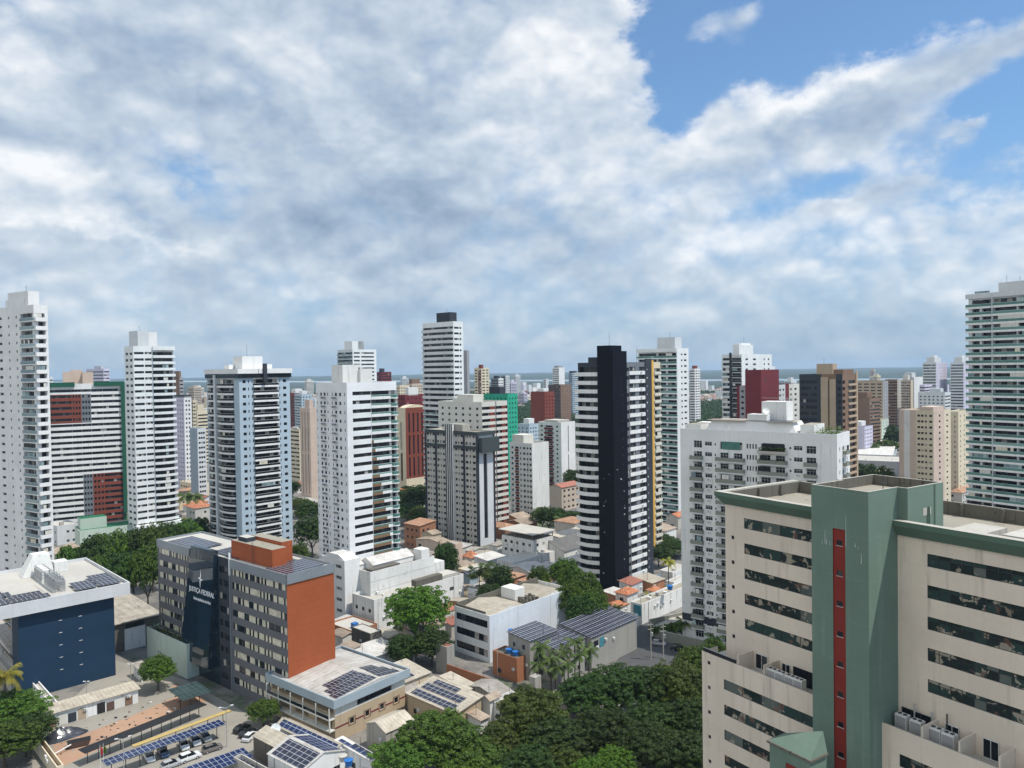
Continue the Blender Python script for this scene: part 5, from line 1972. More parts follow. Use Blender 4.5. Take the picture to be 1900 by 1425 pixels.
def hotel():
    a = -33
    C = at(1611, 913, 87)
    A, Bv = az(a), az(a + 90)
    t = along(C, a + 90, 1665)
    P = C + Bv * t - A * 34
    P.z = 61.6
    b = Bld('hotel', 'beige hotel with green lift tower and long dark ribbon windows filling the near corner', 'hotel', 0, 0, a, pxl=1345, LB=17, P=P)
    b.mw = 'hotel_beige'
    L, H = b.L, b.H
    u = lambda p: b.u(L, p)
    yl = b.w2l
    c0 = yl(C)                       # front corner of the lift tower
    c1 = yl(at(1505, 899, 94.2))
    ty0, ty1, tx, tz = c0.y, c0.y + along(C, a, 1505), c0.x, C.z
    ut0, ut1 = b.LA - ty1, b.LA - ty0     # u range hidden behind the tower
    fh, head, hw = 3.6, 58.25, 1.5
    TZ = 37.4                        # terrace level
    rows = [head - fh * i for i in range(6) if head - fh * i - hw > TZ + 2.2]
    n = len(rows)
    zl = rows[-1]
    # east part of the facade, wing to the west
    b.facade(L, zl - hw, n, fh, [(u(1380), ut0 - .02)], 0, hw, u0=u(1376), u1=ut0, win='hotel1', rec=.14, bot=TZ - 8)
    b.facade(L, zl - hw - 1.9, n, fh, [(u(1356.5), u(1356.5) + .5)], 0, .52, u0=0, u1=u(1376), win='dark', rec=.1, bot=TZ - 8)
    us = u(1720)
    b.blank(L, ut0, ut1, 'hotel_beige')
    cw = (b.LA - us) / 2.02
    b.facade(L, zl - hw, n, fh, [(us, us + cw), (us + cw + .05, b.LA - .3)], 0, hw, u0=ut1, win='hotel', rec=.14, bot=TZ - 8)
    b.roof(1.75, 'roof_slab', 'concrete')
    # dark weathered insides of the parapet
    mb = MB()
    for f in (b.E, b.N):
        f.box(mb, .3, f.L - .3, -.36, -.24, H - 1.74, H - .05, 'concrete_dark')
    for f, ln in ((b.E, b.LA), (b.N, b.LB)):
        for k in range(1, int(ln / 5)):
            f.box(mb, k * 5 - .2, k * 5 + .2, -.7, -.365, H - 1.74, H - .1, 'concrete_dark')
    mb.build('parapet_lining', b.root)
    # green cornice
    mb = MB()
    for (q0, q1) in ((-1.1, ut0 - .01), (ut1 + .01, b.LA)):
        p = [L.pt(q0, 1.05, 0), L.pt(q1, 1.05, 0), L.pt(q1, .01, 0), L.pt(q0, .01, 0)]
        p0 = [L.pt(max(q0, 0), .3, 0), L.pt(q1, .3, 0), L.pt(q1, .01, 0), L.pt(max(q0, 0), .01, 0)]
        mb.prism([x[:2] for x in p0], H - 1.75, H - .55, 'green_trim', poly2=[x[:2] for x in p])
        mb.prism([x[:2] for x in p], H - .55, H + .06, 'green_trim', 'concrete_pale')
    b.N.box(mb, 0, b.LB, .01, 1.0, H - .55, H + .06, 'green_trim', 'concrete_pale')
    mb.build('cornice', b.root)
    # lift tower: front shaft, then a wider rear block
    xA = tx + along(C, a + 90, 1665) + .07
    K = C + Bv * (xA - tx)
    out = along(K, a + 180, 1684)
    K2 = K - A * out
    xB = xA + along(K2, a + 90, 1750)
    w = MB()
    tf = Face((tx, ty1), (tx, ty0))
    rs0, rs1 = along(C, a, 1567.5), along(C, a, 1544.5)
    q0, q1 = tf.L - rs1, tf.L - rs0
    zr = at(1555, 982, 90).z
    ft = MB()
    wrows = [zr - 1.35 - 3.6 * i for i in range(12)]
    wrows = [z for z in wrows if z > 4][::-1]
    punch(ft, tf, 0, q0, 0, tz, [], [], 0, 'hotel_green')
    punch(ft, tf, q1, tf.L, 0, tz, [], [], 0, 'hotel_green')
    ft.face([tf.pt(q0, 0, zr), tf.pt(q1, 0, zr), tf.pt(q1, 0, tz), tf.pt(q0, 0, tz)], 'hotel_green')
    for (qa, qb) in ((q0, q0), (q1, q1)):
        ft.face([tf.pt(qa, 0, 0), tf.pt(qa, -.12, 0), tf.pt(qa, -.12, zr), tf.pt(qa, 0, zr)], 'red_strip')
    ft.face([tf.pt(q0, 0, zr), tf.pt(q0, -.12, zr), tf.pt(q1, -.12, zr), tf.pt(q1, 0, zr)], 'red_strip')
    poly = [(tx, ty0), (xA, ty0), (xA, ty0 - out), (xB, ty0 - out), (xB, ty1 + .5), (xA, ty1 + .5), (xA, ty1), (tx, ty1)]
    for i in range(7):
        (x0, y0), (x1, y1) = poly[i], poly[i + 1]
        ft.face([(x0, y0, 0), (x1, y1, 0), (x1, y1, tz), (x0, y0, tz)], 'hotel_green')
    cx, cy = sum(p[0] for p in poly) / 8, sum(p[1] for p in poly) / 8
    tt = .28
    inner = [(tx + tt, ty0 + tt), (xA + tt, ty0 + tt), (xA + tt, ty0 - out + tt), (xB - tt, ty0 - out + tt), (xB - tt, ty1 + .5 - tt), (xA + tt, ty1 + .5 - tt), (xA + tt, ty1 - tt), (tx + tt, ty1 - tt)]
    for i in range(8):
        j = (i + 1) % 8
        ft.face([(*poly[i], tz), (*poly[j], tz), (*inner[j], tz), (*inner[i], tz)], 'concrete_pale')
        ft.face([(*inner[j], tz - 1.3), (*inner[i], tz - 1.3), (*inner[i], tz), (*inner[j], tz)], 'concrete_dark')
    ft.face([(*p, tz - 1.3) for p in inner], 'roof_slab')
    ft.build('lift_tower', b.root)
    sm = MB()
    sf = Face(tf.pt(q0, -.12, 0)[:2], tf.pt(q1, -.12, 0)[:2])
    sw = sf.L
    punch(sm, sf, 0, sw, 0, zr, [(sw * .27, sw * .73)], [(z - .62, z) for z in wrows], .1, 'red_strip')
    for z in wrows:
        sf.box(sm, sw * .22, sw * .78, .002, .06, z - .70, z - .63, 'concrete_pale')
    sm.build('red_strip', b.root)
    for z in wrows:
        put(winmesh(sw * .46, .62, 'dark'), 'window', b.root, sf.pt(sw * .27, -.1, z - .62), sf.ang)
    # drips of white paint, vent panel and pipes
    mb = MB()
    for uu, z0, z1 in ((.25, 58.5, 60.2), (.62, 58.6, 62.3), (.28, 58.4, 59.2), (.2, 58.3, 58.9), (.88, 57.0, 58.3), (.34, 58.4, 59.0), (.78, 58.8, 59.3), (.83, 58.6, 58.9)):
        x = tf.L * uu
        wdt = .025 + .03 * (uu * 10 % 1)
        mb.face([tf.pt(x - wdt, .004, z0), tf.pt(x + wdt * .6, .004, z0 + .1), tf.pt(x + .012, .004, z1), tf.pt(x - .012, .004, z1)], 'light_grey')
    mb.build('paint_drips', b.root)
    ef = Face((xA, ty0 - out), (xB, ty0 - out))
    mb = MB()
    ef.box(mb, ef.L * .42, ef.L * .64, .003, .03, tz - 3.6, tz - 2.7, 'concrete_pale')
    for k in (.54, .58, .74):
        mb.tube(ef.pt(ef.L * k, .1, tz - 6 if k < .7 else tz - 7), ef.pt(ef.L * k, .1, tz - 2.6 if k < .7 else tz), .06, 'green_trim' if k < .7 else 'hotel_green', 6)
    mb.build('wall_pipes', b.root)
    antenna(b.root, xA - 1.0, ty0 + 1.2, tz - 1.3, 3.2, 'roof_pole')
    # roof hatch block on the east wing
    b.box('roof_block', 1.0, 6.5, ty0 - 9, ty0 - 5.5, H - 1.74, H - .3, 'concrete_pale')
    b.box('roof_block', 2.0, 7, ty0 - 40, ty0 - 10.5, H - 1.74, H - .2, 'roof_white')
    # podium with terrace
    pf = Face((-3.4, b.LA + 1.6), (-3.4, 0))
    pz = TZ + 1.0
    pu = lambda uu: uu + 1.6
    w = MB()
    heads = [35.6 - 3.6 * i for i in range(5)]
    rws = [(z - 1.45, z) for z in heads][::-1]
    pl0 = pu(ut0)
    punch(w, pf, 2.6, pl0, 0, pz, [(4.1, pl0 - .01)], rws, .14, 'hotel_beige')
    punch(w, pf, 0, 2.6, 0, pz, [(1.1, 1.6)], [(z - .5 + 1.7, z + 1.7) for z in heads][::-1], .1, 'hotel_beige')
    for z0, z1 in rws:
        put(winmesh(pl0 - 4.11, 1.45, 'hotel1'), 'window', b.root, pf.pt(4.1, -.14, z0), pf.ang)
        put(winmesh(.5, .5, 'dark'), 'window', b.root, pf.pt(1.1, -.1, z1 + 1.2), pf.ang)
    pr0 = pu(ut1) - 1.0
    punch(w, pf, pr0, pf.L, 0, pz, [(pu(us) - 1.4, pf.L - .5)], rws, .14, 'hotel_beige')
    for z0, z1 in rws:
        put(winmesh(pf.L - .5 - pu(us) + 1.4, 1.45, 'hotel'), 'window', b.root, pf.pt(pu(us) - 1.4, -.14, z0), pf.ang)
    # end wall, top of parapet, deck
    w.face([(0, b.LA + 1.6, 0), (-3.4, b.LA + 1.6, 0), (-3.4, b.LA + 1.6, pz), (0, b.LA + 1.6, pz)], 'hotel_beige')
    for s0, s1 in ((0, pl0), (pr0, pf.L)):
        pf.box(w, s0, s1, -.2, -.003, TZ, pz + .02, 'hotel_beige', 'concrete_pale')
        w.face([pf.pt(s0, 0, TZ), pf.pt(s1, 0, TZ), pf.pt(s1, -3.4, TZ), pf.pt(s0, -3.4, TZ)], 'concrete_pale')
    w.face([(17, b.LA + 1.6, 0), (0, b.LA + 1.6, 0), (0, b.LA + 1.6, TZ), (17, b.LA + 1.6, TZ)], 'hotel_beige')
    w.face([(0, b.LA, TZ), (17, b.LA, TZ), (17, b.LA + 1.6, TZ), (0, b.LA + 1.6, TZ)], 'concrete_pale')
    w.build('podium_wall', b.root)
    # glass screens and partitions on the terrace
    mb = MB()
    pf.box(mb, .2, 6.3, -.12, -.08, pz + .03, pz + .55, 'rail_dark')
    pf.box(mb, .2, 6.3, -.14, -.06, pz + .55, pz + .62, 'metal')
    mb.build('glass_screen', b.root)
    for uu in (6.4, 10.8):
        pf.box(w := MB(), uu, uu + .18, -3.35, -.22, TZ + .01, TZ + 2.3, 'hotel_beige')
        w.build('partition', b.root)
    for uu in (pu(us) + 1.0, pu(us) + 5.0, pu(us) + 9):
        pf.box(w := MB(), uu, uu + .18, -3.35, -.22, TZ + .01, TZ + 2.2, 'hotel_beige')
        w.build('partition', b.root)
    for q0_, wd, hh, sty in ((7.0, 2.0, 2.1, 'white'), (9.6 + 1.8, 1.3, 2.1, 'white'), (13.2, 4.2, 2.2, 'dark'), (pu(us) + 2.0, 1.5, 2.1, 'white'), (pu(us) + 6, 1.6, 2.1, 'white'), (pu(us) - 3.0, 3.4, 2.2, 'dark')):
        if q0_ + wd < pl0 or q0_ > pr0:
            put(winmesh(wd, hh, sty), 'terrace_door', b.root, L.pt(q0_ - 1.6, .07, TZ + .02), L.ang)
    b.finish(cap=100)
    # air conditioners standing on the terraces
    def on_terrace(uu, o):
        p = L.pt(uu, o, TZ)
        return b.l2w(p.x, p.y, TZ)
    ang = b.root.rotation_euler.z + L.ang
    lab = ['behind the white partition', 'between two alike on the west terrace', 'third along the west terrace', 'beside the green lift tower']
    for i, uu in enumerate((u(1452), u(1468), u(1486), u(1502))):
        ac_unit('tall white air conditioner on the hotel terrace ' + lab[i], on_terrace(uu, 2.3), ang, 'terrace air conditioners', 1.2)
    ue = ut1 + .9
    for i, (du, o) in enumerate(((.3, 1.2), (2.1, 1.3), (4.3, 1.4), (5.8, 1.5))):
        ac_unit('grey white air conditioner on the east terrace, ' + ('closest to the lift tower', 'second from the lift tower', 'third from the lift tower', 'fourth from the lift tower')[i], on_terrace(ue + du, o), ang, 'east terrace air conditioners', 1.2)
    mb = MB()
    for du, h in ((1.3, 3.2), (3.3, 3.0), (5.0, 3.4)):
        p0 = L.pt(ue + du, .5, TZ)
        mb.tube(p0, p0 + Vector((0, 0, h)), .09, 'metal' if du < 5 else 'metal_dark', 8)
    mb.tube(L.pt(ue + 1.3, .5, TZ + 2.4), L.pt(ue + 3.3, .5, TZ + 2.4), .03, 'metal', 5)
    mb.build('vent_pipes', b.root)
    # green entrance pavilion with pyramid roof
    Pp = at(1505, 1403, 86)
    pv = Bld('entrance_pavilion', 'green pavilion with teal pyramid roof and red panel under the lift tower', 'pavilion', 1503, 1414, a, pxl=1428, D=85, LB=3.0)
    pv.mw = 'hotel_green'
    pv.finish()
    mb = MB()
    X, Y, z = pv.LB, pv.LA, pv.H
    mb.prism([(-.25, -.25), (X, -.25), (X, Y + .25), (-.25, Y + .25)], z, z + .25, 'concrete_dark')
    c = (X * .95, Y * .06, z + 2.6)
    q = [(-.1, -.1, z + .26), (X, -.1, z + .26), (X, Y + .1, z + .26), (-.1, Y + .1, z + .26)]
    for i in range(4):
        mb.face([q[i], q[(i + 1) % 4], c], 'blue_grey' if False else 'hotel_green')
    mb.build('pyramid_roof', pv.root)
    mb = MB()
    pv.L.box(mb, Y * .42, Y * .72, .005, .07, z - 9, z - 1.4, 'red_strip')
    pv.L.box(mb, Y * .50, Y * .64, .072, .09, z - 2.8, z - 1.9, 'white')
    pv.L.box(mb, Y * .50, Y * .64, .072, .09, z - 3.7, z - 2.82, 'glass_dark')
    mb.build('red_panel', pv.root)
    return b


hotel()

# ------------------------------------------------------------------ federal court building: grey slab, glass prow, orange end wall
def text_obj(s, size, mat, parent, M, name, ext=.04, align='CENTER', sx=1.0):
    cu = bpy.data.curves.new(name, 'FONT')
    cu.body = s
    cu.size = size
    cu.extrude = ext
    cu.align_x = align
    cu.materials.append(MATS[mat])
    tmp = bpy.data.objects.new(name, cu)
    COL.objects.link(tmp)
    me = bpy.data.meshes.new_from_object(tmp.evaluated_get(bpy.context.evaluated_depsgraph_get()))
    bpy.data.objects.remove(tmp)
    o = put(me, name, parent)
    o.matrix_local = M @ Matrix.Diagonal((sx, 1, 1, 1))
    return o


def court():
    b = Bld('court_building', 'grey eight storey court building with dark glass prow and orange end wall', 'court building', 531.6, 1067, -50, D=176, pxl=292, pxr=619)
    b.mw = 'jf_grey'
    H = b.H
    u = lambda p: b.u(b.L, p)
    fh, head = 3.4, H - 2.3
    n = 9
    zb = head - 1.6 - fh * (n - 1)
    p0, p1, p2 = u(352), u(404), u(426.5)
    b.facade(b.L, zb, n, fh, [(.5, p0 - .4)], 0, 1.7, u1=p0, win='blind', rec=.22)
    b.blank(b.L, p0, p1, 'glass_tint')
    b.facade(b.L, zb, n, fh, [(p1 + .6, p2 - 1.0)], 0, 1.6, u0=p1, u1=p2, m='slate', win='curtain', rec=.1)
    b.facade(b.L, zb, n, fh, [(p2 + .8, b.LA - .15)], 0, 1.7, u0=p2, win='blind', rec=.22)
    b.wall.face([b.R.pt(0, 0, 3), b.R.pt(b.LB, 0, 3), b.R.pt(b.LB, 0, H), b.R.pt(0, 0, H)], 'orange_clad')
    b.blank(b.R, 0, b.LB, 'beige', 0, 3)
    mb = MB()
    for f in (b.L, b.R):
        for s0, s1 in (((-.0, p0 - .1), (p2, f.L + .25)) if f is b.L else ((-.25, f.L + .1),)):
            f.box(mb, s0, s1, .003, .25, H - 2.2, H + .1, 'jf_fascia')
    mb.build('fascia', b.root)
    mb = MB()
    b.L.box(mb, p2 - .1, p2 + .12, .01, .3, 0, H - 4, 'jf_fascia')
    b.L.box(mb, p2 - .15, p2 + .25, .01, .35, H - 3.99, H + 1.6, 'white_clean')
    mb.build('white_fin', b.root)
    # glass prow leaning out
    zt = H + 1.4
    a0, a1 = u(362.5), u(405)
    pb = [b.L.pt(u(346), 2.6, 0), b.L.pt(u(399), 2.6, 0), b.L.pt(u(399), .02, 0), b.L.pt(u(346), .02, 0)]
    pt = [b.L.pt(a0, 1.2, 0), b.L.pt(a1, 1.2, 0), b.L.pt(a1, .02, 0), b.L.pt(a0, .02, 0)]
    mb = MB()
    mb.prism([p[:2] for p in pb], 4.5, zt, 'glass_tint', poly2=[p[:2] for p in pt])
    mb.build('glass_prow', b.root)
    # the wall where the prow passes in front continues as dark glass to its right
    b.roof(.5, 'roof_white', 'jf_fascia')
    # lettering on the prow (its front leans back going up)
    k = (24.0 - 4.5) / (zt - 4.5)
    d3 = Vector((b.L.d.x, b.L.d.y, 0))
    lean = (b.L.n * (1.2 - 2.6)).to_3d() + Vector((0, 0, zt - 4.5))
    uc = u(346) + (a0 - u(346)) * k + (u(399) - u(346)) * .52
    o_ = 2.6 + (1.2 - 2.6) * k + .06
    M = plane_M(b.L.pt(uc, o_, 23.0), d3, lean)
    text_obj('JUSTIÇA FEDERAL', 1.75, 'letter_white', b.root, M, 'lettering', sx=.92)
    k2 = (21.4 - 4.5) / (zt - 4.5)
    o2 = 2.6 + (1.2 - 2.6) * k2 + .06
    M = plane_M(b.L.pt(uc + .4, o2, 21.1), d3, lean)
    text_obj('Seção Judiciária do Pará', 1.0, 'letter_white', b.root, M, 'lettering', sx=.9)
    # emblem: a four pointed swirl
    mb = MB()
    for kk in range(2):
        sgn = 1 if kk == 0 else -1
        for (ang, L_, w_) in ((90, 2.6, .42), (0, 1.25, .5)):
            ca, sa = math.cos(R(ang)), math.sin(R(ang))
            pts = [(0, -w_ * .5), (L_ * .35, -w_ * .9), (L_, 0.0), (L_ * .3, w_ * .25), (0, w_ * .5)]
            mb.face([((x * ca - y * sa) * sgn, (x * sa + y * ca) * sgn, .02) for x, y in pts], 'letter_white')
    e = mb.build('emblem', b.root)
    o3 = 2.6 + (1.2 - 2.6) * (26.8 - 4.5) / (zt - 4.5) + .06
    e.matrix_local = plane_M(b.L.pt(uc - .6, o3, 26.8), d3, lean)
    # orange plant room, solar arrays on both roof halves
    y0 = b.LA - u(513)
    ph = H + 4.0
    Q = b.l2w(2.4, 0, ph)
    pa, pb_ = along(Q, b.a, 505), along(Q, b.a, 429)
    b.box('plant_room', 2.4, 6.4, pa, pb_, H - .5, ph, 'orange_clad', 'roof_slab')
    b.box('plant_room', 6.401, 9.4, pa + 2, pb_ - 3, H - .5, ph + .9, 'orange_clad', 'roof_slab')
    b.box('roof_machine', 3.2, 5.6, pb_ - 6, pb_ - 2, ph, ph + 1.1, 'slate', 'roof_white')
    mb = MB()
    yl_ = pa + (pb_ - pa) * .42
    for dx in (0, .5):
        mb.tube((2.0, yl_ + dx, H - .5), (2.0, yl_ + dx, ph + 1), .04, 'metal_dark', 4)
    for k in range(14):
        mb.tube((2.0, yl_, H + k * .35), (2.0, yl_ + .5, H + k * .35), .025, 'metal_dark', 4)
    mb.build('roof_ladder', b.root)
    zr = H - .3
    solar(b.root, plane_M((.9, .9, zr), (1, 0, .03), (0, 1, 0)), b.LB - 2.4, 9.5)
    solar(b.root, plane_M((2.6, 10.8, zr), (1, 0, .03), (0, 1, 0)), b.LB - 5.5, 4.2)
    solar(b.root, plane_M((1.0, b.LA - u(360), zr), (1, 0, .03), (0, 1, 0)), b.LB - 6, (u(360) - u(298)) * .9)
    solar(b.root, plane_M((2.0, b.LA - u(428), zr), (1, 0, .03), (0, 1, 0)), 8, (u(428) - u(366)) * .8)
    b.finish()
    an = Bld('annex_building', 'pale mint windowless annex below the glass prow with planted roof edge', 'building', 346, 1196, -50, D=200, pxl=272, LB=5)
    an.mw = 'mint'
    an.facade(an.L, 0, 1, 9, [(an.LA * .28, an.LA * .31), (an.LA * .33, an.LA * .36)], 3.2, 3.9, win='black')
    an.roof(.7)
    V, F = [], []
    rnd = random.Random(4)
    for i in range(520):
        leafquads(V, F, Vector((.6 + rnd.random() * 1.6, rnd.random() * an.LA, an.H - .6 + abs(rnd.gauss(0, .9)))), (0, 0, 1), .55, rnd)
    me = bpy.data.meshes.new('roof_plants')
    me.from_pydata(V, [], F)
    me.materials.append(MATS['leaf_dark'])
    put(me, 'roof_plants', an.root)
    an.finish()


court()


def navy():
    # deep roof tray on a windowless navy block
    T = gnd(33, 1134, 22.2)
    b = Bld('office_building', 'navy blue windowless block under a white roof tray with solar panels', 'office building', 33, 1134, -44, h=22.2, LA=7, pxr=211)
    b.mw = 'navy_wall'
    H = b.H
    for i in range(5):
        for p in (108, 145):
            uu = along(b.T, 46, p)
            b.fbox('louvre_slot', b.R, uu, uu + .75, .004, .05, H - 4.5 - 3.15 * i, H - 4.38 - 3.15 * i, 'ac_white')
    b.finish()
    mb = MB()
    x0, x1, y0, y1 = -8, b.LB + 3.6, -1.6, 38
    ft = 2.0
    mb.box(x0, x1, y0, y0 + .3, H + .3, H + .3 + ft, 'white_fascia')
    mb.box(x1 - .3, x1, y0 + .3, y1, H + .3, H + .3 + ft, 'white_fascia')
    mb.box(x0, x1, y1, y1 + .3, H + .3, H + .3 + ft, 'white_fascia')
    mb.prism([(x0, y0 + .3), (x1 - .3, y0 + .3), (x1 - .3, y1), (x0, y1)], H + .01, H + .3, 'white_fascia')
    mb.prism([(x0, y0), (x1, y0), (b.LB + .4, .1), (x0, .1)], H - .9, H + .29, 'white_fascia', poly2=[(x0, y0), (x1, y0), (x1, .1), (x0, .1)])
    mb.prism([(x0, y0 + .3), (x1 - .3, y0 + .3), (x1 - .3, y1), (x0, y1)], H + 1.2, H + 1.5, 'roof_white')
    mb.build('roof_tray', b.root)
    b.box('rear_block', 4, b.LB - 1, 7.01, 30, 0, H, 'mid_grey')
    zr = H + 2.15
    for (sx, sy, w, h) in ((-7.5, .2, 6.3, 3.4), (-.9, .2, 8.2, 3.4), (-7.5, 4.2, 6.0, 3.4), (-1.0, 4.2, 7.4, 3.4), (-7.0, 8.6, 7.4, 3.4), (-7, 13, 6, 3.4), (13.4, .8, 5.0, 3.9), (18.8, .8, 5.4, 3.9), (13.6, 5.4, 5.0, 3.9), (18.9, 5.4, 5.3, 3.9), (18.9, 10.0, 5.2, 3.9)):
        solar(b.root, plane_M((sx, sy, zr), (1, 0, 0), (0, 1, .05)), w, h)
    # ducts, machine frames and sloped white stair hood
    mb = MB()
    q0, q1 = b.w2l(gnd(54, 1070, zr)), b.w2l(gnd(112, 1094, zr))
    cx = q1.x
    for k in range(3):
        y = q0.y - 1.6 - k * 2.9
        mb.box(cx - 1.2, cx + 1.2, y, y + 2.4, zr - .6, zr + 2.6, 'ac_white')
        mb.box(cx - 1.22, cx - 1.2, y + .15, y + 2.25, zr - .2, zr + 2.2, 'mid_grey')
    mb.build('chiller_units', b.root)
    mb = MB()
    ny = max(6, int((q0.y - 9 - q1.y) / 1.0))
    for k in range(ny):
        y = q1.y + k * 1.0
        for x in (cx - 1.1, cx, cx + 1.1):
            mb.tube((x, y, zr - .6), (x, y, zr + 2.3 + .4 * (k % 3)), .11, 'metal', 5)
        mb.tube((cx - 1.2, y, zr + 2.2), (cx + 1.2, y, zr + 2.2), .09, 'metal', 5)
    for z in (.9, 1.6, 2.3, 2.8):
        mb.tube((cx - 1.0, q1.y - .5, zr + z), (cx - 1.0, q0.y + 1, zr + z), .1, 'metal', 5)
        mb.tube((cx + .9, q1.y - .5, zr + z), (cx + .9, q0.y + 1, zr + z), .1, 'metal', 5)
    mb.build('pipe_rack', b.root)
    mb = MB()
    yh = q0.y + 1.5
    mb.prism([(cx - 4, yh), (cx + 4, yh), (cx + 4, yh + 5), (cx - 4, yh + 5)], zr - .6, zr + 5.2, 'white_old', poly2=[(cx - 1, yh + 1), (cx + 3, yh + 1), (cx + 3, yh + 5), (cx - 1, yh + 5)])
    mb.box(cx + 4.01, cx + 7.5, yh, yh + 4, zr - .6, zr + 2.4, 'white_old')
    mb.build('stair_hood', b.root)
    mb = MB()
    for k in range(14):
        mb.tube((7.8, .5 + k * 1.3, zr), (7.8, .5 + k * 1.3, zr + 1.1), .03, 'metal', 4)
    for z in (.55, 1.1):
        mb.tube((7.8, .5, zr + z), (7.8, 17.4, zr + z), .03, 'metal', 4)
    mb.build('roof_railing', b.root)
    return b


navy()
# ------------------------------------------------------------------ low buildings near the eye, each placed on its own plot
def sroof(b, x0, y0, w, h, dz=.12, mat='solar', slope=(0, 0)):
    """solar array laid on the roof: slope = rise per metre along x and y"""
    return solar(b.root, plane_M((x0, y0, b.H + dz), (1, 0, slope[0]), (0, 1, slope[1])), w, h, mat)


def water_tank(label, p, s=1.0, m='tank_blue', group='rooftop water tanks'):
    o = empty('water_tank', p, 0, label, 'water tank', group)
    mb = MB()
    mb.lathe([(.55 * s, 0), (.75 * s, .9 * s), (.78 * s, .95 * s)], m, 14)
    mb.build('tank_body', o)
    mb = MB()
    mb.lathe([(.82 * s, .95 * s), (.82 * s, 1.02 * s), (.3 * s, 1.16 * s), (.05, 1.2 * s)], m if m != 'tank_blue' else 'tank_blue', 14)
    mb.build('tank_lid', o)
    return o


def white_complex():
    b = Bld('white_building', 'big weathered white building with stepped parapets and white sheet roofs', 'building', 687, 1062, -48, D=240.5, LA=17, pxr=806)
    b.mw = 'white_old'
    b.fbox('joint_band', b.R, 0, b.LB, .004, .05, b.H - 3.2, b.H - 3.1, 'warm_grey')
    b.fbox('joint_band', b.R, 0, b.LB, .004, .05, b.H - 6.4, b.H - 6.3, 'warm_grey')
    b.roof(1.4, 'roof_slab')
    for x0, x1, y0, y1, hh in ((5, 22, 5, 12, 2.4), (-3, 6, 9, 16, 2.0)):
        mb = MB()
        mb.box(x0, x1, y0, y1, b.H - 1.3, b.H + .4, 'white')
        ym = (y0 + y1) / 2
        for q in ([(x0 - .2, y0 - .3, b.H + .4), (x1 + .2, y0 - .3, b.H + .4), (x1 + .2, ym, b.H + hh), (x0 - .2, ym, b.H + hh)],
                  [(x1 + .2, y1 + .3, b.H + .4), (x0 - .2, y1 + .3, b.H + .4), (x0 - .2, ym, b.H + hh), (x1 + .2, ym, b.H + hh)]):
            mb.face(q, 'sheet_white')
        mb.face([(x0, y1, b.H + .4), (x0, y0, b.H + .4), (x0, ym, b.H + hh)], 'white')
        mb.face([(x1, y0, b.H + .4), (x1, y1, b.H + .4), (x1, ym, b.H + hh)], 'white')
        mb.build('roof', b.root)
    b.box('roof_tank_room', 1.5, 13, 1.2, 4.2, b.H - 1.3, b.H + .2, 'concrete_dark')
    b.box('stair_head', b.LB - 4.5, b.LB - 1, 1.5, 5.5, b.H - 1.3, b.H + 2.6, 'white')
    b.box('side_wing', b.LB + .01, b.LB + 5, .5, 14, 0, b.H - 2.6, 'white_old')
    b.finish()
    c = Bld('white_building', 'tall white stair block with four small dark windows beside the orange wall', 'building', 639, 1041, -48, D=240, pxl=597, pxr=667)
    c.mw = 'white'
    w = c.LA
    c.facade(c.L, c.H - 18, 5, 3.5, [(w * .62, w * .86), (w * .3, w * .36)], 1.2, 2.3, win='white')
    c.roof(.2, 'roof_white')
    mb = MB()
    mb.prism([(0.3, .3), (c.LB - .3, .3), (c.LB - .3, c.LA - .3), (.3, c.LA - .3)], c.H, c.H + 1.4, 'white', 'sheet_white', poly2=[(.3, c.LA * .3), (c.LB - .3, c.LA * .3), (c.LB - .3, c.LA * .7), (.3, c.LA * .7)])
    mb.build('roof', c.root)
    c.finish()
    e = house('white_building', 'lower white annex with flat roof, dirty parapet and slit windows behind the round tree', 'building', 694, 1113, 10.4, a=-48, LA=11, pxr=860, roof='flat', rm='concrete_pale', wm='white_old', par=1.2, floors=2, win='band', wf=.4)
    e.box('roof_tank_room', e.LB * .45, e.LB * .75, .3, 2.6, e.H + .01, e.H + 2.0, 'concrete_dark')
    e.box('roof_hut', e.LB * .77, e.LB * .95, 1, 6, e.H - 1.1, e.H + .9, 'roof_white')


white_complex()


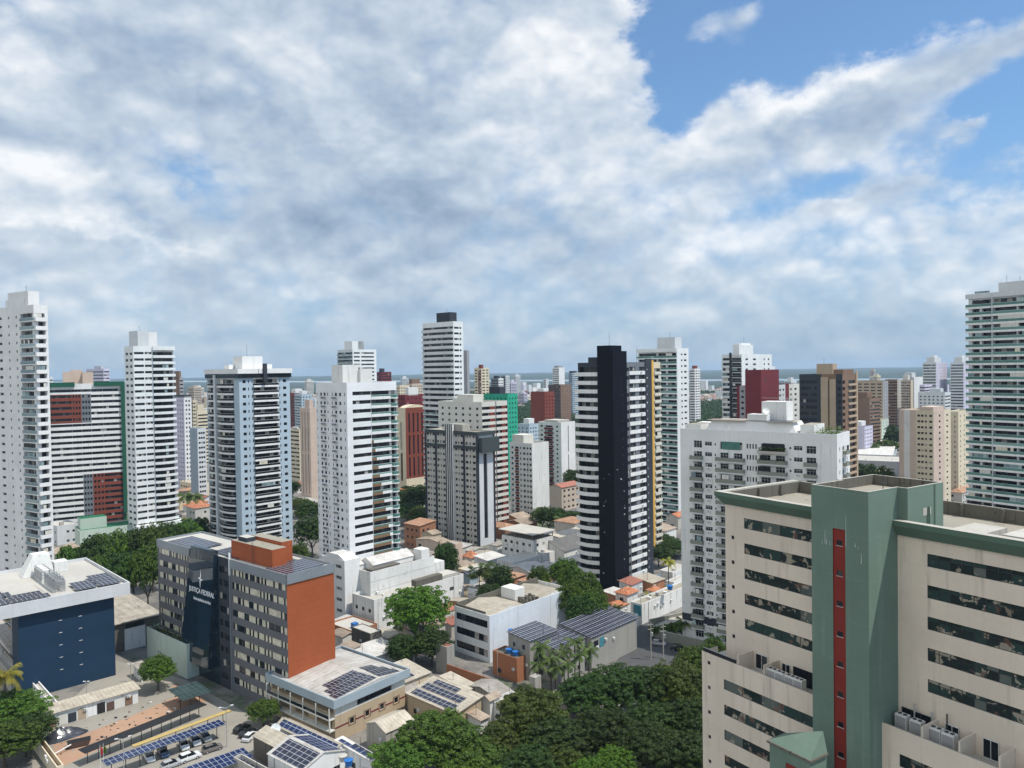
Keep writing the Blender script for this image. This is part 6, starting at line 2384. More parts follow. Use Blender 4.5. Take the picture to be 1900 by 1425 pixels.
def white_office():
    b = Bld('white_building', 'white three storey office with ribbon windows and blank bluish side wall', 'building', 908, 1143, -46.5, h=12.9, pxl=843, pxr=1060)
    b.mw = 'white_clean'
    L = b.LA
    b.facade(b.L, .2, 3, 4.0, [(.7, L - .8)], 1.1, 3.1, win='office', rec=.25)
    b.blank(b.R, 0, b.LB, 'whiteblue')
    for x in (.32, .72, .94):
        b.fbox('wall_joint', b.R, b.LB * x, b.LB * x + .12, .004, .05, 0, b.H, 'light_grey')
    b.roof(1.0, 'roof_slab', 'white_old')
    for x0, x1 in ((1.0, b.LB * .46), (b.LB * .62, b.LB - 1.0)):
        mb = MB()
        xm = (x0 + x1) / 2
        for q in ([(x0, .6, b.H - .9), (xm, .6, b.H + .6), (xm, L - 1, b.H + .6), (x0, L - 1, b.H - .9)], [(xm, .6, b.H + .6), (x1, .6, b.H - .9), (x1, L - 1, b.H - .9), (xm, L - 1, b.H + .6)]):
            mb.face(q, 'sheet_pale')
        mb.face([(x0, .6, b.H - .9), (x1, .6, b.H - .9), (xm, .6, b.H + .6)], 'white_old')
        mb.build('roof', b.root)
    b.box('roof_tank_room', b.LB * .48, b.LB * .6, L * .45, L * .85, b.H - .9, b.H + 2.2, 'white_old')
    mb = MB()
    for k in range(12):
        x, y = b.LB * (.46 + .17 * (k % 4) / 4), 1 + (k // 4) * 1.4
        mb.box(x, x + .7, y, y + .8, b.H - .9, b.H + .3 + .2 * (k % 3), 'concrete_dark')
    mb.build('roof_machines', b.root)
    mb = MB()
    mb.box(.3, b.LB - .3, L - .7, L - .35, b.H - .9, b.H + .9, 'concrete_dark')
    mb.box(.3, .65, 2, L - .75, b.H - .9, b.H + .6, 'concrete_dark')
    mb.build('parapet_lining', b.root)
    b.finish()


white_office()


def beige_school():
    a = -51
    b = Bld('beige_building', 'beige building with blue grey fascia, sloping sheet roof and open verandas', 'building', 621, 1312, a, D=164, pxl=503, pxr=751)
    b.mw = 'tan_wall'
    H, L, W = b.H, b.LA, b.LB
    # ground and first floor wall with square windows in brown surrounds on the east face
    cols = evencols(W, 4, 1.15, W * .12, W * .03)
    b.facade(b.R, 0, 1, 4, cols, 2.6, 3.9, win='dark', rec=.3, top=H - 2.1, cover=False)
    b.facade(b.R, H - 2.1, 1, 2, [(W * .3, W * .8)], .25, 1.55, m='offwhite', win='dark', bot=H - 2.1, rec=.4)
    mb = MB()
    for c0, c1 in cols:
        for (q0, q1, z0, z1) in ((c0 - .45, c0 - .18, 2.3, 4.2), (c1 + .18, c1 + .45, 2.3, 4.2), (c0 - .18, c1 + .18, 2.3, 2.5), (c0 - .18, c1 + .18, 4.0, 4.2)):
            b.R.box(mb, q0, q1, .004, .04, z0, z1, 'brown')
    b.R.box(mb, 0, cols[0][0] - .46, .004, .03, 3.0, 3.35, 'maroon')
    for i in range(3):
        b.R.box(mb, cols[i][1] + .46, cols[i + 1][0] - .46, .004, .03, 3.0, 3.35, 'maroon')
    b.R.box(mb, cols[3][1] + .46, W - .05, .004, .03, 3.0, 3.35, 'maroon')
    mb.build('window_surrounds', b.root)
    # verandas on the west face: recessed walls, slab, columns
    b.facade(b.L, 0, 1, 3, [(1.5, L * .3), (L * .4, L * .6), (L * .7, L - 1)], 3.1, 5.2, rec=2.0, win='curtain', m='tan_wall', top=5.6, cover=False)
    b.facade(b.L, 5.6, 1, 3, [(.4, L - .4)], .5, H - 5.6, rec=2.2, win='curtain', m='tan_wall', bot=5.6)
    mb = MB()
    b.L.box(mb, 0, L, .01, 1.5, 5.2, 5.5, 'offwhite')
    b.L.box(mb, 0, L, .01, 1.5, 2.7, 2.95, 'offwhite')
    for k in range(6):
        q = .1 + (L - .4) * k / 5
        b.L.box(mb, q, q + .25, 1.2, 1.45, 2.96, 5.19, 'offwhite')
        b.L.box(mb, q, q + .2, 1.25, 1.45, 5.51, H - .02, 'offwhite')
    for k in range(5):
        q = .4 + (L - .4) * k / 5
        b.L.box(mb, q, q + (L - .4) / 5 - .3, 1.38, 1.42, 5.52, 6.2, 'rail_dark')
    mb.build('veranda', b.root)
    # fascia and roof
    o = .9
    mb = MB()
    zt = H + 1.9
    for f, Lf in ((b.L, L), (b.R, W), (b.E, L), (b.N, W)):
        f.box(mb, -o, Lf + o - .3, o - .3, o, H, zt, 'bluegrey_fascia')
    mb.face([(-o + .3, -o + .3, H), (W + o - .3, -o + .3, H), (W + o - .3, L + o - .3, H), (-o + .3, L + o - .3, H)][::-1], 'offwhite')
    mb.build('fascia', b.root)
    mb = MB()
    q = .61 - o + .0
    z0, z1, zr = zt - .5, zt - .3, zt + .5
    xm = W * .62
    mb.face([(q, q, z0), (xm, q, zr), (xm, L - q, zr), (q, L - q, z0)], 'sheet_bg')
    mb.face([(xm, q, zr), (W - q, q, z0), (W - q, L - q, z0), (xm, L - q, zr)], 'sheet_bg')
    mb.face([(q, q, z0 - .5), (W - q, q, z0 - .5), (W - q, q, z0), (xm, q, zr), (q, q, z0)], 'sheet_bg')
    mb.face([(W - q, L - q, z0 - .5), (q, L - q, z0 - .5), (q, L - q, z0), (xm, L - q, zr), (W - q, L - q, z0)], 'sheet_bg')
    mb.build('roof', b.root)
    s = (zr - z0) / (xm - q)
    zz = lambda x: z0 + (x - q) * s + .1
    solar(b.root, plane_M((.6, .3, zz(.6)), (1, 0, s), (0, 1, 0)), xm - 1.2, 2.5)
    solar(b.root, plane_M((1.3, 3.0, zz(1.3)), (1, 0, s), (0, 1, 0)), xm - 2.0, 2.5)
    solar(b.root, plane_M((2.9, 5.7, zz(2.9)), (1, 0, s), (0, 1, 0)), xm - 3.9, 2.5)
    s2 = (z0 - zr) / (W - q - xm)
    solar(b.root, plane_M((xm + .3, .3, zr + .1 + s2 * .3), (1, 0, s2), (0, 1, 0)), W - xm - 1.4, 2.5)
    solar(b.root, plane_M((xm + .6, 3.0, zr + .1 + s2 * .6), (1, 0, s2), (0, 1, 0)), W - xm - 2.4, 2.5)
    solar(b.root, plane_M((xm + .9, 5.7, zr + .1 + s2 * .9), (1, 0, s2), (0, 1, 0)), W - xm - 4.0, 2.5)
    b.finish()


beige_school()

HH = house
# by the navy block and the building yard
w_ = HH('warehouse', 'old warehouse with streaked pale sheet roof between navy block and court building', 'warehouse', 188, 1165, 8.2, a=-46, LA=52, pxr=296, roof='shed', axis='y', rise=2.2, rm='sheet_streak', wm='concrete_dark', openings=False, over=.8)
w_.fbox('white_door_panel', w_.R, w_.LB * .38, w_.LB * .74, .01, .15, 0, 6.2, 'white_old')
w_.fbox('doorway', w_.R, w_.LB * .4, w_.LB * .72, .01, .1, 6.3, 7.6, 'black')
sh = HH('long_shed', 'long low site shed with pale sheet roof along the building yard', 'shed', 79, 1329, 3.3, a=-44, LA=4.2, pxr=256, roof='shed', axis='y', rise=.5, rm='sheet_pale', wm='white_old', openings=False, over=.5)
rnd = random.Random(9)
for i in range(9):
    x0 = 1 + i * (sh.LB - 2) / 9
    sh.fbox('shed_panel', sh.R, x0, x0 + (sh.LB - 2) / 9 - .3, .005, .06, .1, 2.6 if i % 2 else 2.2, ('brown', 'offwhite', 'slate', 'tan', 'white', 'black', 'dark_brown', 'offwhite', 'brown')[i])
HH('white_shed', 'small white flat roofed hut under the navy wall', 'shed', 96, 1308, 3.6, a=-44, pxl=60, pxr=109, roof='flat', rm='roof_white', wm='white', openings=False)
HH('white_shed', 'small white hut with two dark doors beside the mint annex', 'shed', 262, 1245, 3.0, a=-44, pxl=248, pxr=276, roof='shed', axis='y', rise=.4, rm='sheet_grey', wm='white', openings=False)
HH('grey_house', 'low grey sheet roofed house half hidden at the west edge behind the navy block', 'house', 18, 1205, 6, a=-44, pxl=-60, pxr=40, roof='gable', rm='sheet_grey', wm='wall_mix')
HH('grey_house', 'low pale house with blue tarpaulin roof at the west edge near the palm', 'house', 20, 1250, 5, a=-44, pxl=-50, pxr=42, roof='flat', rm='sheet_white', wm='concrete')
yb = HH('yellow_wall_shed', 'roofless yellow walled store at the yard corner', 'shed', 105, 1423, 3.0, a=-44, pxl=50, pxr=118, roof='flat', rm='dirt_orange', wm='cream', par=1.2, openings=False)

# sheds and houses between the orange wall and the round tree
HH('flat_house', 'dark stained block with pale flat roof beside the round tree', 'house', 687, 1176, 7.5, pxl=652, pxr=708, roof='flat', rm='roof_white', wm='concrete_dark', par=.15, openings=False)
HH('tin_house', 'open shed under a white and rusty sheet roof below the orange wall', 'shed', 677, 1223, 4.6, pxl=649, pxr=734, roof='shed', axis='y', rise=.9, rm='sheet_white', wm='white', over=1.0, wf=.7)
HH('tin_house', 'brown sheet roofed house tucked against the orange wall', 'house', 641, 1213, 5, pxl=620, pxr=668, roof='shed', axis='x', rise=1.0, rm='sheet_brown', wm='concrete', openings=False)
b_ = HH('tin_house', 'cream walled house with two solar panels on a pale sheet roof behind the beige building', 'house', 752, 1266, 4.6, pxl=708, pxr=797, roof='shed', axis='y', rise=1.0, rm='sheet_pale', wm='wall_cream')
sroof(b_, .6, .8, b_.LB * .42, 2.4, .3, slope=(0, 1.0 / b_.LA))
sroof(b_, .6, 3.6, b_.LB * .42, 2.4, .3 + 2.8 / b_.LA, slope=(0, 1.0 / b_.LA))
HH('tin_house', 'pale sheet roofed lean to behind the round tree trunk', 'house', 712, 1215, 3.6, pxl=690, pxr=760, roof='shed', axis='y', rise=.7, rm='sheet_pale', wm='concrete', openings=False)
HH('grey_house', 'unpainted grey block with rust red flat top beside the ribbon window office', 'house', 829, 1201, 7.4, pxl=808, pxr=843, roof='flat', rm='sheet_red', wm='render_grey', par=.2, openings=False)
b_ = HH('solar_house', 'long house with two rows of solar panels above a shaded porch', 'house', 845, 1325, 5.0, pxl=757, pxr=893, roof='shed', axis='x', rise=1.4, rm='sheet_pale', wm='tan_wall', over=.5)
s_ = 1.4 / b_.LB
sroof(b_, .2, 1.5, 2.2, b_.LA - 2, .3, slope=(s_, 0))
sroof(b_, 3.1, 2.0, 2.3, b_.LA - 3.0, .3 + 3 * s_, slope=(s_, 0))
sroof(b_, 5.8, 6.0, 1.6, b_.LA - 8, .3 + 5.7 * s_, slope=(s_, 0))
HH('tin_house', 'house with bleached broken sheet roof under the brick wall', 'house', 868, 1281, 4.2, pxl=818, pxr=886, roof='shed', axis='y', rise=.8, rm='sheet_pale', wm='wall_cream')
HH('tin_house', 'house with dark grey folded sheet roof below the brick building', 'house', 918, 1292, 4.2, pxl=868, pxr=945, roof='gable', axis='x', rise=1.0, rm='sheet_grey', wm='concrete')
HH('flat_house', 'small white cube with brown sheet top near the dark grey folded roof', 'house', 909, 1300, 5.2, pxl=895, pxr=927, roof='gable', axis='x', rise=.7, rm='sheet_brown', wm='white_old', openings=False)
b_ = HH('flat_house', 'white parapet house with chairs of junk on its flat roof above the big trees', 'house', 940, 1312, 4.6, pxl=908, pxr=980, roof='flat', rm='roof_white', wm='white_old', par=.9)
HH('tin_house', 'lean to with ribbed tan sheet roof beside the dark side wall', 'shed', 892, 1337, 3.6, pxl=866, pxr=906, roof='shed', axis='y', rise=.5, rm='sheet_brown', wm='white_old', openings=False)
HH('flat_house', 'white roofed narrow house among trees below the palm clump', 'house', 1058, 1305, 4.2, pxl=1012, pxr=1076, roof='flat', rm='roof_white', wm='concrete', par=.3)
HH('water_tower', 'small square concrete water tower above the white parapet house', 'water tower', 993, 1258, 8.0, pxl=982, pxr=1004, roof='flat', rm='concrete', wm='concrete', par=.1, openings=False)
# bottom: solar roofs
b_ = HH('tin_house', 'tan gabled house with stained side wall beside the beige building', 'house', 716, 1360, 5.4, pxl=680, pxr=768, roof='gable', axis='x', rise=1.2, rm='sheet_pale', wm='concrete', over=.2)
b_ = HH('solar_house', 'low house whose long roof is covered in blue solar panels in two slopes', 'house', 619, 1398, 4.0, a=-51, pxl=512, pxr=646, roof='gable', axis='y', rise=1.1, rm='sheet_pale', wm='white', over=.2)
s_ = 1.2 / (b_.LB / 2 + .2)
sroof(b_, .1, .3, b_.LB * .46, b_.LA * .95, .25, 'solar_blue', slope=(s_, 0))
sroof(b_, b_.LB * .54, .3, b_.LB * .42, b_.LA * .42, .25 + b_.LB * .42 * s_, 'solar_blue', slope=(-s_, 0))
sroof(b_, b_.LB * .54, b_.LA * .55, b_.LB * .42, b_.LA * .35, .25 + b_.LB * .42 * s_, 'solar_blue', slope=(-s_, 0))
b_ = HH('solar_house', 'white house with blue solar roof right beside the big dome tree', 'house', 690, 1414, 4.0, a=-51, pxl=622, pxr=704, roof='shed', axis='y', rise=.9, rm='sheet_white', wm='white', over=.2)
sroof(b_, .2, .4, b_.LB * .46, b_.LA * .9, .3, 'solar_blue', slope=(0, .9 / b_.LA))
sroof(b_, b_.LB * .52, .4, b_.LB * .45, b_.LA * .6, .3, 'solar', slope=(0, .9 / b_.LA))
HH('tin_house', 'house with pale cream roof and grey stained gable wall by the parking court', 'house', 536, 1400, 4.4, a=-51, pxl=470, pxr=560, roof='shed', axis='x', rise=1.0, rm='sheet_pale', wm='concrete_dark', openings=False, over=.2)
b_ = HH('solar_house', 'white gabled house with blue solar roof cut by the photo bottom edge', 'house', 560, 1432, 4.4, a=-51, pxl=497, pxr=640, roof='gable', axis='y', rise=1.6, rm='sheet_white', wm='white', over=.2)
s_ = 1.7 / (b_.LB / 2 + .2)
sroof(b_, .2, .3, b_.LB * .44, b_.LA * .9, .25, 'solar', slope=(s_, 0))
sroof(b_, b_.LB * .53, .3, b_.LB * .44, b_.LA * .9, .25 + b_.LB * .44 * s_, 'solar_blue', slope=(-s_, 0))
b_ = HH('solar_house', 'narrow walled roof strip with one row of dark solar panels by the parking court', 'house', 497, 1440, 4.0, a=-51, pxl=433, pxr=512, roof='flat', rm='sheet_grey', wm='concrete_pale', par=.9, openings=False)
sroof(b_, b_.LB * .25, .8, b_.LB * .45, b_.LA - 1.6, -.5)
# solar houses and brick house beside the white office
b_ = HH('solar_house', 'long grey rendered house under a wide dark solar roof', 'house', 1097, 1184, 8.8, a=-47, LA=10, pxr=1181, roof='shed', axis='y', rise=1.6, rm='solar', wm='render_grey', wf=.1, over=.3, floors=2)
b_.fbox('wall_window', b_.R, 1.0, 3.0, .004, .08, 5.6, 7.6, 'glass_dark')
b_.fbox('wall_window', b_.R, 3.6, 5.6, .004, .08, 5.4, 7.9, 'blue_glass')
b_ = HH('solar_house', 'lower grey house with stepped solar roof behind the palm clump', 'house', 1034, 1206, 8.6, a=-47, LA=8, pxr=1097, roof='shed', axis='y', rise=1.0, rm='solar', wm='render_grey', over=.3)
b_ = HH('solar_house', 'narrow grey house with solar roof and open loggia above the brick house', 'house', 983, 1190, 10.2, a=-46.5, pxl=943, pxr=1034, roof='shed', axis='y', rise=.7, rm='solar', wm='render_grey', over=.3, wf=.9, floors=3)
bk = HH('brick_house', 'raw red brick house with two blue water tanks on its roof', 'house', 959, 1222, 6.3, a=-46.5, pxl=914, pxr=983, roof='flat', rm='concrete_dark', wm='raw_brick', par=.3, wf=.25)
water_tank('blue water tank on the brick house roof, closer to the white office', bk.l2w(2.0, 4.6, bk.H - .3), 1.15)
water_tank('blue water tank on the brick house roof, closer to the palms', bk.l2w(1.9, 2.2, bk.H - .3), 1.15)
water_tank('blue water tank on the narrow grey house beside its solar roof', at(948, 1175, 203), 1.0)
mb = MB()
p0, p1 = gnd(829, 1262), gnd(912, 1292)
o = empty('brick_wall', p0, 0, 'low raw brick wall in front of the ribbon window office', 'wall')
d_ = (p1 - p0); L_ = d_.length; d_.normalize(); n_ = Vector((-d_.y, d_.x, 0))
mb.prism([(0, 0), tuple((d_ * L_)[:2]), tuple((d_ * L_ + n_ * .25)[:2]), tuple((n_ * .25)[:2])], 0, 4.2, 'raw_brick')
mb.build('wall', o)

# mid field by the black tower
b_ = HH('white_building', 'grey white two storey building under a raised flat white canopy roof', 'building', 990, 1003, 10.6, pxl=931, pxr=1026, roof='flat', rm='concrete', wm='white_old', par=.3, floors=3, wf=.6)
mb = MB()
mb.box(-1, b_.LB + .6, -1, b_.LA + 1, b_.H + 2.2, b_.H + 2.5, 'roof_white')
for x in (0, b_.LB - .3):
    for y in (0, b_.LA * .5, b_.LA - .3):
        mb.box(x, x + .25, y, y + .25, b_.H - .2, b_.H + 2.19, 'metal_dark')
mb.build('canopy_roof', b_.root)
HH('warehouse', 'wide warehouse with dark grey sheet roof left of the black tower', 'warehouse', 1047, 1024, 5.5, pxl=1018, pxr=1100, roof='shed', axis='y', rise=3.2, rm='sheet_dark', wm='white_old', openings=False)
HH('warehouse', 'pale ribbed warehouse roof behind the dark grey warehouse', 'warehouse', 1055, 1003, 6.5, pxl=1020, pxr=1110, roof='shed', axis='y', rise=1.2, rm='sheet_streak', wm='white_old', openings=False)
HH('white_building', 'blank stained white building with bright white roof in front of the canopy building', 'building', 952, 1044, 5.8, pxl=922, pxr=1029, roof='flat', rm='roof_white', wm='white_old', par=.25, openings=False)
HH('white_building', 'white walled yard building with white sheet roof touching the black tower', 'building', 1046, 1049, 5.0, pxl=1030, pxr=1098, roof='shed', axis='y', rise=.8, rm='sheet_white', wm='white_old', openings=False)
HH('pink_building', 'dull pink stair block with flat top left of the terracotta roof', 'building', 845, 1009, 10, pxl=829, pxr=858, roof='flat', rm='concrete', wm='pinkbeige', par=.3)
HH('tin_house', 'long brown sheet roofed building below the dark piered grey block', 'building', 828, 1012, 7.5, pxl=772, pxr=846, roof='gable', axis='x', rise=1.2, rm='sheet_brown', wm='pinkbeige')
HH('tile_house', 'small house with bright orange hipped tile roof beside the pink stair block', 'house', 875, 1036, 4.0, pxl=858, pxr=890, roof='hip', rise=2.2, rm='tiles', wm='wall_mix')
HH('tin_house', 'shed with clean white sheet roof between orange tile roof and blank white building', 'shed', 905, 1041, 5.0, pxl=880, pxr=938, roof='shed', axis='y', rise=.8, rm='sheet_white', wm='white_old')
HH('tin_house', 'brown sheet roofed house in front of the pink stair block', 'house', 862, 1054, 4.6, pxl=832, pxr=880, roof='gable', axis='x', rise=1.3, rm='sheet_brown', wm='wall_mix')
b_ = HH('solar_house', 'pale blue house with dark solar roof behind the twin fan palms', 'house', 872, 1070, 5.4, pxl=852, pxr=888, roof='gable', axis='x', rise=1.2, rm='solar', wm='pale_blue')
HH('cream_building', 'cream house with sheet roof left of the dark piered grey block foot', 'house', 803, 992, 8.5, pxl=782, pxr=818, roof='gable', axis='x', rise=1, rm='sheet_brown', wm='wall_cream')
HH('flat_house', 'grey two storey house with balcony behind the white annex', 'house', 905, 1100, 6, pxl=868, pxr=925, roof='flat', rm='concrete', wm='light_grey', par=.3, wf=.8)
HH('beige_building', 'weathered beige walk up with balconies beside the old white walk up', 'building', 1042, 905, 13, pxl=1019, pxr=1076, roof='gable', axis='x', rise=1.6, rm='sheet_red', wm='beige', wf=.7)
# east: tile roofed house, white walls and pool
HH('tile_house', 'white villa with weathered orange tile roof below the black tower', 'house', 1164, 1104, 6.6, pxl=1142, pxr=1183, roof='hip', rise=1.6, rm='tiles', wm='white', over=.5)
HH('tile_house', 'low villa wing with orange tile roof and blue trim', 'house', 1141, 1130, 3.6, pxl=1119, pxr=1166, roof='hip', rise=1.1, rm='tiles', wm='white', over=.4)
HH('flat_house', 'bright white flat roofed wing with blue parapet and teal glass', 'house', 1150, 1154, 3.8, pxl=1124, pxr=1184, roof='flat', rm='roof_white', wm='white', par=.5)
b_ = HH('white_building', 'long white stained wall building with flat brown roof beside the white apartment block', 'building', 1191, 1121, 6.4, a=-47, pxl=1170, pxr=1290, roof='flat', rm='roof_slab', wm='white_old', par=.5, openings=False)
b_.fbox('teal_glazing', b_.L, b_.LA * .3, b_.LA - .3, .01, .2, 2.6, 5.8, 'blue_glass')
water_tank('dark blue water tank on the flat brown roof by the white apartment block', at(1243, 1094, 245), 1.3)
HH('tile_house', 'tiny orange tiled roof between pool and villa', 'house', 1213, 1098, 4.4, pxl=1200, pxr=1226, roof='hip', rise=1, rm='tiles', wm='white')
HH('pool_house', 'white flat roofed pool pavilion beside the blue pool', 'pavilion', 1250, 1080, 3.4, pxl=1236, pxr=1275, roof='flat', rm='roof_white', wm='white', par=.1, openings=False)
HH('pool_house', 'white roofed hall behind the blue pool', 'building', 1248, 1062, 4.6, pxl=1224, pxr=1280, roof='flat', rm='roof_white', wm='white_old', par=.1, openings=False)
c = gnd(1225, 1076)
o = empty('swimming_pool', c, 0, 'oval bright blue swimming pool with pale surround behind the black tower', 'pool')
mb = MB()
mb.prism([(4.6 * math.cos(k * .2618), 6.6 * math.sin(k * .2618)) for k in range(24)], -.05, .32, 'paving')
mb.build('pool_surround', o)
mb = MB()
mb.prism([(3.4 * math.cos(k * .2618), 5.2 * math.sin(k * .2618)) for k in range(24)], .321, .36, 'pool_water')
mb.build('pool_water', o)
HH('tile_house', 'house with orange corrugated roof at the foot of the pale green balcony tower', 'house', 1258, 960, 6, pxl=1236, pxr=1275, roof='gable', axis='x', rise=1.4, rm='tiles', wm='wall_mix', wf=.9)
# north east, behind the hotel roof
HH('supermarket', 'large low grey hall with white roof and dark stripe behind the hotel roof', 'hall', 1700, 858, 11, a=-62, LA=70, LB=40, roof='flat', rm='roof_white', wm='mid_grey', par=.8, openings=False)
HH('supermarket', 'white gabled hall roof beside the dark slate office', 'hall', 1655, 846, 10, a=-62, pxl=1588, pxr=1690, roof='gable', axis='y', rise=3, rm='sheet_white', wm='light_grey', openings=False)
HH('blue_building', 'grey building with navy top band left of the green glass tower', 'building', 1778, 858, 13, pxl=1762, pxr=1800, roof='flat', rm='roof_white', wm='slate_grey', wf=.9)
HH('grey_house', 'plain grey building with white ledge left of the green glass tower foot', 'building', 1790, 885, 12, a=-40, pxl=1764, pxr=1830, roof='flat', rm='concrete', wm='mid_grey', openings=False)
HH('tile_kiosk', 'open kiosk with dusty orange hipped roof at the green glass tower foot', 'kiosk', 1785, 915, 7, a=-40, pxl=1760, pxr=1812, roof='hip', rise=2, rm='tiles_faded', wm='wall_mix')
HH('cream_building', 'cream two storey building with small windows behind the pale blue tower', 'building', 372, 900, 9, pxl=334, pxr=400, roof='flat', rm='sheet_pale', wm='wall_cream', wf=.8)

# walls and garden by the street
def wall_run(label, pts, h, m, t=.3):
    P = [gnd(*p) for p in pts]
    o = empty('garden_wall', P[0], 0, label, 'wall')
    mb = MB()
    for a_, b__ in zip(P, P[1:]):
        d = (b__ - a_); n = Vector((-d.y, d.x, 0)).normalized() * t
        q = [(p - P[0]).xy for p in (a_, b__, b__ + n, a_ + n)]
        mb.prism([tuple(v) for v in q], -.2, h, m, 'concrete_pale')
    mb.build('wall', o)


wall_run('tall olive grey garden wall behind the lawn of the white apartment block', [(1206, 1170), (1272, 1155)], 3.4, 'retaining')
wall_run('olive grey street wall of the white apartment block garden', [(1223, 1188), (1330, 1214), (1350, 1222)], 3.0, 'retaining')
gpoly('garden', [(1215, 1180), (1275, 1160), (1350, 1190), (1350, 1215), (1226, 1186)], 'lawn_green', .02)
HH('garage', 'low grey garage roof with rails at the corner of the garden wall', 'garage', 1222, 1168, 2.6, a=-47, pxl=1206, pxr=1275, roof='flat', rm='concrete', wm='concrete', par=.1, openings=False)
c = gnd(1316, 1192)
o = empty('red_slide', c, .4, 'red plastic play tower in the garden of the white apartment block', 'play tower')
mb = MB()
for x, y in ((-.6, -.6), (.6, -.6), (.6, .6), (-.6, .6)):
    mb.box(x - .08, x + .08, y - .08, y + .08, 0, 2.6, 'red')
mb.box(-.7, .7, -.7, .7, 1.2, 1.35, 'red')
mb.prism([(-.8, -.8), (.8, -.8), (.8, .8), (-.8, .8)], 2.61, 3.4, 'red', poly2=[(-.05, -.05), (.05, -.05), (.05, .05), (-.05, .05)])
mb.prism([(-.4, -.75), (.4, -.75), (.4, -.71), (-.4, -.71)], .05, 1.6, 'red', poly2=[(-.4, -2.6), (.4, -2.6), (.4, -2.5), (-.4, -2.5)])
mb.build('play_tower', o)

# ------------------------------------------------------------------ parking court: canopies, cars, lamps, yard things
def canopy(name, label, f0, f1, b0, b1, z, mtop, thick=.12, posts=6, cat='canopy', pm='metal_dark', tilt=0.0):
    """roof on posts; four photo positions on the roof plane at height z"""
    P = [gnd(*p, z) for p in (f0, f1, b1, b0)]
    c = P[0].copy(); c.z = 0
    ux = P[1] - P[0]; W = ux.length; ux.normalize()
    uy = Vector((-ux.y, ux.x, 0)); Dp = max((P[3] - P[0]).dot(uy), 1.0)
    o = empty(name, c, math.atan2(ux.y, ux.x), label, cat)
    mb = MB()
    mb.box(0, W, 0, Dp, -thick, -.015, 'frame_dark')
    mb.box(0, W, 0, Dp, -.014, 0, mtop)
    r = mb.build('roof', o)
    r.matrix_local = Matrix.Translation((0, 0, z)) @ Matrix.Rotation(tilt, 4, 'X')
    mb = MB()
    for k in range(posts):
        x = W * (k + .5) / posts
        mb.tube((x, Dp * .5, 0), (x, Dp * .5, z - thick + Dp * .5 * math.tan(tilt) - .02), .09, pm, 6)
        mb.tube((x, .2, z - thick - .05), (x, Dp - .2, z - thick - .05 + (Dp - .4) * math.tan(tilt)), .06, pm, 5)
    mb.build('posts', o)
    return o


canopy('solar_canopy', 'long blue solar panel canopy over the row of parked cars', (198, 1421), (419, 1343), (196, 1408), (409, 1331), 3.4, 'solar_blue', posts=9)
canopy('solar_canopy', 'blue solar panel canopy cut by the photo bottom edge', (352, 1446), (470, 1404), (330, 1428), (446, 1390), 3.4, 'solar_blue', posts=4)
canopy('walkway_roof', 'long narrow black walkway roof along the building yard', (158, 1398), (384, 1307), (153, 1387), (376, 1300), 3.0, 'black', posts=12)
canopy('yellow_awning', 'long yellow cream beam roof behind the solar canopy', (249, 1386), (430, 1319), (247, 1381), (428, 1314), 2.8, 'awning_yellow', posts=6)
canopy('glass_canopy', 'flat glass and steel canopy between the yard and court building', (340, 1300), (394, 1283), (322, 1276), (372, 1260), 3.6, 'canopy_glass', posts=3)
canopy('white_parasol_roof', 'small pale square shade roof on a post beside the dark lobby', (367, 1236), (384, 1231), (364, 1231), (378, 1228), 3.0, 'roof_white', posts=1)


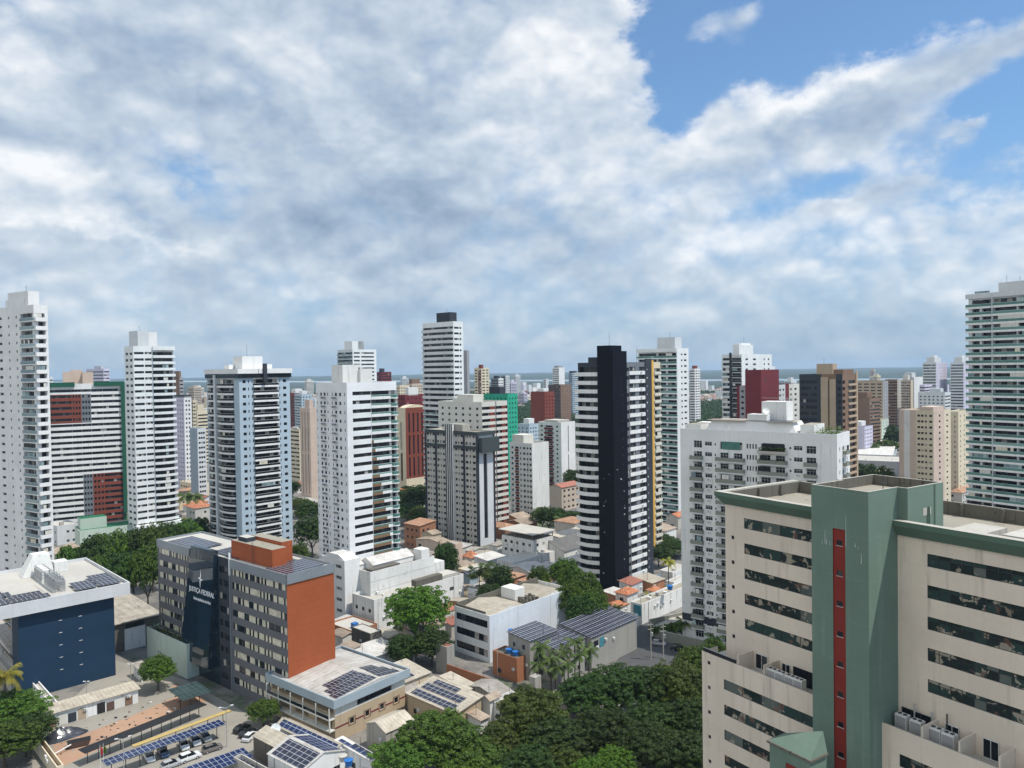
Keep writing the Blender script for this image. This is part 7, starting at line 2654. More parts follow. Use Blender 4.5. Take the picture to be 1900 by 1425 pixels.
def car(label, px, py, rz, m, group=None, kind='hatch', s=1.0):
    p = gnd(px, py)
    o = empty('parked_car', p + Vector((0, 0, .02)), rz, label, 'car', group)
    key = (m, kind)
    if key not in _CAR:
        prof = {'hatch': [(-2.05, .42, .80), (-1.95, .40, .98), (-1.0, .38, 1.02), (.85, .38, 1.0), (1.75, .38, .86), (2.08, .42, .66)],
                'suv': [(-2.2, .48, .9), (-2.1, .46, 1.1), (-1.0, .44, 1.14), (.9, .44, 1.12), (1.95, .44, 1.0), (2.25, .48, .75)]}[kind]
        roof = {'hatch': [(-1.9, 1.0, .80), (-1.45, 1.46, .62), (.05, 1.50, .62), (1.05, 1.0, .78)], 'suv': [(-2.08, 1.12, .86), (-1.75, 1.66, .68), (.1, 1.70, .68), (1.1, 1.13, .84)]}[kind]
        hw = .87 if kind == 'hatch' else .93
        mb = MB()
        def ring(x, zb, zt, w):
            return [(x, -w * .92, zb), (x, -w, (zb + zt) * .5), (x, -w * .93, zt), (x, w * .93, zt), (x, w, (zb + zt) * .5), (x, w * .92, zb)]
        rs = [ring(x, zb - .14, zt, hw * (.86 if i in (0, len(prof) - 1) else 1)) for i, (x, zb, zt) in enumerate(prof)]
        for a_, b__ in zip(rs, rs[1:]):
            for k in range(6):
                j = (k + 1) % 6
                mb.face([a_[k], b__[k], b__[j], a_[j]][::-1], m)
        mb.face(rs[0], m); mb.face(rs[-1][::-1], m)
        (x0, z0, w0), (x1, z1, w1), (x2, z2, w2), (x3, z3, w3) = roof
        mb.face([(x1, -w1, z1), (x2, -w2, z2), (x2, w2, z2), (x1, w1, z1)], m)
        for x in (-.75,):
            for sg in (-1, 1):
                q = [(x - .05, sg * (w0 + .004), z0), (x + .05, sg * (w0 + .004), z0), (x + .05, sg * (w1 + .004), z1), (x - .05, sg * (w1 + .004), z1)]
                mb.face(q if sg < 0 else q[::-1], m)
        body = mb.mesh('body')
        g = MB()
        for sg in (-1, 1):
            q = [(x0, sg * w0, z0), (x3, sg * w3, z3), (x2, sg * w2, z2), (x1, sg * w1, z1)]
            g.face(q if sg < 0 else q[::-1], 'car_glass')
        g.face([(x3, -w3, z3), (x3, w3, z3), (x2, w2, z2), (x2, -w2, z2)], 'car_glass')
        g.face([(x0, w0, z0), (x0, -w0, z0), (x1, -w1, z1), (x1, w1, z1)], 'car_glass')
        gl = g.mesh('windows')
        wh = MB()
        wh.tube((0, -.1, 0), (0, .1, 0), .32, 'rubber', 14)
        wh.tube((0, -.105, 0), (0, .105, 0), .19, 'metal', 10)
        hl = MB()
        hl.box(-.05, .05, -.2, .2, -.07, .07, 'lamp_clear')
        _CAR[key] = (body, gl, wh.mesh('wheel'), hl.mesh('headlight'), hw, prof)
    body, gl, wh, hl, hw, prof = _CAR[key]
    put(body, 'body', o)
    put(gl, 'windows', o)
    for x in (-1.3, 1.3):
        for y in (-hw + .1, hw - .1):
            put(wh, 'wheel', o, (x, y, .32))
    for y in (-.55, .55):
        put(hl, 'headlight', o, (prof[-1][0] - .06, y, prof[-1][2] - .06))
    return o


_CAR = {}
ang = R(40)      # along the court
car('white hatchback with its nose out under the solar canopy, closest to the flagpoles', 277, 1409, ang + R(-92), 'car_white')
car('dark blue car half under the solar canopy beside a white hatchback', 303, 1401, ang + R(-92), 'car_blue')
car('white hatchback under the middle of the solar canopy', 341, 1387, ang + R(-95), 'car_white')
car('second white hatchback under the solar canopy, beside the silver one', 362, 1379, ang + R(-92), 'car_white')
car('silver hatchback at the far end of the solar canopy', 381, 1372, ang + R(-90), 'car_silver')
car('brownish grey hatchback parked alone in the open lane of the court', 394, 1393, ang, 'car_grey')
car('white off roader standing in the open lane of the court', 352, 1410, ang + R(4), 'car_white', kind='suv')
car('silver car at the bottom edge in front of the white off roader', 318, 1423, ang + R(2), 'car_silver')
car('black car parked beside the small tree by the beige building', 449, 1356, R(65), 'car_black')
car('dark car nose in beneath the small tree', 459, 1364, R(70), 'car_black')
car('white car poking out beside the small tree and the pale roof', 465, 1371, R(75), 'car_white')
car('silver car on the street by the olive grey wall', 1222, 1197, R(-22), 'car_silver')
car('black off roader on the street behind the silver car', 1259, 1207, R(-22), 'car_black', kind='suv')


def lamp_post(label, px, py, h, group=None, arm=1.2, rz=0.0):
    o = empty('street_lamp', gnd(px, py), rz, label, 'street lamp', group)
    mb = MB()
    mb.tube((0, 0, 0), (0, 0, h), .09, 'metal', 7, .06)
    mb.tube((0, 0, h - .1), (arm, 0, h + .25), .045, 'metal', 5)
    mb.tube((0, 0, h - .1), (-arm, 0, h + .25), .045, 'metal', 5)
    mb.build('pole', o)
    for s in (-1, 1):
        mb = MB()
        mb.box(s * arm - .3, s * arm + .3, -.14, .14, h + .2, h + .34, 'ac_white')
        mb.build('lamp_head', o)


lamp_post('grey double lamp post in the open court by the brownish grey hatchback', 421, 1386, 8.5, 'court lamp posts', rz=.5)
lamp_post('grey double lamp post in front of the solar canopy', 230, 1440, 7.5, 'court lamp posts', rz=.5)
lamp_post('slim lamp post by the hut under the navy wall', 161, 1300, 4.5, 'yard lamp posts', .5)
lamp_post('slim lamp post in the court beside the yard tree', 243, 1266, 4.5, 'yard lamp posts', .5)


def power_pole(label, px, py, h):
    o = empty('power_pole', gnd(px, py), R(25), label, 'power pole', 'street power poles')
    mb = MB()
    mb.tube((0, 0, 0), (0, 0, h), .17, 'concrete', 8, .1)
    mb.box(-.9, .9, -.06, .06, h - .8, h - .65, 'concrete')
    mb.box(-.9, .9, -.06, .06, h - 2.0, h - 1.88, 'concrete')
    mb.build('pole', o)
    mb = MB()
    mb.lathe([(.05, h - 4.0), (.3, h - 3.9), (.3, h - 2.9), (.05, h - 2.8)], 'metal', 10, (.42, 0))
    mb.build('transformer', o)


power_pole('concrete power pole at the street beside the solar house', 1208, 1225, 10.5)
power_pole('dark power pole on the street near the black off roader', 1231, 1222, 9.5)
power_pole('power pole between the pale blue tower and the white banded tower', 546, 1010, 10)

for i, (m, lab) in enumerate((('red', 'flagpole with hanging red flag by the solar canopy'), ('leaf_mid', 'flagpole with hanging green flag by the solar canopy'))):
    o = empty('flagpole', gnd(187 + i * 6, 1447 - i * 3), 0, lab, 'flagpole')
    mb = MB(); mb.tube((0, 0, 0), (0, 0, 7), .05, 'frame_white', 6, .03); mb.build('pole', o)
    mb = MB()
    for k in range(6):
        x0, x1 = .05 + .09 * k, .05 + .09 * (k + 1)
        y0, y1 = .1 * math.sin(k * 1.6), .1 * math.sin((k + 1) * 1.6)
        mb.face([(x0, y0, 6.8 - k * .12), (x1, y1, 6.68 - k * .12), (x1, y1, 5.0 - k * .02), (x0, y0, 5.0)], m)
    mb.build('flag', o)

# tarpaulin heap, skip, spoil and bits on the yard
from mathutils import noise as NZ
V, F = [], []
nr, na = 9, 26
for i in range(nr + 1):
    for j in range(na):
        t, th = i / nr, 2 * math.pi * j / na
        rr = 1 + .25 * NZ.noise((math.cos(th) * 1.3, math.sin(th) * 1.3, 4.0))
        x, y = 4.6 * t * rr * math.cos(th), 2.6 * t * rr * math.sin(th)
        z = 2.3 * (1 - t ** 1.7) * (1 + .35 * NZ.noise((x * .6, y * .6, 1.0))) + .14 * NZ.noise((x * 2.2, y * 2.2, 7.0))
        V.append((x, y, max(z, .02) if i < nr else -.05))
for i in range(nr):
    for j in range(na):
        k = (j + 1) % na
        F.append((i * na + j, (i + 1) * na + j, (i + 1) * na + k, i * na + k))
me = bpy.data.meshes.new('tarpaulin_heap'); me.from_pydata(V, [], F); me.materials.append(MATS['tarp'])
tag(put(me, 'tarpaulin_heap', None, gnd(116, 1368), R(40)), 'spoil heap under a wrinkled dark tarpaulin in the building yard', 'heap')
o = empty('skip_trailer', gnd(147, 1384), R(30), 'dark rusty skip with a white beam beside the tarpaulin heap', 'skip')
mb = MB()
mb.prism([(-1.8, -.8), (1.8, -.8), (1.8, .8), (-1.8, .8)], .2, 1.3, 'dark_brown', 'black', poly2=[(-2.2, -1), (2.2, -1), (2.2, 1), (-2.2, 1)])
mb.build('skip_body', o)
mb = MB(); mb.tube((-1.5, -1.2, 1.2), (-5.5, -2.6, .2), .14, 'white', 6); mb.build('beam', o)
rnd = random.Random(77)
mb = MB()
for k in range(70):
    q = gnd(*((120 + rnd.random() * 220), 0)) if False else None
    t, s = rnd.random(), rnd.random()
    px, py = 110 + t * 245, 1382 - t * 92 + (s - .5) * 40
    p = gnd(px, py)
    w = rnd.uniform(.08, .3)
    mb.box(p.x - w, p.x + w, p.y - w * .6, p.y + w * .6, .0, rnd.uniform(.06, .35), rnd.choice(['debris', 'debris', 'white', 'brown', 'slate', 'frame_dark']))
tag(mb.build('yard_rubble'), 'loose planks, blocks and rubble strewn over the building yard', 'rubble', kind='stuff')
mb = MB()
mb.lathe([(.08, 0), (.7, .15), (1.0, .42), (1.04, .48), (.9, .36), (.1, .08)], 'white_clean', 16)
d = mb.build('satellite_dish', None, gnd(511, 1352, 5.2))
d.rotation_euler = (R(60), 0, R(25))
tag(d, 'white satellite dish on the wall of the cream roofed house by the parking court', 'satellite dish')
water_tank('white water tank among the solar roofs at the bottom', gnd(636, 1412, 4.6), 1.1, 'roof_white')
water_tank('blue water tank among the solar roofs at the bottom', gnd(647, 1420, 4.4), 1.1)
st = empty('tank_stand', gnd(763, 1232, 0), 0, 'white slatted stand under the blue tank beside the round tree', 'stand')
mb = MB()
for x in (-.8, .8):
    for y in (-.8, .8):
        mb.box(x - .1, x + .1, y - .1, y + .1, 0, 4.0, 'white')
mb.box(-1, 1, -1, 1, 4.01, 4.2, 'white')
mb.build('stand', st)
water_tank('blue water tank on a white stand beside the round tree', gnd(763, 1232, 0) + Vector((0, 0, 4.21)), 1.0)
# ------------------------------------------------------------------ trees and palms one can tell apart
T = tree
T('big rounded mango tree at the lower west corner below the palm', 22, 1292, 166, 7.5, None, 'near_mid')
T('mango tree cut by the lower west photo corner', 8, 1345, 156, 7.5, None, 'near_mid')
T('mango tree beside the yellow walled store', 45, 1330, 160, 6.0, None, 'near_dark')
palm('yellowing royal palm at the west edge in front of the navy block', 9, 1252, 166, r=4.2, mat='leaf_palm_yellow')
T('small bushy tree between the yard and the mint annex', 292, 1222, 193, 4.6, None, 'near_mid')
T('small glossy tree shading black cars by the beige building', 488, 1303, 172, 4.2, None, 'near_mid')
G = 'dark trees between navy block and court building'
for lab, px, py, D, r in (('dark street tree next to the white balcony tower foot', 127, 1012, 255, 6), ('dark spreading tree behind the navy block roof', 175, 998, 252, 7), ('largest dark tree behind the navy block', 208, 984, 256, 8),
                          ('dark tree in front of the green roofed podium', 245, 978, 262, 8), ('dark tree left of the court building roof', 282, 975, 262, 7.5), ('dark tree against the slim white tower foot', 310, 968, 285, 8),
                          ('light topped dark tree near the pale blue tower foot', 345, 963, 290, 7), ('round dark tree touching the pale blue tower foot', 372, 960, 300, 5), ('low dark tree beside the court building west corner', 272, 1012, 240, 6.5),
                          ('shaded dark tree over the warehouse roof', 225, 1020, 242, 6.5), ('shaded low tree behind the navy block stair hood', 185, 1030, 240, 6)):
    T(lab, px, py + 6, D * 1.07, r * .93, None, 'mid_mid' if _tn[0] % 2 else 'mid_dark', G)
T('large round bright green tree beside the white office', 776, 1094, 216, 9.6, None, 'near_bright')
T('dark shrubby tree under the round bright green tree', 800, 1172, 206, 6, None, 'near_dark')
T('dark low tree left under the round bright green tree', 748, 1185, 205, 5, None, 'near_dark')
G = 'big trees along the bottom'
for lab, px, py, D, r, k in (('biggest dome shaped mango tree at the bottom', 812, 1333, 152, 9.0, 'near_mid'), ('mango tree in front of the solar house at the bottom edge', 752, 1382, 146, 7, 'near_mid'), ('mango tree right below the dome shaped one', 880, 1385, 146, 7.5, 'near_mid'),
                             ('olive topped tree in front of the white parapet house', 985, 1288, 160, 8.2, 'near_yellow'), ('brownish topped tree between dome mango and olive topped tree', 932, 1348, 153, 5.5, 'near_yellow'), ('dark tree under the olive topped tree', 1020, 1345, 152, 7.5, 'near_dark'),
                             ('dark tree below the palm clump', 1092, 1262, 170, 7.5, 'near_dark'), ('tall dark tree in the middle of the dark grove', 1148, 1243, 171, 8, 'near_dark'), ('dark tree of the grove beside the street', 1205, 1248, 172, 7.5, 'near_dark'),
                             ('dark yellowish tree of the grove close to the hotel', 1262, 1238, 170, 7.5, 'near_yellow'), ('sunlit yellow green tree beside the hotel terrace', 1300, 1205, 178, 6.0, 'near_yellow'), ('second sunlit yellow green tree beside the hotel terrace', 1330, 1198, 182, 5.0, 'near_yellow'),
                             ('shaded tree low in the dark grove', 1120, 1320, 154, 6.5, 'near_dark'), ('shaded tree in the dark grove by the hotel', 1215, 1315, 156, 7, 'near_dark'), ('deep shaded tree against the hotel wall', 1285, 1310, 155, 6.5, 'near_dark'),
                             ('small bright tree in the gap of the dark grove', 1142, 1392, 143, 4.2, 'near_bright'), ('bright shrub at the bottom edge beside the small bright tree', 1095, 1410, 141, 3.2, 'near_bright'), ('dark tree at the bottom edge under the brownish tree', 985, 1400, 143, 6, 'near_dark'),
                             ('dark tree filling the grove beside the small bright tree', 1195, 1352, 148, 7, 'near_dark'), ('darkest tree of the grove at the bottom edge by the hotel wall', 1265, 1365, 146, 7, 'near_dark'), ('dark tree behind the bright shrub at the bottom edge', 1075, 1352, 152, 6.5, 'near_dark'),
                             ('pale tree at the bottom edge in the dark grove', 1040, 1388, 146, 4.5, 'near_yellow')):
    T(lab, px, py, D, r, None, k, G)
G = 'trees in the white tower field'
for lab, px, py, D, r, k in (('tree beside the pink stair block', 826, 1008, 272, 4.8, 'mid_dark'), ('large dark tree between red brown block and dark piered block', 768, 905, 415, 11, 'mid_dark'), ('dark tree at the foot of the red brown block', 755, 935, 400, 9, 'mid_dark'),
                             ('dark tree left of the black tower by the old walk up', 1018, 942, 372, 6.5, 'mid_dark'), ('dark tree beside the coconut palm left of the black tower', 1062, 952, 365, 6, 'mid_dark'), ('tree in front of the black tower foot', 1085, 1068, 236, 5.5, 'mid_mid'),
                             ('leafy tree right behind the white office', 1062, 1082, 232, 5.5, 'mid_mid'), ('low leafy tree behind the white office corner', 1098, 1102, 224, 5.5, 'mid_mid'), ('dense tree beside the villa wing', 1078, 1108, 220, 5.0, 'mid_dark'), ('small tree above the white office roof', 1050, 1058, 245, 3.2, 'mid_mid'),
                             ('pine like small tree behind the white office roof', 1000, 1055, 255, 4, 'mid_mid'), ('round tree beside the twin fan palms', 930, 1052, 258, 5.2, 'mid_dark'), ('shrubby tree under the twin fan palms', 908, 1085, 250, 4.5, 'mid_dark'),
                             ('round tree beside the banded tower foot', 575, 935, 395, 8, 'mid_dark'), ('large shadowed tree by the white banded tower', 578, 962, 330, 8, 'mid_dark'), ('yellowish tree by the orange tiled roof', 556, 925, 420, 7, 'mid_yellow'),
                             ('tree at the foot of the yellow edged tower', 1228, 995, 335, 7.5, 'mid_dark'), ('tree between black tower and white apartment block', 1250, 1005, 322, 7, 'mid_dark'), ('dark tree right of the black tower foot', 1222, 1015, 305, 5.5, 'mid_dark'),
                             ('tree above the hotel roof by the dark slate office', 1606, 866, 430, 8, 'mid_dark'), ('second tree above the hotel roof beside the hall', 1640, 868, 425, 7, 'mid_mid'), ('yellow green tree behind the white gabled hall', 1615, 823, 640, 9, 'far_yellow'),
                             ('broad tree behind the white gabled hall', 1645, 818, 650, 11, 'far_mid'), ('tall dark tree beside the stained beige block', 1660, 790, 660, 9, 'far_dark'), ('dark round tree beside the maroon balcony block', 1062, 872, 480, 6.5, 'mid_dark'),
                             ('shrubs at the pale blue tower foot', 556, 1012, 300, 4, 'mid_yellow'), ('tree in front of the banded tower foot', 540, 1020, 288, 3.5, 'mid_mid')):
    T(lab, px, py, D, r, None, k, G)
palm('taller fan palm behind the white annex', 889, 1060, 262, r=4.4, mat='leaf_palm', fan=True, nf=26)
palm('fan palm with dead skirt beside the taller fan palm', 906, 1058, 260, r=4.0, mat='leaf_palm', fan=True, nf=26)
palm('coconut palm left of the black tower', 1042, 962, 368, r=5.5)
G = 'palm clump by the grey solar house'
for i, (px, py, D, r) in enumerate(((1003, 1200, 190, 3.3), (1022, 1222, 188, 3.0), (1046, 1210, 190, 3.2), (1066, 1190, 192, 3.3), (1092, 1205, 191, 3.4), (1000, 1232, 186, 3.3), (1030, 1240, 186, 3.0), (1075, 1215, 189, 3.0), (1054, 1232, 187, 2.8))):
    palm(('slender palm closest to the brick house', 'slender palm in the thick of the clump', 'slender palm leaning in the clump middle', 'tallest slender palm of the clump', 'slender palm at the street end of the clump', 'low slender palm under the loggia',
          'low slender palm in front of the clump', 'slender palm beside the grey wall windows', 'shortest slender palm of the clump')[i], px, py, D, r=r, group=G, nf=11)
palm('small palm on the street beside the yellow green trees', 1262, 1218, 186, h=5, r=3.2)
palm('yellowish palm by the swimming pool', 1240, 1042, 265, r=3.2, mat='leaf_palm_yellow')
palm('short palm beside the black tower foot and pool', 1206, 1075, 250, h=5, r=3.2, mat='leaf_palm_yellow')
palm('dark palm in the garden by the apartment entrance', 1270, 1155, 222, h=5.5, r=3.4)
palm('second dark palm in the garden by the red play tower', 1325, 1165, 208, h=5.5, r=3.4)
for i, px in enumerate((1098, 1112, 1128, 1140)):
    palm(('short dark palm left of the villa', 'short dark palm in the row by the black tower', 'third short dark palm toward the villa', 'short dark palm touching the villa wing')[i], px, 1100, 238, h=5, r=3.0, group='short palms at the black tower foot')
for i, px in enumerate((346, 362)):
    palm(('spreading palm beside the slim white tower', 'spreading palm beside the pale blue tower')[i], px, 895, 430, h=11, r=6.0)
for i, (px, py) in enumerate(((1210, 1152), (1222, 1147), (1234, 1144), (1244, 1141), (1254, 1137), (1262, 1132))):
    T(('creeper clad shrub at the teal glass corner', 'low creeper shrub second from the teal glass', 'creeper shrub third from the teal glass', 'creeper shrub in the middle of the white wall', 'taller creeper shrub near the apartment block', 'tallest creeper shrub against the apartment block')[i],
      px, None, 226 - i * .5, 1.6, 3.0 + i * .5, 'far_mid', 'creeper shrubs on the white wall')

# ------------------------------------------------------------------ the rest of the town: small houses and trees on plots nobody has taken yet
def inside(x, y, margin):
    for X, Y, a, A, B, H in OCC:
        dx, dy = x - X, y - Y
        if abs(dx) + abs(dy) > A + B + 2 * margin + 10:
            continue
        v = az(a); u = az(a + 90)
        lx, ly = dx * u.x + dy * u.y, dx * v.x + dy * v.y
        if -margin < lx < B + margin and -margin < ly < A + margin:
            return True
    return False


# image rectangles covered by nearer towers, to skip what the photograph shows nothing of
TW = []
for X, Y, a, A, B, H in OCC:
    if H > 28:
        u, v = az(a + 90), az(a)
        cs = [Vector((X, Y, 0)) + u * p * B + v * q * A for p in (0, 1) for q in (0, 1)]
        if min(c.y for c in cs) < 30:
            continue
        pr = [proj((c.x, c.y, H)) for c in cs] + [proj((c.x, c.y, 0)) for c in cs]
        TW.append((min(p[0] for p in pr), max(p[0] for p in pr), min(p[1] for p in pr), max(p[1] for p in pr), min(c.y for c in cs)))


def hidden(px, py, D):
    return any(x0 + 2 < px < x1 - 2 and y0 < py < y1 and D > d for x0, x1, y0, y1, d in TW)


YARD = [(90, 1240, 470, 1460)]
LANDMARKS = [(30, 'white balcony tower'), (160, 'green framed block'), (275, 'slim white tower'), (460, 'pale blue tower'), (660, 'white banded tower'), (763, 'red brown block'),
             (850, 'dark piered block'), (980, 'old walk up'), (1140, 'black tower'), (1240, 'pale green tower'), (1405, 'white apartment block'), (1530, 'dark slate office'), (1715, 'stained beige block'), (1850, 'green glass tower')]


def zone(px):
    l = [n for x, n in LANDMARKS if x <= px]
    r = [n for x, n in LANDMARKS if x > px]
    if not l: return 'beside the ' + r[0]
    if not r: return 'beside the ' + l[-1]
    return 'between %s and %s' % (l[-1], r[0])


rnd = random.Random(21)
ga = -47
U, Vv = az(ga + 90), az(ga)
cand = []
for i in range(-95, 190):
    for j in range(-95, 190):
        if i % 6 == 0 or j % 5 == 0:
            continue
        p = U * (i * 13.0) + Vv * (j * 15.5)
        if not (165 < p.y < 1500):
            continue
        px, py = proj((p.x, p.y, 4))
        if not (-40 < px < 1960 and py < 1440) or abs(p.x) > p.y * .75:
            continue
        cand.append((p.y, p.x, px, py, i, j))
cand.sort()
ROOFS = [('sheet_pale', 'pale sheet roof'), ('sheet_pale', 'pale sheet roof'), ('sheet_grey', 'grey sheet roof'), ('sheet_brown', 'brown sheet roof'), ('tiles', 'orange tile roof'), ('tiles_faded', 'faded tile roof'),
         ('sheet_white', 'white sheet roof'), ('roof_white', 'white flat roof'), ('concrete', 'grey flat roof'), ('sheet_red', 'rust red roof'), ('solar', 'solar panel roof')]
WALLS = [('wall_mix', 'pale walled'), ('wall_mix', 'pale walled'), ('wall_cream', 'cream walled'), ('white_old', 'stained white'), ('wall_brick', 'brick walled'), ('light_grey', 'grey walled')]
nh = nt = 0
AUTO = []
rest = MB()
resttrees = []
for y, x, px, py, i, j in cand:
    if hidden(px, py, y) or 1330 < px and y < 190 or (px < 480 and py > 1240) or (y < 240 and 640 < px < 1345 and py > 1200) or (1190 < px < 1345 and py > 1130) or (120 < px < 345 and y < 392):
        continue
    h = rnd.uniform(3.2, 7.0) if rnd.random() < .85 else rnd.uniform(8, 14)
    LB, LA = rnd.uniform(8.5, 11.8), rnd.uniform(9.5, 14)
    c = Vector((x, y, 0)) + U * LB / 2 + Vv * LA / 2
    if inside(c.x, c.y, 5.2):
        continue
    if y > 340 and (1275 < px < 1345 and y > 800 or 955 < px < 1075 and y > 700):
        if y > 750:
            resttrees.append((x, y))
            continue
    if rnd.random() < (.20 if y < 700 else .26):
        if nt < 150:
            p = proj((x, y, 9))
            k = rnd.choice(['dark', 'dark', 'mid', 'yellow'])
            kk = ('mid_' if y < 520 else 'far_') + k
            r = rnd.uniform(4.0, 6.5)
            o = T('', p[0], None, y, r, rnd.uniform(8, 13), kk, 'town trees')
            AUTO.append((o, {'dark': 'dark', 'mid': 'green', 'yellow': 'yellowish'}[k] + ' town tree ' + zone(px), px, y))
            nt += 1
        continue
    rm, rn = rnd.choice(ROOFS)
    wm, wn = rnd.choice(WALLS)
    flat = rm in ('roof_white', 'concrete')
    rf = 'flat' if flat else ('hip' if 'tile' in rm and rnd.random() < .5 else rnd.choice(['gable', 'gable', 'shed']))
    ax = rnd.choice('xy')
    if nh < 215:
        q = Vector((x, y, h))
        b = Bld('small_house', '', 'house', 0, 0, ga + rnd.uniform(-2, 2), P=q, LA=LA, LB=LB, group='small houses of the town', reg=False)
        b.mw = wm
        nf = max(1, int(h / 3.1))
        if y < 620:
            for f in (b.R, b.L):
                b.facade(f, 0, nf, h / nf * .95, [cc for cc in evencols(f.L, 3, 1.2, .8) if rnd.random() < .75], 1.0, 2.1, win='dark' if y < 350 else 'far', rec=.12)
        gable_roof(b, rf, rm, rnd.uniform(.9, 2.0), .4, .4, ax)
        b.finish()
        if rnd.random() < .2 and flat:
            b.box('roof_tank', 2, 3.6, 2, 3.6, h - .4, h + 1.2, rnd.choice(['tank_blue', 'concrete']))
        AUTO.append((b.root, wn.replace(' walled', '') + ' house, ' + rn + ', ' + zone(px), px, y))
        nh += 1
    else:
        M = lambda u_, v_, z_: (Vector((x, y, 0)) + U * u_ + Vv * v_ + Vector((0, 0, z_)))
        Q = [M(0, 0, 0), M(LB, 0, 0), M(LB, LA, 0), M(0, LA, 0)]
        Tt = [M(0, 0, h), M(LB, 0, h), M(LB, LA, h), M(0, LA, h)]
        for k in range(4):
            rest.face([Q[k], Q[(k + 1) % 4], Tt[(k + 1) % 4], Tt[k]], wm)
        if flat:
            rest.face(Tt, rm)
        else:
            r0, r1 = M(-.3, LA / 2, h + 1.4), M(LB + .3, LA / 2, h + 1.4)
            rest.face([Tt[0], Tt[1], r1, r0], rm); rest.face([Tt[2], Tt[3], r0, r1], rm)
            rest.face([Tt[1], Tt[2], r1], wm); rest.face([Tt[3], Tt[0], r0], wm)

# sheds and lean tos squeezed in between the near houses
SHED = [('sheet_pale', 'pale'), ('sheet_grey', 'grey'), ('sheet_brown', 'brown'), ('sheet_red', 'rust red'), ('sheet_white', 'white'), ('concrete', 'flat grey')]
ns = 0
for k in range(1400):
    D = rnd.uniform(158, 330)
    px = rnd.uniform(590, 1215)
    x = (px - CX) / FPX * D
    px, py = proj((x, D, 2))
    if ns >= 46 or hidden(px, py, D) or py > 1335 or (px > 1105 and py > 1185) or (795 < px < 965 and py > 1175):
        continue
    B_, A_, h = rnd.uniform(4, 8), rnd.uniform(4, 9), rnd.uniform(2.5, 4.2)
    c = Vector((x, D, 0)) + U * B_ / 2 + Vv * A_ / 2
    if inside(c.x, c.y, max(A_, B_) * .5 + .4):
        continue
    rm, rn = rnd.choice(SHED)
    b = Bld('garden_shed', '', 'shed', 0, 0, ga + rnd.choice([0, 0, 2, -3]), P=Vector((x, D, h)), LA=A_, LB=B_, group='sheds between the near houses')
    wm, wn = rnd.choice(WALLS)
    b.mw = wm
    rf = 'flat' if rm == 'concrete' else rnd.choice(['shed', 'shed', 'gable'])
    gable_roof(b, rf, rm, rnd.uniform(.4, .9), .3, .3, rnd.choice('xy'))
    clutter(b, rnd, rf, .3)
    b.finish()
    AUTO.append((b.root, wn.replace(' walled', '') + ' shed, ' + rn + ' roof, ' + zone(px), px, D))
    ns += 1

# mid rise blocks standing in the far town
BM_ = [('white', 'white'), ('light_grey', 'grey'), ('cream', 'cream'), ('beige', 'beige'), ('lilac', 'mauve'), ('offwhite', 'off white'), ('brown', 'brown'), ('pale_blue', 'pale blue'), ('brick_red', 'brick red')]
nb_ = 0
for k in range(900):
    D = 560 + 1900 * rnd.random() ** 1.3
    px = rnd.uniform(0, 1900)
    x = (px - CX) / FPX * D
    h = rnd.uniform(14, 30) if rnd.random() < .7 else rnd.uniform(30, 62)
    px, py = proj((x, D, h * .8))
    if nb_ >= 64 or hidden(px, py, D) or hidden(px + 9, py, D) or (1268 < px < 1350 and D > 700) or (960 < px < 1080 and 700 < D < 1500):
        continue
    B_, A_ = rnd.uniform(10, 22), rnd.uniform(10, 24)
    c = Vector((x, D, 0)) + U * B_ / 2 + Vv * A_ / 2
    if any((X - c.x) ** 2 + (Y - c.y) ** 2 < 700 for X, Y, a_, A2, B2, H2 in OCC if H2 > 12):
        continue
    wm, wn = rnd.choice(BM_)
    b = Bld('apartment_block', '', 'apartment block', 0, 0, ga + rnd.uniform(-14, 14), P=Vector((x, D, h)), LA=A_, LB=B_, group='far mid rise blocks')
    b.mw = wm
    n = int((h - 1.5) / 3)
    for f in (b.R, b.L):
        st = rnd.random()
        if st < .5 or D > 900:
            b.facade(f, 0, n, 3.0, [(.6, f.L - .6)], 1.0, 2.3, win='far', rec=.2)
        elif st < .92:
            b.facade(f, 0, n, 3.0, evencols(f.L, max(2, int(f.L / 3.4)), 1.5, .5), 1.0, 2.2, win='far', rec=.2)
    b.box('rooftop_block', B_ * .2, B_ * .7, A_ * .2, A_ * .6, h, h + rnd.uniform(2.5, 5), rnd.choice(['white', 'light_grey', wm]))
    b.finish()
    AUTO.append((b.root, ('tall ' if h > 30 else 'low ') + wn + ' far block, ' + zone(px), px, D))
    nb_ += 1

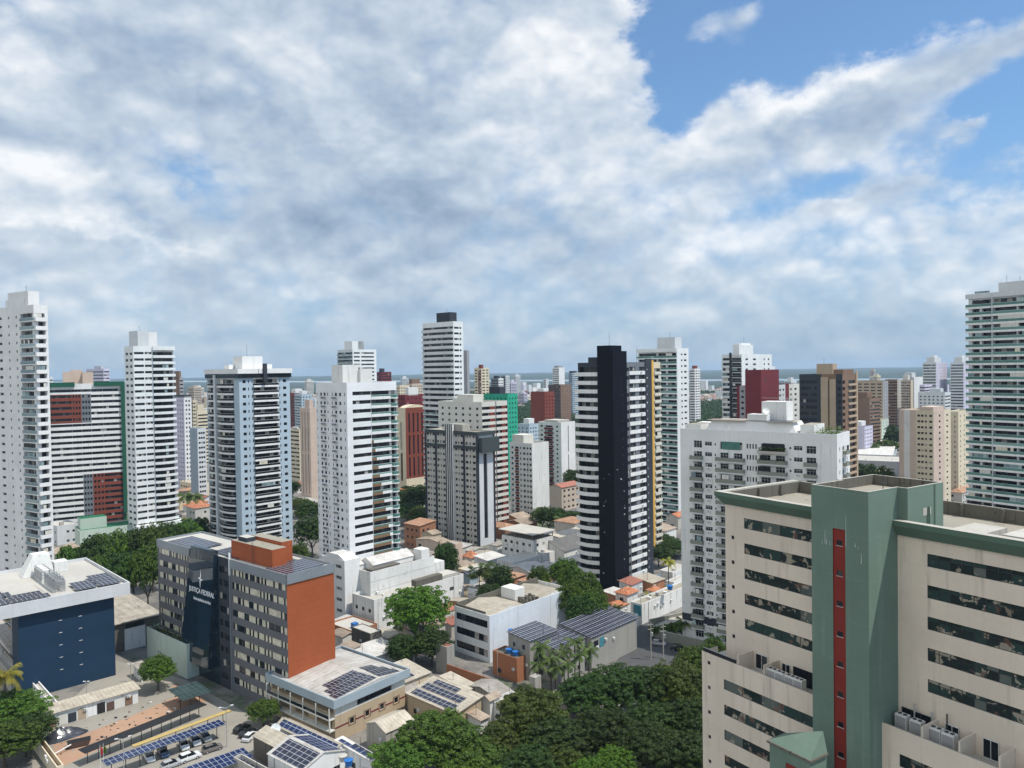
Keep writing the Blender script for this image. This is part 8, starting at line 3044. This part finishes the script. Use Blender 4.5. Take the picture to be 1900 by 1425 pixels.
# far carpet of roofs out to the riverside woods
for k in range(9000):
    y = 1500 + (2900 - 1500) * rnd.random() ** 1.1
    x = rnd.uniform(-.72, .72) * y
    px, py = proj((x, y, 4))
    lim = 3100 - 600 * max(0, min(1, (px - 300) / 1400))
    if y > lim or hidden(px, py, y):
        continue
    if NZ.noise((x * .004, y * .004, 2.0)) > .16:
        resttrees.append((x, y))
        continue
    big = rnd.random() < .03
    w, d, h = rnd.uniform(9, 17), rnd.uniform(9, 20), (rnd.uniform(14, 40) if big else rnd.uniform(3, 8))
    rm = rnd.choice(ROOFS)[0] if not big else 'roof_white'
    wm = rnd.choice(WALLS)[0] if not big else rnd.choice(['white', 'light_grey', 'cream', 'lilac'])
    M = lambda u_, v_, z_: (Vector((x, y, 0)) + U * u_ + Vv * v_ + Vector((0, 0, z_)))
    Q = [M(0, 0, 0), M(w, 0, 0), M(w, d, 0), M(0, d, 0)]
    Tt = [M(0, 0, h), M(w, 0, h), M(w, d, h), M(0, d, h)]
    for q in (0, 3):
        rest.face([Q[q], Q[(q + 1) % 4], Tt[(q + 1) % 4], Tt[q]], wm)
    if big or rnd.random() < .3:
        rest.face(Tt, rm)
    else:
        r0, r1 = M(0, d / 2, h + 1.6), M(w, d / 2, h + 1.6)
        rest.face([Tt[0], Tt[1], r1, r0], rm); rest.face([Tt[2], Tt[3], r0, r1], rm); rest.face([Tt[3], Tt[0], r0], wm)
tag(rest.build('distant_houses'), 'far carpet of small houses and roofs below the horizon', 'houses', kind='stuff')

# parkland and scattered far trees: one mass of crowns
V, F = [], []
def clump(x, y, r, h, n, leaf):
    for k in range(n):
        d = Vector((rnd.gauss(0, 1), rnd.gauss(0, 1), rnd.gauss(.3, 1))).normalized()
        rr = rnd.uniform(.7, 1.05)
        leafquads(V, F, Vector((x + d.x * r * rr, y + d.y * r * rr, h * .62 + d.z * h * .4 * rr)), d, leaf, rnd)
for k in range(420):
    px = rnd.uniform(1262, 1352)
    D = rnd.uniform(780, 1500)
    clump((px - CX) / FPX * D, D, rnd.uniform(5, 8.5), rnd.uniform(11, 19), 60, 2.6)
for k in range(420):
    px = rnd.uniform(945, 1085)
    D = rnd.uniform(720, 1500)
    clump((px - CX) / FPX * D, D, rnd.uniform(5, 8.5), rnd.uniform(10, 17), 60, 2.6)
for x, y in resttrees:
    clump(x, y, rnd.uniform(5, 9), rnd.uniform(8, 14), 26 if y < 1600 else 14, 4.0 if y < 1600 else 6.5)
me = bpy.data.meshes.new('parkland_trees')
me.from_pydata(V, [], F)
me.materials.append(MATS['leaf_far'])
tag(put(me, 'parkland_trees'), 'distant parkland and scattered tree crowns among the far roofs', 'woodland', kind='stuff')

# labels of the town houses and trees: where several read alike, count them from the nearest landmark outward
seen = {}
for o, base, px, y in AUTO:
    seen.setdefault(base, []).append((px, y, o))
ORD = ['first', 'second', 'third', 'fourth', 'fifth', 'sixth', 'seventh', 'eighth', 'ninth', 'tenth', 'eleventh', 'twelfth']
for base, items in seen.items():
    items.sort(key=lambda t: t[1])
    for k, (px, y, o) in enumerate(items):
        if len(items) == 1:
            o['label'] = base
        elif k < 12:
            o['label'] = base + ', ' + (ORD[k] + ' back' if k else 'closest')
        else:
            o['label'] = base + ', far back'
# ------------------------------------------------------------------ air
def haze(density=.000065):
    mt = bpy.data.materials.new('haze')
    mt.use_nodes = True
    t = mt.node_tree
    t.nodes.clear()
    out = t.nodes.new('ShaderNodeOutputMaterial')
    v = t.nodes.new('ShaderNodeVolumePrincipled')
    v.inputs['Color'].default_value = (.58, .78, 1.0, 1)
    v.inputs['Density'].default_value = density
    v.inputs['Anisotropy'].default_value = .1
    t.links.new(v.outputs[0], out.inputs['Volume'])
    mt.cycles.homogeneous_volume = True
    MATS['haze'] = mt
    mb = MB()
    mb.box(-17500, 17500, -3500, 12600, -1.5, 124, 'haze')
    o = mb.build('haze')
    tag(o, kind='stuff')


haze()
